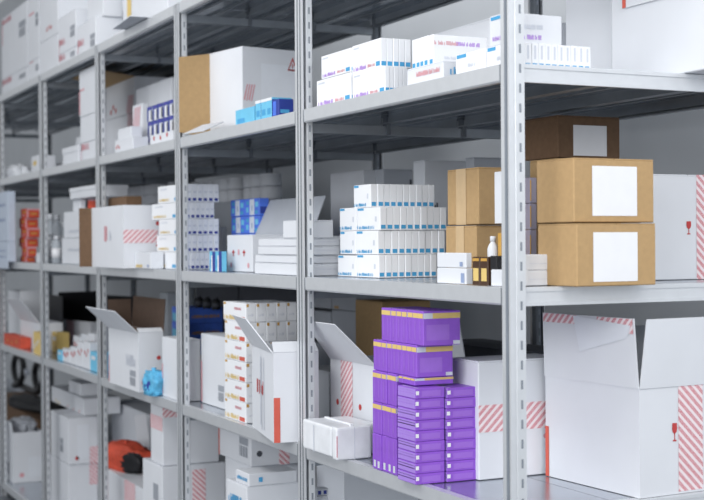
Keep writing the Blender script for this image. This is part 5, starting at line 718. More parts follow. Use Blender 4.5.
{'t': 'can', 'n': 'white_canister', 'l': 'shaded white canister, twelfth from the left, lower row, back of third bay', 'c': 'canister', 'g': 'shaded canisters at the back', 'loc': [-4.4629, 0.725, 1.7669], 'r': 0.05, 'h': 0.058},
{'t': 'can', 'n': 'white_canister', 'l': 'shaded white canister, twelfth from the left, upper row, back of third bay', 'c': 'canister', 'g': 'shaded canisters at the back', 'loc': [-4.4629, 0.725, 1.8269], 'r': 0.05, 'h': 0.058},
{'t': 'can', 'n': 'white_canister', 'l': 'shaded white canister, first from the left, lower row, back of second bay', 'c': 'canister', 'g': 'shaded canisters at the back', 'loc': [-4.2602, 0.715, 1.7465], 'r': 0.05, 'h': 0.058},
{'t': 'can', 'n': 'white_canister', 'l': 'shaded white canister, first from the left, upper row, back of second bay', 'c': 'canister', 'g': 'shaded canisters at the back', 'loc': [-4.2602, 0.715, 1.8065], 'r': 0.05, 'h': 0.058},
{'t': 'can', 'n': 'white_canister', 'l': 'shaded white canister, second from the left, lower row, back of second bay', 'c': 'canister', 'g': 'shaded canisters at the back', 'loc': [-4.1552, 0.725, 1.7465], 'r': 0.05, 'h': 0.058},
{'t': 'can', 'n': 'white_canister', 'l': 'shaded white canister, second from the left, upper row, back of second bay', 'c': 'canister', 'g': 'shaded canisters at the back', 'loc': [-4.1552, 0.725, 1.8065], 'r': 0.05, 'h': 0.058},
{'t': 'can', 'n': 'white_canister', 'l': 'shaded white canister, third from the left, lower row, back of second bay', 'c': 'canister', 'g': 'shaded canisters at the back', 'loc': [-4.0502, 0.715, 1.7465], 'r': 0.05, 'h': 0.058},
{'t': 'can', 'n': 'white_canister', 'l': 'shaded white canister, third from the left, upper row, back of second bay', 'c': 'canister', 'g': 'shaded canisters at the back', 'loc': [-4.0502, 0.715, 1.8065], 'r': 0.05, 'h': 0.058},
{'t': 'can', 'n': 'white_canister', 'l': 'shaded white canister, fourth from the left, lower row, back of second bay', 'c': 'canister', 'g': 'shaded canisters at the back', 'loc': [-3.9452, 0.725, 1.7465], 'r': 0.05, 'h': 0.058},
{'t': 'can', 'n': 'white_canister', 'l': 'shaded white canister, fourth from the left, upper row, back of second bay', 'c': 'canister', 'g': 'shaded canisters at the back', 'loc': [-3.9452, 0.725, 1.8065], 'r': 0.05, 'h': 0.058},
{'t': 'can', 'n': 'white_canister', 'l': 'shaded white canister, fifth from the left, lower row, back of second bay', 'c': 'canister', 'g': 'shaded canisters at the back', 'loc': [-3.8402, 0.715, 1.7465], 'r': 0.05, 'h': 0.058},
{'t': 'can', 'n': 'white_canister', 'l': 'shaded white canister, fifth from the left, upper row, back of second bay', 'c': 'canister', 'g': 'shaded canisters at the back', 'loc': [-3.8402, 0.715, 1.8065], 'r': 0.05, 'h': 0.058},
{'t': 'can', 'n': 'white_canister', 'l': 'shaded white canister, sixth from the left, lower row, back of second bay', 'c': 'canister', 'g': 'shaded canisters at the back', 'loc': [-3.7352, 0.725, 1.7465], 'r': 0.05, 'h': 0.058},
{'t': 'can', 'n': 'white_canister', 'l': 'shaded white canister, sixth from the left, upper row, back of second bay', 'c': 'canister', 'g': 'shaded canisters at the back', 'loc': [-3.7352, 0.725, 1.8065], 'r': 0.05, 'h': 0.058},
{'t': 'can', 'n': 'white_canister', 'l': 'shaded white canister, seventh from the left, lower row, back of second bay', 'c': 'canister', 'g': 'shaded canisters at the back', 'loc': [-3.6302, 0.715, 1.7465], 'r': 0.05, 'h': 0.058},
{'t': 'can', 'n': 'white_canister', 'l': 'shaded white canister, seventh from the left, upper row, back of second bay', 'c': 'canister', 'g': 'shaded canisters at the back', 'loc': [-3.6302, 0.715, 1.8065], 'r': 0.05, 'h': 0.058},
{'t': 'can', 'n': 'white_canister', 'l': 'shaded white canister, eighth from the left, lower row, back of second bay', 'c': 'canister', 'g': 'shaded canisters at the back', 'loc': [-3.5252, 0.725, 1.7465], 'r': 0.05, 'h': 0.058},
{'t': 'can', 'n': 'white_canister', 'l': 'shaded white canister, eighth from the left, upper row, back of second bay', 'c': 'canister', 'g': 'shaded canisters at the back', 'loc': [-3.5252, 0.725, 1.8065], 'r': 0.05, 'h': 0.058},
{'t': 'can', 'n': 'white_canister', 'l': 'shaded white canister, tenth from the left, lower row, back of second bay', 'c': 'canister', 'g': 'shaded canisters at the back', 'loc': [-3.3152, 0.725, 1.7465], 'r': 0.05, 'h': 0.058},
{'t': 'can', 'n': 'white_canister', 'l': 'shaded white canister, tenth from the left, upper row, back of second bay', 'c': 'canister', 'g': 'shaded canisters at the back', 'loc': [-3.3152, 0.725, 1.8065], 'r': 0.05, 'h': 0.058},
{'t': 'can', 'n': 'white_canister', 'l': 'shaded white canister, eleventh from the left, lower row, back of second bay', 'c': 'canister', 'g': 'shaded canisters at the back', 'loc': [-3.2102, 0.715, 1.7465], 'r': 0.05, 'h': 0.058},
{'t': 'can', 'n': 'white_canister', 'l': 'shaded white canister, eleventh from the left, upper row, back of second bay', 'c': 'canister', 'g': 'shaded canisters at the back', 'loc': [-3.2102, 0.715, 1.8065], 'r': 0.05, 'h': 0.058},
{'t': 'can', 'n': 'white_canister', 'l': 'shaded white canister, twelfth from the left, lower row, back of second bay', 'c': 'canister', 'g': 'shaded canisters at the back', 'loc': [-3.1052, 0.725, 1.7465], 'r': 0.05, 'h': 0.058},
{'t': 'can', 'n': 'white_canister', 'l': 'shaded white canister, twelfth from the left, upper row, back of second bay', 'c': 'canister', 'g': 'shaded canisters at the back', 'loc': [-3.1052, 0.725, 1.8065], 'r': 0.05, 'h': 0.058},
{'t': 'carton', 'n': 'white_carton', 'l': 'white carton, lower of the stack left of the brown-ended carton', 'c': 'carton', 'loc': [-3.8658, 0.05, 1.4455], 'rz': 0, 'dim': [0.4485, 0.12, 0.1306], 'm': 'white', 'dec': [['text', 'F', 0.3, 0.5, 0.8, 0.6, 'pale']], 'fl': [], 'op': None, 'inn': 'kraft', 'lid': 0},
{'t': 'carton', 'n': 'white_carton', 'l': 'white carton, upper of the stack left of the brown-ended carton', 'c': 'carton', 'loc': [-3.8806, 0.05, 1.5771], 'rz': 0, 'dim': [0.3859, 0.12, 0.1337], 'm': 'white', 'dec': [['text', 'F', 0.3, 0.2, 0.8, 0.3, 'pale']], 'fl': [], 'op': None, 'inn': 'kraft', 'lid': 0},
{'t': 'carton', 'n': 'small_white_carton', 'l': 'small white carton under the white lid box in the fourth bay', 'c': 'carton', 'loc': [-4.0129, 0.07, 1.7118], 'rz': 0, 'dim': [0.1414, 0.03, 0.0597], 'm': 'white', 'dec': [], 'fl': [], 'op': None, 'inn': 'kraft', 'lid': 0},
{'t': 'carton', 'n': 'white_carton', 'l': 'white lidded box topping the stack left of the fourth post', 'c': 'carton', 'loc': [-3.6503, 0.05, 1.7725], 'rz': 0, 'dim': [0.4831, 0.16, 0.0535], 'm': 'white', 'dec': [], 'fl': [], 'op': None, 'inn': 'kraft', 'lid': 0.35},
{'t': 'can', 'n': 'red_roll', 'l': 'red roll with a pale end standing on the stack left of the fourth post', 'c': 'roll', 'loc': [-3.9306, 0.12, 1.7118], 'r': 0.03, 'h': 0.055, 'm': 'redorange'},
{'t': 'bottle', 'n': 'plastic_bottle', 'l': 'tall clear plastic bottle nearest the fifth post, back row', 'c': 'bottle', 'g': 'clear bottles in the fourth bay', 'loc': [-4.8619, 0.12, 1.4455], 'r': 0.026, 'h': 0.2697503691413114, 'm': 'clearish', 'cap': 'white'},
{'t': 'bottle', 'n': 'plastic_bottle', 'l': 'tall clear plastic bottle in the middle of the back row', 'c': 'bottle', 'g': 'clear bottles in the fourth bay', 'loc': [-4.7084, 0.12, 1.4455], 'r': 0.026, 'h': 0.2609204790068862, 'm': 'clearish', 'cap': 'white'},
{'t': 'bottle', 'n': 'plastic_bottle', 'l': 'clear plastic bottle beside the white carton stack', 'c': 'bottle', 'g': 'clear bottles in the fourth bay', 'loc': [-4.8674, 0.2, 1.4455], 'r': 0.026, 'h': 0.2251526087735733, 'm': 'clearish', 'cap': 'white'},
{'t': 'bottle', 'n': 'plastic_bottle', 'l': 'short clear bottle in front, nearest the fifth post', 'c': 'bottle', 'g': 'clear bottles in the fourth bay', 'loc': [-4.6178, 0.066, 1.4455], 'r': 0.026, 'h': 0.15625059935412208, 'm': 'clearish', 'cap': 'white'},
{'t': 'bottle', 'n': 'plastic_bottle', 'l': 'short clear bottle in front, beside the white cartons', 'c': 'bottle', 'g': 'clear bottles in the fourth bay', 'loc': [-4.4667, 0.06, 1.4455], 'r': 0.026, 'h': 0.1444409727758514, 'm': 'clearish', 'cap': 'white'},
{'t': 'small', 'n': 'orange_red_pack', 'l': 'flat orange-red pack, bottom in the stack left of the fifth post', 'c': 'pack', 'g': 'orange-red packs', 'loc': [-5.2485, 0.06, 1.4455], 'rz': 0, 'dim': [0.138, 0.0575, 0.0303], 'st': 'redpack'},
{'t': 'small', 'n': 'orange_red_pack', 'l': 'flat orange-red pack, second from below in the stack left of the fifth post', 'c': 'pack', 'g': 'orange-red packs', 'loc': [-5.2094, 0.06, 1.4768], 'rz': 0, 'dim': [0.1367, 0.0572, 0.0544], 'st': 'redpack'},
{'t': 'small', 'n': 'orange_red_pack', 'l': 'flat orange-red pack, third from below in the stack left of the fifth post', 'c': 'pack', 'g': 'orange-red packs', 'loc': [-5.2449, 0.06, 1.5322], 'rz': 0, 'dim': [0.1661, 0.0749, 0.0543], 'st': 'redpack'},
{'t': 'small', 'n': 'orange_red_pack', 'l': 'flat orange-red pack, fourth from below in the stack left of the fifth post', 'c': 'pack', 'g': 'orange-red packs', 'loc': [-5.2022, 0.06, 1.5875], 'rz': 0, 'dim': [0.1644, 0.0746, 0.0538], 'st': 'redpack'},
{'t': 'small', 'n': 'orange_red_pack', 'l': 'flat orange-red pack, fifth from below in the stack left of the fifth post', 'c': 'pack', 'g': 'orange-red packs', 'loc': [-5.2413, 0.06, 1.6424], 'rz': 0, 'dim': [0.166, 0.0749, 0.0577], 'st': 'redpack'},
{'t': 'small', 'n': 'orange_red_pack', 'l': 'flat orange-red pack, top in the stack left of the fifth post', 'c': 'pack', 'g': 'orange-red packs', 'loc': [-5.2003, 0.06, 1.7011], 'rz': 0, 'dim': [0.1643, 0.0745, 0.0532], 'st': 'redpack'},
{'t': 'carton', 'n': 'small_white_carton', 'l': 'tiny white carton beside the orange-red packs', 'c': 'carton', 'loc': [-4.7477, 0.0305, 1.4455], 'rz': 0, 'dim': [0.0789, 0.04, 0.0533], 'm': 'white', 'dec': [], 'fl': [], 'op': None, 'inn': 'kraft', 'lid': 0},
{'t': 'carton', 'n': 'pale_blue_carton', 'l': 'pale blue carton at the far left edge, lower of two', 'c': 'carton', 'loc': [-5.2819, -0.03, 1.4455], 'rz': 0, 'dim': [0.38, 0.0444, 0.1184], 'm': 'paleblue', 'dec': [['text', 'F', 0.3, 0.5, 0.8, 0.58, 'bluegrey'], ['text', 'F', 0.3, 0.2, 0.8, 0.28, 'bluegrey'], ['hang', 'F', 0, -0.34, 1, 0.03]], 'fl': [], 'op': None, 'inn': 'kraft', 'lid': 0},
{'t': 'carton', 'n': 'pale_blue_carton', 'l': 'pale blue carton at the far left edge, upper of two', 'c': 'carton', 'loc': [-5.291, -0.03, 1.5649], 'rz': 0, 'dim': [0.37, 0.045, 0.2933], 'm': 'paleblue', 'dec': [['text', 'F', 0.3, 0.7, 0.8, 0.76, 'bluegrey'], ['text', 'F', 0.3, 0.4, 0.8, 0.46, 'bluegrey']], 'fl': [], 'op': None, 'inn': 'kraft', 'lid': 0},
{'t': 'carton', 'n': 'open_white_carton', 'l': 'largest open white carton with raised flaps and striped tape, front right corner', 'c': 'carton', 'loc': [0.0196, 0.3649, 0.9413], 'rz': 3, 'dim': [0.3604, 0.47, 0.2577], 'm': 'white', 'dec': [['goblet', 'S', 0.212, 0.49, 0.246, 0.66], ['tape', 'S', 0.255, 0.02, 0.42, 1.02], ['dots', 'S', 0.44, 0.5, 0.46, 0.62, 'red'], ['strip', 'F', 0.0, -0.0, 0.04, 0.5, 'orange']], 'fl': [['F', 3, 0.165, 'white', 0.97, 'tapetop'], ['S', 6, 0.165, 'white', 0.97], ['B', 12, 0.12, 'greycard', 0.9], ['L', 15, 0.12, 'greycard', 0.9]], 'op': 'top', 'inn': 'white', 'lid': 0},
{'t': 'carton', 'n': 'white_carton', 'l': 'white carton with striped tape between the purple packs and the large open carton', 'c': 'carton', 'loc': [-0.36, 0.156, 0.9413], 'rz': 0, 'dim': [0.1329, 0.26, 0.302], 'm': 'white', 'dec': [['tape', 'S', 0.0, 0.4, 1.0, 0.63], ['dots', 'S', 0.75, 0.3, 0.8, 0.36, 'pinkred']], 'fl': [], 'op': None, 'inn': 'kraft', 'lid': 0},
{'t': 'small', 'n': 'purple_pack', 'l': 'flat purple pack, first from below in the left of the two front columns', 'c': 'pack', 'g': 'flat purple packs, left column', 'loc': [-0.3798, -0.0152, 0.9413], 'rz': 0.46853496335030753, 'dim': [0.0958, 0.0833, 0.0262], 'st': 'purpleflat'},
{'t': 'small', 'n': 'purple_pack', 'l': 'flat purple pack, second from below in the left of the two front columns', 'c': 'pack', 'g': 'flat purple packs, left column', 'loc': [-0.3805, -0.0153, 0.9681], 'rz': -0.3327343859683519, 'dim': [0.0958, 0.0833, 0.0262], 'st': 'purpleflat'},
{'t': 'small', 'n': 'purple_pack', 'l': 'flat purple pack, third from below in the left of the two front columns', 'c': 'pack', 'g': 'flat purple packs, left column', 'loc': [-0.3806, -0.0143, 0.9948], 'rz': 0.24649455699120548, 'dim': [0.0958, 0.0833, 0.0262], 'st': 'purpleflat'},
{'t': 'small', 'n': 'purple_pack', 'l': 'flat purple pack, fourth from below in the left of the two front columns', 'c': 'pack', 'g': 'flat purple packs, left column', 'loc': [-0.3797, -0.015, 1.0216], 'rz': -0.49672697327140536, 'dim': [0.0958, 0.0833, 0.0262], 'st': 'purpleflat'},
{'t': 'small', 'n': 'purple_pack', 'l': 'flat purple pack, fifth from below in the left of the two front columns', 'c': 'pack', 'g': 'flat purple packs, left column', 'loc': [-0.3798, -0.0154, 1.0484], 'rz': 0.37642358435197953, 'dim': [0.0958, 0.0833, 0.0262], 'st': 'purpleflat'},
{'t': 'small', 'n': 'purple_pack', 'l': 'flat purple pack, sixth from below in the left of the two front columns', 'c': 'pack', 'g': 'flat purple packs, left column', 'loc': [-0.3822, -0.0138, 1.0751], 'rz': 0.28296973095152234, 'dim': [0.0958, 0.0833, 0.0262], 'st': 'purpleflat'},
{'t': 'small', 'n': 'purple_pack', 'l': 'flat purple pack, seventh from below in the left of the two front columns', 'c': 'pack', 'g': 'flat purple packs, left column', 'loc': [-0.3799, -0.0143, 1.1019], 'rz': 0.378707468144288, 'dim': [0.0958, 0.0833, 0.0262], 'st': 'purpleflat'},
{'t': 'small', 'n': 'purple_pack', 'l': 'flat purple pack, eighth from below in the left of the two front columns', 'c': 'pack', 'g': 'flat purple packs, left column', 'loc': [-0.3819, -0.0141, 1.1286], 'rz': -0.16935688392498216, 'dim': [0.0958, 0.0833, 0.0262], 'st': 'purpleflat'},
{'t': 'small', 'n': 'purple_pack', 'l': 'flat purple pack, ninth from below in the left of the two front columns', 'c': 'pack', 'g': 'flat purple packs, left column', 'loc': [-0.3799, -0.0139, 1.1554], 'rz': -0.02848988089535509, 'dim': [0.0958, 0.0833, 0.0262], 'st': 'purpleflat'},
{'t': 'small', 'n': 'purple_pack', 'l': 'flat purple pack, first from below in the right of the two front columns', 'c': 'pack', 'g': 'flat purple packs, right column', 'loc': [-0.3759, 0.0722, 0.9413], 'rz': -0.46581685024926833, 'dim': [0.0899, 0.0881, 0.0258], 'st': 'purpleflat'},
{'t': 'small', 'n': 'purple_pack', 'l': 'flat purple pack, second from below in the right of the two front columns', 'c': 'pack', 'g': 'flat purple packs, right column', 'loc': [-0.3757, 0.0731, 0.9677], 'rz': 0.36471982491725286, 'dim': [0.0899, 0.0881, 0.0258], 'st': 'purpleflat'},
{'t': 'small', 'n': 'purple_pack', 'l': 'flat purple pack, third from below in the right of the two front columns', 'c': 'pack', 'g': 'flat purple packs, right column', 'loc': [-0.3756, 0.0724, 0.9941], 'rz': -0.13743031710617315, 'dim': [0.0899, 0.0881, 0.0258], 'st': 'purpleflat'},
{'t': 'small', 'n': 'purple_pack', 'l': 'flat purple pack, fourth from below in the right of the two front columns', 'c': 'pack', 'g': 'flat purple packs, right column', 'loc': [-0.3751, 0.0732, 1.0206], 'rz': -0.48944873141543244, 'dim': [0.0899, 0.0881, 0.0258], 'st': 'purpleflat'},
{'t': 'small', 'n': 'purple_pack', 'l': 'flat purple pack, fifth from below in the right of the two front columns', 'c': 'pack', 'g': 'flat purple packs, right column', 'loc': [-0.3749, 0.0738, 1.047], 'rz': -0.41485898971655966, 'dim': [0.0899, 0.0881, 0.0258], 'st': 'purpleflat'},
{'t': 'small', 'n': 'purple_pack', 'l': 'flat purple pack, sixth from below in the right of the two front columns', 'c': 'pack', 'g': 'flat purple packs, right column', 'loc': [-0.3758, 0.0729, 1.0734], 'rz': 0.28738748264735514, 'dim': [0.0899, 0.0881, 0.0258], 'st': 'purpleflat'},
{'t': 'small', 'n': 'purple_pack', 'l': 'flat purple pack, seventh from below in the right of the two front columns', 'c': 'pack', 'g': 'flat purple packs, right column', 'loc': [-0.3765, 0.0726, 1.0998], 'rz': -0.013347999338249483, 'dim': [0.0899, 0.0881, 0.0258], 'st': 'purpleflat'},
{'t': 'small', 'n': 'purple_pack', 'l': 'flat purple pack, eighth from below in the right of the two front columns', 'c': 'pack', 'g': 'flat purple packs, right column', 'loc': [-0.3746, 0.0724, 1.1263], 'rz': -0.38554887536350346, 'dim': [0.0899, 0.0881, 0.0258], 'st': 'purpleflat'},
{'t': 'small', 'n': 'purple_pack', 'l': 'flat purple pack, ninth from below in the right of the two front columns', 'c': 'pack', 'g': 'flat purple packs, right column', 'loc': [-0.3756, 0.0739, 1.1527], 'rz': 0.012474648651373377, 'dim': [0.0899, 0.0881, 0.0258], 'st': 'purpleflat'},
{'t': 'small', 'n': 'purple_pack', 'l': 'upright purple pack, first from the right, left half of bottom row of tall purple stack', 'c': 'pack', 'g': 'purple upright packs', 'loc': [-0.5206, 0.005, 0.9413], 'rz': 0, 'dim': [0.028, 0.107, 0.0938], 'st': 'purpledown'},
{'t': 'small', 'n': 'purple_pack', 'l': 'upright purple pack, second from the right, left half of bottom row of tall purple stack', 'c': 'pack', 'g': 'purple upright packs', 'loc': [-0.5492, 0.0067, 0.9413], 'rz': 0, 'dim': [0.028, 0.107, 0.0938], 'st': 'purpledown'},
{'t': 'small', 'n': 'purple_pack', 'l': 'upright purple pack, third from the right, left half of bottom row of tall purple stack', 'c': 'pack', 'g': 'purple upright packs', 'loc': [-0.5778, 0.0063, 0.9413], 'rz': 0, 'dim': [0.028, 0.107, 0.0938], 'st': 'purpledown'},
{'t': 'small', 'n': 'purple_pack', 'l': 'upright purple pack, fourth from the right, left half of bottom row of tall purple stack', 'c': 'pack', 'g': 'purple upright packs', 'loc': [-0.6063, 0.0035, 0.9413], 'rz': 0, 'dim': [0.028, 0.107, 0.0938], 'st': 'purpledown'},
{'t': 'small', 'n': 'purple_pack', 'l': 'upright purple pack, fifth from the right, left half of bottom row of tall purple stack', 'c': 'pack', 'g': 'purple upright packs', 'loc': [-0.6349, 0.0068, 0.9413], 'rz': 0, 'dim': [0.028, 0.107, 0.0938], 'st': 'purpledown'},
{'t': 'small', 'n': 'purple_pack', 'l': 'upright purple pack, first from the right, left half of second row of tall purple stack', 'c': 'pack', 'g': 'purple upright packs', 'loc': [-0.5192, 0.004, 1.0359], 'rz': 0, 'dim': [0.0276, 0.107, 0.0844], 'st': 'purpleup'},
{'t': 'small', 'n': 'purple_pack', 'l': 'upright purple pack, second from the right, left half of second row of tall purple stack', 'c': 'pack', 'g': 'purple upright packs', 'loc': [-0.5474, 0.0044, 1.0359], 'rz': 0, 'dim': [0.0276, 0.107, 0.0844], 'st': 'purpleup'},
{'t': 'small', 'n': 'purple_pack', 'l': 'upright purple pack, third from the right, left half of second row of tall purple stack', 'c': 'pack', 'g': 'purple upright packs', 'loc': [-0.5756, 0.0066, 1.0359], 'rz': 0, 'dim': [0.0276, 0.107, 0.0844], 'st': 'purpleup'},
{'t': 'small', 'n': 'purple_pack', 'l': 'upright purple pack, fourth from the right, left half of second row of tall purple stack', 'c': 'pack', 'g': 'purple upright packs', 'loc': [-0.6038, 0.0049, 1.0359], 'rz': 0, 'dim': [0.0276, 0.107, 0.0844], 'st': 'purpleup'},
{'t': 'small', 'n': 'purple_pack', 'l': 'upright purple pack, fifth from the right, left half of second row of tall purple stack', 'c': 'pack', 'g': 'purple upright packs', 'loc': [-0.632, 0.0064, 1.0359], 'rz': 0, 'dim': [0.0276, 0.107, 0.0844], 'st': 'purpleup'},
{'t': 'small', 'n': 'purple_pack', 'l': 'upright purple pack, first from the right, left half of third row of tall purple stack', 'c': 'pack', 'g': 'purple upright packs', 'loc': [-0.518, 0.0039, 1.1211], 'rz': 0, 'dim': [0.0272, 0.107, 0.0829], 'st': 'purpleup'},
{'t': 'small', 'n': 'purple_pack', 'l': 'upright purple pack, second from the right, left half of third row of tall purple stack', 'c': 'pack', 'g': 'purple upright packs', 'loc': [-0.5458, 0.0067, 1.1211], 'rz': 0, 'dim': [0.0272, 0.107, 0.0829], 'st': 'purpleup'},
{'t': 'small', 'n': 'purple_pack', 'l': 'upright purple pack, third from the right, left half of third row of tall purple stack', 'c': 'pack', 'g': 'purple upright packs', 'loc': [-0.5736, 0.0039, 1.1211], 'rz': 0, 'dim': [0.0272, 0.107, 0.0829], 'st': 'purpleup'},
{'t': 'small', 'n': 'purple_pack', 'l': 'upright purple pack, fourth from the right, left half of third row of tall purple stack', 'c': 'pack', 'g': 'purple upright packs', 'loc': [-0.6014, 0.0038, 1.1211], 'rz': 0, 'dim': [0.0272, 0.107, 0.0829], 'st': 'purpleup'},
{'t': 'small', 'n': 'purple_pack', 'l': 'upright purple pack, fifth from the right, left half of third row of tall purple stack', 'c': 'pack', 'g': 'purple upright packs', 'loc': [-0.6292, 0.0052, 1.1211], 'rz': 0, 'dim': [0.0272, 0.107, 0.0829], 'st': 'purpleup'},
{'t': 'small', 'n': 'purple_pack', 'l': 'short purple pack with yellow top, first from the right, standing on the flat packs', 'c': 'pack', 'g': 'short purple packs on the flat packs', 'loc': [-0.4187, 0.0046, 1.1842], 'rz': 0, 'dim': [0.022, 0.1126, 0.0199], 'st': 'purpleshort'},
{'t': 'small', 'n': 'purple_pack', 'l': 'short purple pack with yellow top, second from the right, standing on the flat packs', 'c': 'pack', 'g': 'short purple packs on the flat packs', 'loc': [-0.4414, 0.0054, 1.1842], 'rz': 0, 'dim': [0.022, 0.1126, 0.0199], 'st': 'purpleshort'},
{'t': 'small', 'n': 'purple_pack', 'l': 'short purple pack with yellow top, third from the right, standing on the flat packs', 'c': 'pack', 'g': 'short purple packs on the flat packs', 'loc': [-0.464, 0.0069, 1.1842], 'rz': 0, 'dim': [0.022, 0.1126, 0.0199], 'st': 'purpleshort'},
{'t': 'small', 'n': 'purple_pack', 'l': 'short purple pack with yellow top, fourth from the right, standing on the flat packs', 'c': 'pack', 'g': 'short purple packs on the flat packs', 'loc': [-0.4866, 0.0061, 1.1842], 'rz': 0, 'dim': [0.022, 0.1126, 0.0199], 'st': 'purpleshort'},
{'t': 'small', 'n': 'purple_pack', 'l': 'upright purple pack with yellow top, first from the right, fourth row of purple stack', 'c': 'pack', 'g': 'purple upright packs', 'loc': [-0.4126, 0.0073, 1.2049], 'rz': 0, 'dim': [0.027, 0.1052, 0.0815], 'st': 'purpleup'},
{'t': 'small', 'n': 'purple_pack', 'l': 'upright purple pack with yellow top, second from the right, fourth row of purple stack', 'c': 'pack', 'g': 'purple upright packs', 'loc': [-0.4403, 0.0085, 1.2049], 'rz': 0, 'dim': [0.027, 0.1052, 0.0815], 'st': 'purpleup'},
{'t': 'small', 'n': 'purple_pack', 'l': 'upright purple pack with yellow top, third from the right, fourth row of purple stack', 'c': 'pack', 'g': 'purple upright packs', 'loc': [-0.4679, 0.0094, 1.2049], 'rz': 0, 'dim': [0.027, 0.1052, 0.0815], 'st': 'purpleup'},
{'t': 'small', 'n': 'purple_pack', 'l': 'upright purple pack with yellow top, fourth from the right, fourth row of purple stack', 'c': 'pack', 'g': 'purple upright packs', 'loc': [-0.4955, 0.0092, 1.2049], 'rz': 0, 'dim': [0.027, 0.1052, 0.0815], 'st': 'purpleup'},
{'t': 'small', 'n': 'purple_pack', 'l': 'upright purple pack with yellow top, fifth from the right, fourth row of purple stack', 'c': 'pack', 'g': 'purple upright packs', 'loc': [-0.5231, 0.0101, 1.2049], 'rz': 0, 'dim': [0.027, 0.1052, 0.0815], 'st': 'purpleup'},
{'t': 'small', 'n': 'purple_pack', 'l': 'upright purple pack with yellow top, sixth from the right, fourth row of purple stack', 'c': 'pack', 'g': 'purple upright packs', 'loc': [-0.5508, 0.0092, 1.2049], 'rz': 0, 'dim': [0.027, 0.1052, 0.0815], 'st': 'purpleup'},
{'t': 'small', 'n': 'purple_pack', 'l': 'upright purple pack with yellow top, seventh from the right, fourth row of purple stack', 'c': 'pack', 'g': 'purple upright packs', 'loc': [-0.5784, 0.0075, 1.2049], 'rz': 0, 'dim': [0.027, 0.1052, 0.0815], 'st': 'purpleup'},
{'t': 'small', 'n': 'purple_pack', 'l': 'upright purple pack with yellow top, eighth from the right, fourth row of purple stack', 'c': 'pack', 'g': 'purple upright packs', 'loc': [-0.606, 0.0082, 1.2049], 'rz': 0, 'dim': [0.027, 0.1052, 0.0815], 'st': 'purpleup'},
{'t': 'small', 'n': 'purple_pack', 'l': 'upright purple pack with yellow top, ninth from the right, fourth row of purple stack', 'c': 'pack', 'g': 'purple upright packs', 'loc': [-0.6336, 0.0106, 1.2049], 'rz': 0, 'dim': [0.027, 0.1052, 0.0815], 'st': 'purpleup'},
{'t': 'small', 'n': 'purple_pack', 'l': 'upright purple pack with yellow top, first from the right, top row of purple stack', 'c': 'pack', 'g': 'purple upright packs', 'loc': [-0.3798, 0.0087, 1.2871], 'rz': 0, 'dim': [0.0285, 0.1071, 0.0867], 'st': 'purpleup'},
{'t': 'small', 'n': 'purple_pack', 'l': 'upright purple pack with yellow top, second from the right, top row of purple stack', 'c': 'pack', 'g': 'purple upright packs', 'loc': [-0.4089, 0.0103, 1.2871], 'rz': 0, 'dim': [0.0285, 0.1071, 0.0867], 'st': 'purpleup'},
{'t': 'small', 'n': 'purple_pack', 'l': 'upright purple pack with yellow top, third from the right, top row of purple stack', 'c': 'pack', 'g': 'purple upright packs', 'loc': [-0.4381, 0.0112, 1.2871], 'rz': 0, 'dim': [0.0285, 0.1071, 0.0867], 'st': 'purpleup'},
{'t': 'small', 'n': 'purple_pack', 'l': 'upright purple pack with yellow top, fourth from the right, top row of purple stack', 'c': 'pack', 'g': 'purple upright packs', 'loc': [-0.4672, 0.0097, 1.2871], 'rz': 0, 'dim': [0.0285, 0.1071, 0.0867], 'st': 'purpleup'},
{'t': 'small', 'n': 'purple_pack', 'l': 'upright purple pack with yellow top, fifth from the right, top row of purple stack', 'c': 'pack', 'g': 'purple upright packs', 'loc': [-0.4963, 0.0099, 1.2871], 'rz': 0, 'dim': [0.0285, 0.1071, 0.0867], 'st': 'purpleup'},
{'t': 'small', 'n': 'purple_pack', 'l': 'upright purple pack with yellow top, sixth from the right, top row of purple stack', 'c': 'pack', 'g': 'purple upright packs', 'loc': [-0.5255, 0.0097, 1.2871], 'rz': 0, 'dim': [0.0285, 0.1071, 0.0867], 'st': 'purpleup'},
{'t': 'small', 'n': 'purple_pack', 'l': 'upright purple pack with yellow top, seventh from the right, top row of purple stack', 'c': 'pack', 'g': 'purple upright packs', 'loc': [-0.5546, 0.0085, 1.2871], 'rz': 0, 'dim': [0.0285, 0.1071, 0.0867], 'st': 'purpleup'},
{'t': 'small', 'n': 'purple_pack', 'l': 'upright purple pack with yellow top, eighth from the right, top row of purple stack', 'c': 'pack', 'g': 'purple upright packs', 'loc': [-0.5837, 0.0109, 1.2871], 'rz': 0, 'dim': [0.0285, 0.1071, 0.0867], 'st': 'purpleup'},
{'t': 'carton', 'n': 'open_white_carton', 'l': 'open white carton with vertical striped tape and tilted flap left of purple packs', 'c': 'carton', 'loc': [-0.9178, 0.15, 0.9413], 'rz': 0, 'dim': [0.317, 0.3, 0.246], 'm': 'white', 'dec': [['tape', 'F', 0.24, 0.0, 0.5, 1.0], ['dots', 'F', 0.13, 0.42, 0.2, 0.5, 'red'], ['dots', 'F', 0.62, 0.42, 0.7, 0.5, 'red']], 'fl': [['F', 42, 0.165, 'white', 0.7], ['B', -8, 0.12, 'greycard', 0.95]], 'op': 'top', 'inn': 'white', 'lid': 0},
{'t': 'carton', 'n': 'grey_carton', 'l': 'shaded grey carton standing left of the open taped carton behind the second post', 'c': 'carton', 'loc': [-1.5725, 0.3, 0.9413], 'rz': 0, 'dim': [0.2372, 0.3, 0.1642], 'm': 'greycard', 'dec': [], 'fl': [], 'op': None, 'inn': 'kraft', 'lid': 0},
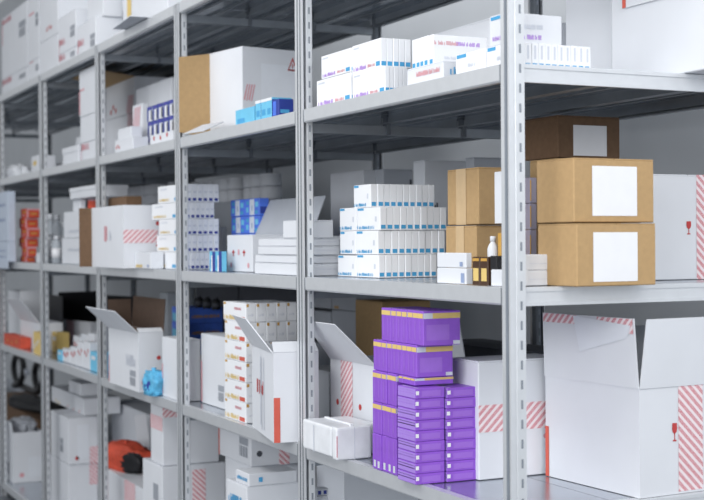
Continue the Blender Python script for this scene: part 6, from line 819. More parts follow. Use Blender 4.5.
{'t': 'carton', 'n': 'shrink_wrapped_pack', 'l': 'white shrink-wrapped pack of leaflets, left one beside the second post', 'c': 'pack', 'loc': [-0.8625, -0.0237, 0.9413], 'rz': 0, 'dim': [0.1991, 0.15, 0.0861], 'm': 'film', 'dec': [['print', 'F', 0.4, 0.0, 0.43, 0.9, 'pale']], 'fl': [], 'op': None, 'inn': 'kraft', 'lid': 0},
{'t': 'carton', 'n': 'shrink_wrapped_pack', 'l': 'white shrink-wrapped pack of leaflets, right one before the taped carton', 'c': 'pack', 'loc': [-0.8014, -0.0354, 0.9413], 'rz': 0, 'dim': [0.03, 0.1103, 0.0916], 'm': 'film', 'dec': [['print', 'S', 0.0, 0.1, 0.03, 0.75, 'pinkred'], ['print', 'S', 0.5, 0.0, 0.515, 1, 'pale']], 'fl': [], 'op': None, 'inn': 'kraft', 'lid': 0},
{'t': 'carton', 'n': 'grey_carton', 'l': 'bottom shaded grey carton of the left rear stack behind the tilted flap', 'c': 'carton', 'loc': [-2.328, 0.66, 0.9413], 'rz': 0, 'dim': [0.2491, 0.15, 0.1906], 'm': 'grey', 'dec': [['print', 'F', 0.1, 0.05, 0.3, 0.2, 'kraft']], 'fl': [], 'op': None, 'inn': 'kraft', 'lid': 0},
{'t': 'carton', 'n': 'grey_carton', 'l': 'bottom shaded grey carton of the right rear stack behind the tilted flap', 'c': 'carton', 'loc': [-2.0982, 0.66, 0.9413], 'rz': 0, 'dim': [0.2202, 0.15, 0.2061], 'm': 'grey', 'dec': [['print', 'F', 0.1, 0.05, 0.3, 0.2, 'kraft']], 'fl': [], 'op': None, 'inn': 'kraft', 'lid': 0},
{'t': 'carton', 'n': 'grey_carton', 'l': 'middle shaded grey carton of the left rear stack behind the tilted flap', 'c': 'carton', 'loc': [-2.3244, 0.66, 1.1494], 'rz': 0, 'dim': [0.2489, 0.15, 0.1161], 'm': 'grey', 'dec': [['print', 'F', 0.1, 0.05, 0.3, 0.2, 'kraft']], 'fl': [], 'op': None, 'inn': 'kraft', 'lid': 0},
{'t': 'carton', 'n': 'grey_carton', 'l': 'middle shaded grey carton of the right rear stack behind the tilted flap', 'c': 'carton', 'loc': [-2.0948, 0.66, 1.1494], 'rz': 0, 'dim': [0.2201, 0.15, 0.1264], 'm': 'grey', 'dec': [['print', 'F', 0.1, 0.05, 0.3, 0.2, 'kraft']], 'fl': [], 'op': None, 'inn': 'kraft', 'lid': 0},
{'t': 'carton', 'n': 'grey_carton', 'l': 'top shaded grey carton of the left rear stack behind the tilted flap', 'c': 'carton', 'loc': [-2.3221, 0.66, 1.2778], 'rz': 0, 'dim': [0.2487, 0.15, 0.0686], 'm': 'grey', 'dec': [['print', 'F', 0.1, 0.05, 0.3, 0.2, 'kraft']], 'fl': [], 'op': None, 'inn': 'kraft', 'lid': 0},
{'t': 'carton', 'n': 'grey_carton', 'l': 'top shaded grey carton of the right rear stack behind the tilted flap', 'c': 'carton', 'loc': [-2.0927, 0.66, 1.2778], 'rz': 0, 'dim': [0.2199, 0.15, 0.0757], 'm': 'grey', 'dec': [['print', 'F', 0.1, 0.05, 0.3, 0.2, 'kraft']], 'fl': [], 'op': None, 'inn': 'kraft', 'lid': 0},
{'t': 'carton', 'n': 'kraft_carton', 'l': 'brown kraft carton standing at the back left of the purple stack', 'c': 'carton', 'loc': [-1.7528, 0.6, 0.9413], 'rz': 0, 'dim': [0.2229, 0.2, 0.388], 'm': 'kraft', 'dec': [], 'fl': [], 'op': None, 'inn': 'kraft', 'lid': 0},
{'t': 'carton', 'n': 'shade_carton', 'l': 'dark carton added for shade at the back behind the purple stack', 'c': 'carton', 'loc': [-0.8813, 0.62, 0.9413], 'rz': 0, 'dim': [0.545, 0.2, 0.2685], 'm': 'dark', 'dec': [], 'fl': [], 'op': None, 'inn': 'kraft', 'lid': 0},  # added dark box, stands in for shade behind the purple packs
{'t': 'carton', 'n': 'shade_carton', 'l': 'left dark carton added for shade at the back of the second bay lower shelf', 'c': 'carton', 'loc': [-3.3217, 0.64, 0.9413], 'rz': 0, 'dim': [0.5982, 0.18, 0.4025], 'm': 'dark', 'dec': [], 'fl': [], 'op': None, 'inn': 'kraft', 'lid': 0},  # added dark box, fills the shaded rear of the shelf
{'t': 'carton', 'n': 'shade_carton', 'l': 'right dark carton added for shade at the back of the second bay lower shelf', 'c': 'carton', 'loc': [-2.5943, 0.64, 0.9413], 'rz': 0, 'dim': [0.7012, 0.18, 0.4223], 'm': 'dark', 'dec': [], 'fl': [], 'op': None, 'inn': 'kraft', 'lid': 0},  # added like its left neighbour, its dark colour standing for shade
{'t': 'carton', 'n': 'open_white_carton', 'l': 'open white carton with orange strip, right of the yellow-print stack', 'c': 'carton', 'loc': [-1.1882, -0.0622, 0.9413], 'rz': -11.5, 'dim': [0.3697, 0.14, 0.2727], 'm': 'white', 'dec': [['strip', 'S', 0.0, -0.0, 0.14, 0.5, 'orange'], ['text', 'F', 0.25, 0.45, 0.6, 0.62, 'red'], ['text', 'F', 0.4, 0.05, 0.6, 0.9, 'pale']], 'fl': [['F', 35, 0.125, 'white', 0.7], ['S', -55, 0.05, 'white', 0.95]], 'op': 'top', 'inn': 'white', 'lid': 0},
{'t': 'small', 'n': 'medicine_carton', 'l': 'white yellow and red marked carton, first from front, bottom row left of open carton', 'c': 'carton', 'g': 'yellow and red marked cartons on the lower shelf', 'loc': [-1.6315, 0.0202, 0.9413], 'rz': 0, 'dim': [0.201, 0.0427, 0.0669], 'st': 'yellowred'},
{'t': 'small', 'n': 'medicine_carton', 'l': 'white yellow and red marked carton, second from front, bottom row left of open carton', 'c': 'carton', 'g': 'yellow and red marked cartons on the lower shelf', 'loc': [-1.6302, 0.0635, 0.9413], 'rz': 0, 'dim': [0.201, 0.0427, 0.0669], 'st': 'yellowred'},
{'t': 'small', 'n': 'medicine_carton', 'l': 'white yellow and red marked carton, third from front, bottom row left of open carton', 'c': 'carton', 'g': 'yellow and red marked cartons on the lower shelf', 'loc': [-1.632, 0.1068, 0.9413], 'rz': 0, 'dim': [0.201, 0.0427, 0.0669], 'st': 'yellowred'},
{'t': 'small', 'n': 'medicine_carton', 'l': 'white yellow and red marked carton, first from front, second row left of open carton', 'c': 'carton', 'g': 'yellow and red marked cartons on the lower shelf', 'loc': [-1.6289, 0.0202, 1.0092], 'rz': 0, 'dim': [0.201, 0.0427, 0.0673], 'st': 'yellowred'},
{'t': 'small', 'n': 'medicine_carton', 'l': 'white yellow and red marked carton, second from front, second row left of open carton', 'c': 'carton', 'g': 'yellow and red marked cartons on the lower shelf', 'loc': [-1.6291, 0.0635, 1.0092], 'rz': 0, 'dim': [0.201, 0.0427, 0.0673], 'st': 'yellowred'},
{'t': 'small', 'n': 'medicine_carton', 'l': 'white yellow and red marked carton, third from front, second row left of open carton', 'c': 'carton', 'g': 'yellow and red marked cartons on the lower shelf', 'loc': [-1.6297, 0.1068, 1.0092], 'rz': 0, 'dim': [0.201, 0.0427, 0.0673], 'st': 'yellowred'},
{'t': 'small', 'n': 'medicine_carton', 'l': 'white yellow and red marked carton, first from front, third row left of open carton', 'c': 'carton', 'g': 'yellow and red marked cartons on the lower shelf', 'loc': [-1.6287, 0.0202, 1.0775], 'rz': 0, 'dim': [0.2009, 0.0427, 0.0673], 'st': 'yellowred'},
{'t': 'small', 'n': 'medicine_carton', 'l': 'white yellow and red marked carton, second from front, third row left of open carton', 'c': 'carton', 'g': 'yellow and red marked cartons on the lower shelf', 'loc': [-1.6296, 0.0635, 1.0775], 'rz': 0, 'dim': [0.2009, 0.0427, 0.0673], 'st': 'yellowred'},
{'t': 'small', 'n': 'medicine_carton', 'l': 'white yellow and red marked carton, third from front, third row left of open carton', 'c': 'carton', 'g': 'yellow and red marked cartons on the lower shelf', 'loc': [-1.6277, 0.1068, 1.0775], 'rz': 0, 'dim': [0.2009, 0.0427, 0.0673], 'st': 'yellowred'},
{'t': 'small', 'n': 'medicine_carton', 'l': 'white yellow and red marked carton, first from front, fourth row left of open carton', 'c': 'carton', 'g': 'yellow and red marked cartons on the lower shelf', 'loc': [-1.6275, 0.0202, 1.1458], 'rz': 0, 'dim': [0.2008, 0.0427, 0.0662], 'st': 'yellowred'},
{'t': 'small', 'n': 'medicine_carton', 'l': 'white yellow and red marked carton, second from front, fourth row left of open carton', 'c': 'carton', 'g': 'yellow and red marked cartons on the lower shelf', 'loc': [-1.6266, 0.0635, 1.1458], 'rz': 0, 'dim': [0.2008, 0.0427, 0.0662], 'st': 'yellowred'},
{'t': 'small', 'n': 'medicine_carton', 'l': 'white yellow and red marked carton, third from front, fourth row left of open carton', 'c': 'carton', 'g': 'yellow and red marked cartons on the lower shelf', 'loc': [-1.6282, 0.1068, 1.1458], 'rz': 0, 'dim': [0.2008, 0.0427, 0.0662], 'st': 'yellowred'},
{'t': 'small', 'n': 'medicine_carton', 'l': 'white yellow and red marked carton, first from front, fifth row left of open carton', 'c': 'carton', 'g': 'yellow and red marked cartons on the lower shelf', 'loc': [-1.6269, 0.0202, 1.213], 'rz': 0, 'dim': [0.2007, 0.0367, 0.0672], 'st': 'yellowred'},
{'t': 'small', 'n': 'medicine_carton', 'l': 'white yellow and red marked carton, second from front, fifth row left of open carton', 'c': 'carton', 'g': 'yellow and red marked cartons on the lower shelf', 'loc': [-1.6267, 0.0574, 1.213], 'rz': 0, 'dim': [0.2007, 0.0367, 0.0672], 'st': 'yellowred'},
{'t': 'small', 'n': 'medicine_carton', 'l': 'white yellow and red marked carton, third from front, fifth row left of open carton', 'c': 'carton', 'g': 'yellow and red marked cartons on the lower shelf', 'loc': [-1.6248, 0.0947, 1.213], 'rz': 0, 'dim': [0.2007, 0.0367, 0.0672], 'st': 'yellowred'},
{'t': 'small', 'n': 'medicine_carton', 'l': 'white yellow and red marked carton, fourth from front, fifth row left of open carton', 'c': 'carton', 'g': 'yellow and red marked cartons on the lower shelf', 'loc': [-1.6266, 0.132, 1.213], 'rz': 0, 'dim': [0.2007, 0.0367, 0.0672], 'st': 'yellowred'},
{'t': 'small', 'n': 'medicine_carton', 'l': 'white yellow and red marked carton, fifth from front, fifth row left of open carton', 'c': 'carton', 'g': 'yellow and red marked cartons on the lower shelf', 'loc': [-1.6245, 0.1692, 1.213], 'rz': 0, 'dim': [0.2007, 0.0367, 0.0672], 'st': 'yellowred'},
{'t': 'small', 'n': 'medicine_carton', 'l': 'white yellow and red marked carton, first from front, top row left of open carton', 'c': 'carton', 'g': 'yellow and red marked cartons on the lower shelf', 'loc': [-1.6246, 0.0202, 1.2811], 'rz': 0, 'dim': [0.2156, 0.0366, 0.0634], 'st': 'yellowred'},
{'t': 'small', 'n': 'medicine_carton', 'l': 'white yellow and red marked carton, second from front, top row left of open carton', 'c': 'carton', 'g': 'yellow and red marked cartons on the lower shelf', 'loc': [-1.624, 0.0574, 1.2811], 'rz': 0, 'dim': [0.2156, 0.0366, 0.0634], 'st': 'yellowred'},
{'t': 'small', 'n': 'medicine_carton', 'l': 'white yellow and red marked carton, third from front, top row left of open carton', 'c': 'carton', 'g': 'yellow and red marked cartons on the lower shelf', 'loc': [-1.6247, 0.0947, 1.2811], 'rz': 0, 'dim': [0.2156, 0.0366, 0.0634], 'st': 'yellowred'},
{'t': 'small', 'n': 'medicine_carton', 'l': 'white yellow and red marked carton, fourth from front, top row left of open carton', 'c': 'carton', 'g': 'yellow and red marked cartons on the lower shelf', 'loc': [-1.6239, 0.1319, 1.2811], 'rz': 0, 'dim': [0.2156, 0.0366, 0.0634], 'st': 'yellowred'},
{'t': 'small', 'n': 'medicine_carton', 'l': 'white yellow and red marked carton, fifth from front, top row left of open carton', 'c': 'carton', 'g': 'yellow and red marked cartons on the lower shelf', 'loc': [-1.6255, 0.1692, 1.2811], 'rz': 0, 'dim': [0.2156, 0.0366, 0.0634], 'st': 'yellowred'},
{'t': 'carton', 'n': 'white_carton', 'l': 'tall white carton with red edge line and barcode right of the third post', 'c': 'carton', 'loc': [-2.0012, 0.085, 0.9413], 'rz': 0, 'dim': [0.2603, 0.26, 0.2642], 'm': 'white', 'dec': [['print', 'F', 0.0, 0.02, 0.05, 0.6, 'pinkred'], ['barcode', 'F', 0.72, 0.1, 0.95, 0.32]], 'fl': [], 'op': None, 'inn': 'kraft', 'lid': 0},
{'t': 'carton', 'n': 'white_carton', 'l': 'plain white carton behind the third post on the lower shelf, red left edge', 'c': 'carton', 'loc': [-2.3112, 0.02, 0.9413], 'rz': 0, 'dim': [0.2294, 0.0805, 0.237], 'm': 'white', 'dec': [['print', 'F', 0.0, 0.05, 0.05, 0.55, 'pinkred']], 'fl': [], 'op': None, 'inn': 'kraft', 'lid': 0},
{'t': 'carton', 'n': 'royal_blue_carton', 'l': 'royal blue carton at the bottom of the stack behind the third post', 'c': 'carton', 'loc': [-3.3425, 0.4, 0.9413], 'rz': 0, 'dim': [0.2364, 0.1727, 0.1514], 'm': 'royal', 'dec': [['text', 'S', 0.1, 0.35, 0.9, 0.55, 'gold'], ['print', 'F', 0.05, 0.05, 0.95, 0.6, 'skyblue']], 'fl': [], 'op': None, 'inn': 'kraft', 'lid': 0},
{'t': 'carton', 'n': 'royal_blue_carton', 'l': 'royal blue carton in the middle of the stack behind the third post', 'c': 'carton', 'loc': [-3.3388, 0.4, 1.0937], 'rz': 0, 'dim': [0.2362, 0.1726, 0.0782], 'm': 'royal', 'dec': [['text', 'S', 0.1, 0.35, 0.9, 0.55, 'gold'], ['print', 'F', 0.05, 0.05, 0.95, 0.6, 'skyblue']], 'fl': [], 'op': None, 'inn': 'kraft', 'lid': 0},
{'t': 'carton', 'n': 'royal_blue_carton', 'l': 'royal blue carton on top of the stack behind the third post', 'c': 'carton', 'loc': [-3.3368, 0.4, 1.173], 'rz': 0, 'dim': [0.2361, 0.1725, 0.0711], 'm': 'royal', 'dec': [['text', 'S', 0.1, 0.35, 0.9, 0.55, 'gold'], ['print', 'F', 0.05, 0.05, 0.95, 0.6, 'skyblue']], 'fl': [], 'op': None, 'inn': 'kraft', 'lid': 0},
{'t': 'bottle', 'n': 'dark_bottle', 'l': 'small dark bottle on the royal blue cartons, nearest the third post', 'c': 'bottle', 'loc': [-3.3812, 0.47, 1.245], 'r': 0.02, 'h': 0.055, 'm': 'black', 'cap': 'dark'},
{'t': 'bottle', 'n': 'dark_bottle', 'l': 'small dark bottle on the royal blue cartons, middle of three', 'c': 'bottle', 'loc': [-3.27, 0.47, 1.245], 'r': 0.02, 'h': 0.055, 'm': 'black', 'cap': 'dark'},
{'t': 'bottle', 'n': 'dark_bottle', 'l': 'small dark bottle on the royal blue cartons, nearest the yellow-marked cartons', 'c': 'bottle', 'loc': [-3.1492, 0.47, 1.245], 'r': 0.02, 'h': 0.055, 'm': 'black', 'cap': 'dark'},
{'t': 'carton', 'n': 'open_white_carton', 'l': 'open white carton with tilted flap and kraft lining darkened for shade, third bay lower shelf', 'c': 'carton', 'loc': [-2.7021, -0.0277, 0.9413], 'rz': 0, 'dim': [0.4494, 0.1037, 0.2423], 'm': 'white', 'dec': [['barcode', 'F', 0.72, 0.08, 0.9, 0.34], ['text', 'F', 0.6, 0.4, 0.9, 0.6, 'pale'], ['dots', 'S', 0.1, 0.1, 0.3, 0.22, 'pinkred'], ['dots', 'S', 0.72, 0.5, 0.9, 0.64, 'red'], ['print', 'F', 0.0, 0.02, 0.03, 0.5, 'pinkred']], 'fl': [['F', 47, 0.135, 'white', 1], ['B', 4, 0.135, 'kraft_deep_shade', 1], ['L', 4, 0.12, 'kraft_deep_shade', 1], ['S', -60, 0.03, 'white', 1]], 'op': 'top', 'inn': 'brown_and_kraft_shade', 'lid': 0},  # lining and brown flaps use darkened kraft for the shade inside
{'t': 'bag', 'n': 'blue_glove_bag', 'l': 'light blue bag with dark blue print before the open carton', 'c': 'bag', 'loc': [-2.5769, -0.0031, 0.9413], 'dim': [0.1, 0.07, 0.1], 'm': 'bluebag', 'seed': 9},
{'t': 'carton', 'n': 'clear_sleeve', 'l': 'tall clear plastic sleeve standing behind the open brown-lined carton', 'c': 'sleeve', 'loc': [-3.9485, 0.5, 0.9413], 'rz': 0, 'dim': [0.1245, 0.08, 0.3528], 'm': 'clearish', 'dec': [], 'fl': [], 'op': None, 'inn': 'kraft', 'lid': 0},
{'t': 'carton', 'n': 'open_white_carton', 'l': 'open white carton with interior coloured black for shade, behind the small medicine boxes', 'c': 'carton', 'loc': [-4.9283, 0.36, 0.9413], 'rz': 12, 'dim': [0.4296, 0.26, 0.159], 'm': 'white', 'dec': [['tape', 'F', 0.28, 0.0, 0.5, 1.0]], 'fl': [['B', 15, 0.14, 'black', 1], ['L', -5, 0.16, 'black', 1]], 'op': 'top', 'inn': 'black', 'lid': 0},  # black lining and flaps put the inner shade into the colour
{'t': 'carton', 'n': 'medicine_box', 'l': 'light blue box at the left end of the small medicine boxes', 'c': 'box', 'g': 'small medicine boxes in the fourth bay', 'loc': [-4.2909, 0.04, 0.9413], 'rz': 0, 'dim': [0.0984, 0.07, 0.0525], 'm': 'skyblue', 'dec': [['print', 'F', 0.2, 0.6, 0.8, 0.8, 'white']], 'fl': [], 'op': None, 'inn': 'kraft', 'lid': 0},
{'t': 'carton', 'n': 'medicine_box', 'l': 'light blue box at the right end of the small medicine boxes', 'c': 'box', 'g': 'small medicine boxes in the fourth bay', 'loc': [-3.6036, 0.04, 0.9413], 'rz': 0, 'dim': [0.1218, 0.07, 0.0922], 'm': 'skyblue', 'dec': [['print', 'F', 0.2, 0.6, 0.8, 0.8, 'white']], 'fl': [], 'op': None, 'inn': 'kraft', 'lid': 0},
{'t': 'carton', 'n': 'medicine_box', 'l': 'white box with red dots beside the left blue box', 'c': 'box', 'g': 'small medicine boxes in the fourth bay', 'loc': [-4.1526, 0.045, 0.9413], 'rz': 0, 'dim': [0.1482, 0.07, 0.0673], 'm': 'white', 'dec': [['dots', 'F', 0.1, 0.2, 0.9, 0.85, 'red']], 'fl': [], 'op': None, 'inn': 'kraft', 'lid': 0},
{'t': 'carton', 'n': 'medicine_box', 'l': 'white box with red dots, second right of the left blue box', 'c': 'box', 'g': 'small medicine boxes in the fourth bay', 'loc': [-4.0101, 0.045, 0.9413], 'rz': 0, 'dim': [0.128, 0.07, 0.0873], 'm': 'white', 'dec': [['dots', 'F', 0.1, 0.2, 0.9, 0.85, 'red']], 'fl': [], 'op': None, 'inn': 'kraft', 'lid': 0},
{'t': 'carton', 'n': 'medicine_box', 'l': 'white box with red dots in the middle of the front row', 'c': 'box', 'g': 'small medicine boxes in the fourth bay', 'loc': [-3.8825, 0.045, 0.9413], 'rz': 0, 'dim': [0.1136, 0.07, 0.1207], 'm': 'white', 'dec': [['dots', 'F', 0.1, 0.2, 0.9, 0.85, 'red']], 'fl': [], 'op': None, 'inn': 'kraft', 'lid': 0},
{'t': 'carton', 'n': 'medicine_box', 'l': 'white box with red dots beside the right blue box', 'c': 'box', 'g': 'small medicine boxes in the fourth bay', 'loc': [-3.7556, 0.045, 0.9413], 'rz': 0, 'dim': [0.1135, 0.07, 0.1291], 'm': 'white', 'dec': [['dots', 'F', 0.1, 0.2, 0.9, 0.85, 'red']], 'fl': [], 'op': None, 'inn': 'kraft', 'lid': 0},
{'t': 'carton', 'n': 'medicine_box', 'l': 'yellow box right of the fifth post behind the left blue box', 'c': 'box', 'g': 'small medicine boxes in the fourth bay', 'loc': [-4.7801, 0.13, 0.9413], 'rz': 0, 'dim': [0.1189, 0.07, 0.1134], 'm': 'yellow', 'dec': [['print', 'F', 0.2, 0.6, 0.8, 0.8, 'white']], 'fl': [], 'op': None, 'inn': 'kraft', 'lid': 0},
{'t': 'carton', 'n': 'medicine_box', 'l': 'white box at the right end of the back row', 'c': 'box', 'g': 'small medicine boxes in the fourth bay', 'loc': [-4.1472, 0.17, 0.9413], 'rz': 0, 'dim': [0.1153, 0.07, 0.1443], 'm': 'white', 'dec': [['dots', 'F', 0.1, 0.2, 0.9, 0.85, 'red']], 'fl': [], 'op': None, 'inn': 'kraft', 'lid': 0},
{'t': 'carton', 'n': 'medicine_box', 'l': 'white box in the middle of the back row', 'c': 'box', 'g': 'small medicine boxes in the fourth bay', 'loc': [-4.2767, 0.17, 0.9413], 'rz': 0, 'dim': [0.1298, 0.07, 0.1313], 'm': 'white', 'dec': [['dots', 'F', 0.1, 0.2, 0.9, 0.85, 'red']], 'fl': [], 'op': None, 'inn': 'kraft', 'lid': 0},
{'t': 'carton', 'n': 'medicine_box', 'l': 'white box at the left end of the back row', 'c': 'box', 'g': 'small medicine boxes in the fourth bay', 'loc': [-4.4212, 0.17, 0.9413], 'rz': 0, 'dim': [0.1501, 0.07, 0.112], 'm': 'white', 'dec': [['dots', 'F', 0.1, 0.2, 0.9, 0.85, 'red']], 'fl': [], 'op': None, 'inn': 'kraft', 'lid': 0},
{'t': 'carton', 'n': 'open_white_carton', 'l': 'open white carton with a folded-back flap at the far left of lower shelf', 'c': 'carton', 'loc': [-4.976, 0.08, 0.9413], 'rz': 0, 'dim': [0.5073, 0.13, 0.1576], 'm': 'white', 'dec': [], 'fl': [['F', 35, 0.16, 'white', 0.9], ['L', 5, 0.17, 'white', 1], ['B', 0, 0.15, 'black', 1]], 'op': 'top', 'inn': 'greycard', 'lid': 0},  # back flap coloured black for shade
{'t': 'carton', 'n': 'white_carton', 'l': 'tall white carton left of the open one at far left', 'c': 'carton', 'loc': [-5.7544, 0.14, 0.9413], 'rz': 0, 'dim': [0.3968, 0.1, 0.3097], 'm': 'white', 'dec': [], 'fl': [], 'op': None, 'inn': 'kraft', 'lid': 0},
{'t': 'carton', 'n': 'red_orange_carton', 'l': 'low red-orange carton at the far left front of the lower shelf', 'c': 'carton', 'loc': [-5.1872, 0.015, 0.9413], 'rz': 0, 'dim': [0.4761, 0.06, 0.0646], 'm': 'redorange', 'dec': [['dots', 'F', 0.1, 0.2, 0.9, 0.8, 'gold']], 'fl': [], 'op': None, 'inn': 'kraft', 'lid': 0},
{'t': 'carton', 'n': 'yellow_carton', 'l': 'narrow yellow carton left of the fifth post on the lower shelf', 'c': 'carton', 'loc': [-4.6993, 0.018, 0.9413], 'rz': 0, 'dim': [0.1607, 0.05, 0.1223], 'm': 'yellow', 'dec': [['dots', 'F', 0.1, 0.1, 0.9, 0.9, 'white']], 'fl': [], 'op': None, 'inn': 'kraft', 'lid': 0},
{'t': 'carton', 'n': 'white_carton', 'l': 'white striped-tape carton, lower one of the fourth bay floor stack', 'c': 'carton', 'loc': [-4.4271, 0.1, 0.0925], 'rz': 0, 'dim': [0.3988, 0.1587, 0.2856], 'm': 'white', 'dec': [['tape', 'S', 0.72, 0.6, 1.0, 1.0]], 'fl': [], 'op': None, 'inn': 'kraft', 'lid': 0},
{'t': 'carton', 'n': 'white_carton', 'l': 'white striped-tape carton with red dot, upper one of the fourth bay floor stack', 'c': 'carton', 'loc': [-4.417, 0.1, 0.3801], 'rz': 0, 'dim': [0.3982, 0.1585, 0.2454], 'm': 'white', 'dec': [['tape', 'S', 0.72, 0.0, 1.0, 0.36], ['labelpale', 'S', 0.3, 0.1, 0.7, 0.85], ['dots', 'S', 0.22, 0.06, 0.36, 0.2, 'red'], ['barcode', 'F', 0.55, 0.2, 0.72, 0.5]], 'fl': [], 'op': None, 'inn': 'kraft', 'lid': 0},
{'t': 'carton', 'n': 'white_carton', 'l': 'white carton with orange marks along its lower edge, fourth bay bottom level', 'c': 'carton', 'loc': [-4.4751, 0.2, 0.6275], 'rz': 0, 'dim': [0.7483, 0.2, 0.0891], 'm': 'white', 'dec': [['dots', 'F', 0.12, 0.02, 0.3, 0.3, 'yellow'], ['dots', 'F', 0.45, 0.02, 0.95, 0.25, 'orange']], 'fl': [], 'op': None, 'inn': 'kraft', 'lid': 0},
{'t': 'carton', 'n': 'small_white_carton', 'l': 'small white carton on top, nearest the lower shelf in the fourth bay', 'c': 'carton', 'loc': [-4.614, 0.22, 0.7177], 'rz': 0, 'dim': [0.2678, 0.1, 0.0652], 'm': 'white', 'dec': [], 'fl': [], 'op': None, 'inn': 'kraft', 'lid': 0},
{'t': 'carton', 'n': 'white_carton', 'l': 'grey white carton at the bottom behind the orange bag', 'c': 'carton', 'loc': [-4.0197, 0.42, 0.0925], 'rz': 0, 'dim': [0.7107, 0.35, 0.254], 'm': 'white', 'dec': [], 'fl': [], 'op': None, 'inn': 'kraft', 'lid': 0},
{'t': 'carton', 'n': 'white_carton', 'l': 'grey white carton with raised side flap behind the orange bag', 'c': 'carton', 'loc': [-4.0127, 0.42, 0.3485], 'rz': 0, 'dim': [0.7099, 0.35, 0.3216], 'm': 'white', 'dec': [['tape', 'F', 0.72, 0.25, 0.86, 0.9], ['print', 'F', 0.28, 0, 0.29, 1, 'pale']], 'fl': [], 'op': None, 'inn': 'kraft', 'lid': 0},
{'t': 'carton', 'n': 'white_carton', 'l': 'white carton at the bottom under the orange bag', 'c': 'carton', 'loc': [-3.1483, 0.12, 0.0925], 'rz': 0, 'dim': [0.5799, 0.22, 0.0539], 'm': 'white', 'dec': [], 'fl': [], 'op': None, 'inn': 'kraft', 'lid': 0},
{'t': 'carton', 'n': 'white_carton', 'l': 'white striped-tape carton directly under the orange bag', 'c': 'carton', 'loc': [-3.1468, 0.12, 0.1484], 'rz': 0, 'dim': [0.5797, 0.22, 0.313], 'm': 'white', 'dec': [['tape', 'F', 0.5, 0.3, 0.8, 1.0]], 'fl': [], 'op': None, 'inn': 'kraft', 'lid': 0},
{'t': 'bag', 'n': 'orange_bag', 'l': 'crumpled orange-red bag with a black opening on a striped carton', 'c': 'bag', 'loc': [-3.6861, 0.2, 0.4613], 'dim': [0.42, 0.13, 0.125], 'm': 'redorange', 'seed': 12, 'patch': 'black'},
{'t': 'sheet', 'n': 'cardboard_sheet', 'l': 'white cardboard sheet leaning between orange bag and striped stack', 'c': 'sheet', 'loc': [-3.883, 0.36, 0.4613], 'dim': [0.09, 0.004, 0.23], 'rz': 25, 'm': 'white', 'tilt': -10},
{'t': 'carton', 'n': 'white_carton', 'l': 'white carton at the base of the stack under the third post', 'c': 'carton', 'loc': [-2.6502, 0.05, 0.0925], 'rz': 0, 'dim': [0.2685, 0.2721, 0.1439], 'm': 'white', 'dec': [], 'fl': [], 'op': None, 'inn': 'kraft', 'lid': 0},
{'t': 'carton', 'n': 'white_carton', 'l': 'white barcode carton, second of the stack under the third post', 'c': 'carton', 'loc': [-2.6463, 0.05, 0.2384], 'rz': 0, 'dim': [0.2683, 0.2719, 0.3993], 'm': 'white', 'dec': [['barcode', 'F', 0.55, 0.35, 0.8, 0.8], ['tape', 'S', 0.47, 0.0, 0.68, 0.95]], 'fl': [], 'op': None, 'inn': 'kraft', 'lid': 0},
{'t': 'carton', 'n': 'white_carton', 'l': 'white carton with striped tape, top of the stack under the third post', 'c': 'carton', 'loc': [-2.6669, 0.06, 0.6398], 'rz': 0, 'dim': [0.1629, 0.242, 0.2532], 'm': 'white', 'dec': [['tape', 'F', 0.0, 0.55, 1.0, 0.78], ['tape', 'S', 0, 0.78, 1.0, 1.0]], 'fl': [], 'op': None, 'inn': 'kraft', 'lid': 0},
{'t': 'carton', 'n': 'white_carton', 'l': 'white carton at the bottom of the second bay stack', 'c': 'carton', 'loc': [-1.983, 0.17, 0.0925], 'rz': 0, 'dim': [0.2597, 0.1951, 0.2247], 'm': 'white', 'dec': [], 'fl': [], 'op': None, 'inn': 'kraft', 'lid': 0},
{'t': 'carton', 'n': 'white_carton', 'l': 'white carton in the middle of the second bay stack', 'c': 'carton', 'loc': [-1.9783, 0.17, 0.3192], 'rz': 0, 'dim': [0.2594, 0.1949, 0.4152], 'm': 'white', 'dec': [], 'fl': [], 'op': None, 'inn': 'kraft', 'lid': 0},
{'t': 'carton', 'n': 'white_carton', 'l': 'white carton with orange edge and barcode, top of the second bay stack', 'c': 'carton', 'loc': [-1.9442, 0.16, 0.7363], 'rz': 0, 'dim': [0.334, 0.1894, 0.1361], 'm': 'white', 'dec': [['strip', 'F', 0.0, 0.0, 0.03, 1.0, 'orange'], ['barcode', 'F', 0.66, 0.2, 0.92, 0.72], ['dots', 'S', 0.1, 0.25, 0.25, 0.42, 'dark'], ['tape', 'S', 0.58, 0.0, 0.8, 0.62]], 'fl': [], 'op': None, 'inn': 'kraft', 'lid': 0},
{'t': 'carton', 'n': 'white_carton', 'l': 'white carton supporting the blue-marked medicine cartons, second bay floor', 'c': 'carton', 'loc': [-1.6382, 0.005, 0.0925], 'rz': 0, 'dim': [0.1626, 0.14, 0.5314], 'm': 'white', 'dec': [], 'fl': [], 'op': None, 'inn': 'kraft', 'lid': 0},
{'t': 'carton', 'n': 'medicine_carton', 'l': 'white blue-marked carton, lower of the pile under the open orange-strip carton', 'c': 'carton', 'loc': [-1.5902, 0.005, 0.6249], 'rz': 0, 'dim': [0.1889, 0.1886, 0.1111], 'm': 'white', 'dec': [['text', 'F', 0.1, 0.3, 0.9, 0.6, 'blue'], ['print', 'S', 0.0, 0.1, 0.1, 0.4, 'blue'], ['print', 'S', 0.3, 0.05, 0.36, 0.3, 'blue']], 'fl': [], 'op': None, 'inn': 'kraft', 'lid': 0},
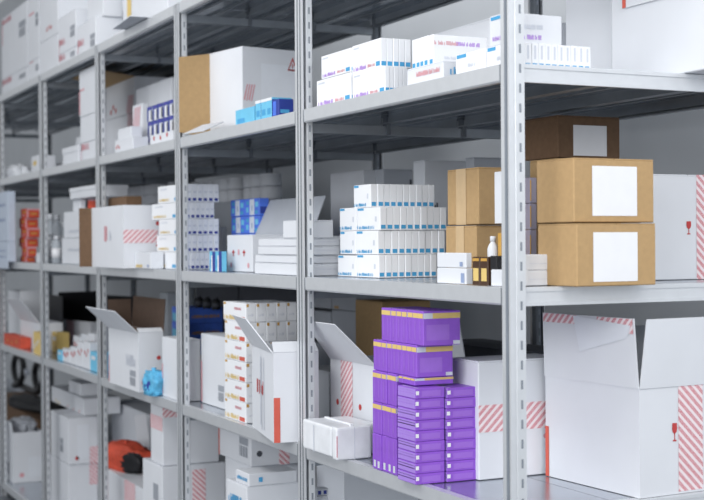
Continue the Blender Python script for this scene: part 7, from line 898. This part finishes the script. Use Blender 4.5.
{'t': 'carton', 'n': 'medicine_carton', 'l': 'white blue-marked carton, upper of the pile under the open orange-strip carton', 'c': 'carton', 'loc': [-1.5875, 0.012, 0.737], 'rz': 0, 'dim': [0.1207, 0.174, 0.0404], 'm': 'white', 'dec': [['text', 'F', 0.1, 0.3, 0.9, 0.6, 'blue'], ['print', 'S', 0.2, 0.3, 0.28, 0.7, 'blue']], 'fl': [], 'op': None, 'inn': 'kraft', 'lid': 0},
{'t': 'carton', 'n': 'grey_carton', 'l': 'shaded grey carton under the nearest lower shelf', 'c': 'carton', 'loc': [-1.4605, 0.3, 0.0925], 'rz': 0, 'dim': [0.2177, 0.2855, 0.6956], 'm': 'greycard', 'dec': [], 'fl': [], 'op': None, 'inn': 'kraft', 'lid': 0},
{'t': 'carton', 'n': 'white_carton', 'l': 'white carton under the blue-dotted box right of the second post', 'c': 'carton', 'loc': [-1.1503, 0.06, 0.0925], 'rz': 0, 'dim': [0.0597, 0.0403, 0.6804], 'm': 'white', 'dec': [], 'fl': [], 'op': None, 'inn': 'kraft', 'lid': 0},
{'t': 'carton', 'n': 'medicine_carton', 'l': 'small white carton with two blue dots right of the second post, bottom level', 'c': 'carton', 'loc': [-1.1573, 0.062, 0.7739], 'rz': 0, 'dim': [0.0373, 0.042, 0.0205], 'm': 'white', 'dec': [['print', 'S', 0.15, 0.2, 0.4, 0.75, 'navy'], ['print', 'S', 0.6, 0.2, 0.85, 0.75, 'navy']], 'fl': [], 'op': None, 'inn': 'kraft', 'lid': 0},
{'t': 'carton', 'n': 'open_white_carton', 'l': 'open white carton with yellow items and grey bag at the far left', 'c': 'carton', 'loc': [-5.615, 0.055, 0.0925], 'rz': 0, 'dim': [0.6136, 0.1823, 0.3068], 'm': 'white', 'dec': [['barcode', 'F', 0.6, 0.12, 0.8, 0.35], ['dots', 'S', 0.18, 0.1, 0.38, 0.2, 'pinkred'], ['labelpale', 'S', 0.5, 0.1, 1.0, 0.5]], 'fl': [['F', 8, 0.06, 'white', 1]], 'op': 'top', 'inn': 'greycard', 'lid': 0},
{'t': 'bag', 'n': 'grey_plastic_bag', 'l': 'crumpled grey plastic bag in the open carton at the far left', 'c': 'bag', 'loc': [-5.775, 0.15, 0.3793], 'dim': [0.22, 0.11, 0.09], 'm': 'greyfilm', 'seed': 15},
{'t': 'carton', 'n': 'brown_carton', 'l': 'dark brown carton behind the open one at the far left', 'c': 'carton', 'loc': [-6.7218, 0.45, 0.0925], 'rz': 0, 'dim': [1.8408, 0.34, 0.2289], 'm': 'brown_and_kraft_shade', 'dec': [], 'fl': [], 'op': None, 'inn': 'kraft', 'lid': 0},
{'t': 'bag', 'n': 'black_bag', 'l': 'black bag lying under the hoses at the far left', 'c': 'bag', 'loc': [-7.2218, 0.55, 0.3224], 'dim': [0.85, 0.15, 0.1], 'm': 'black', 'seed': 17},
{'t': 'hose', 'n': 'black_hose', 'l': 'thick black coiled hose arching on the brown carton at far left', 'c': 'hose', 'loc': [-7.2418, 0.72, 0.4864], 'loops': [[-1.48, 0.26, 0.125], [-0.8, 0.22, 0.115]], 'm': 'black'},
]
KEYS = ('t','n','l','c','g','loc','rz','dim','m','dec','fl','op','inn','lid','st','r','h','cap','seed','patch','tilt','loops')
FN = dict(carton=carton, small=small, can=can, bottle=bottle, bag=bag, sheet=sheet, hose=hose)
for it in ITEMS:
    d = dict(g=None); d.update(it); FN[d['t']](d)

# ------------------------------------------------------------------ light, world, camera
w = bpy.data.worlds.new('World'); S.world = w; w.use_nodes = True
w.node_tree.nodes['Background'].inputs[0].default_value = (.93, .965, 1, 1); w.node_tree.nodes['Background'].inputs[1].default_value = .45
def area(name, loc, target, sx, sy, power, col):
    l = bpy.data.lights.new(name, 'AREA'); l.shape = 'RECTANGLE'; l.size = sx; l.size_y = sy; l.energy = power; l.color = col
    o = bpy.data.objects.new(name, l); COL.objects.link(o); o.location = loc
    o.rotation_euler = (Vector(target)-Vector(loc)).to_track_quat('-Z', 'Y').to_euler(); return o
area('aisle_light', (-1.2, -2.0, 3.7), (-1.2, .4, 1.5), 5, .8, 60, (1, 1, 1))
area('added_end_fill', (3.0, -.4, 3.2), (-.5, .4, 1.3), 2.2, 2.2, 70, (1, 1, 1))  # unseen fill, added to brighten the end faces of the boxes
area('added_room_fill', (2.2, -5.6, 2.6), (-2.2, .5, 1.5), 6, 2.4, 275, (.98, .99, 1))  # unseen soft fill, added to brighten shelf interiors and box ends
cam = bpy.data.cameras.new('camera'); co = bpy.data.objects.new('camera', cam); COL.objects.link(co); S.camera = co
cam.sensor_width = 36; cam.lens = 36*1320.88/704; cam.clip_start = .05
yaw, pit, rol = -1.1184, .0065, .0072
f = Vector((math.sin(yaw)*math.cos(pit), math.cos(yaw)*math.cos(pit), -math.sin(pit))); r = Vector((math.cos(yaw), -math.sin(yaw), 0)); dn = f.cross(r)
R0 = r*math.cos(rol)+dn*math.sin(rol); D0 = -r*math.sin(rol)+dn*math.cos(rol)
co.matrix_world = Matrix(((R0.x, -D0.x, -f.x, 2.5108), (R0.y, -D0.y, -f.y, -1.5927), (R0.z, -D0.z, -f.z, 1.55), (0, 0, 0, 1)))
cam.dof.use_dof = True; cam.dof.focus_distance = 3.55; cam.dof.aperture_fstop = 4.2
S.view_settings.view_transform = 'Standard'; S.view_settings.look = 'None'; S.view_settings.exposure = 0
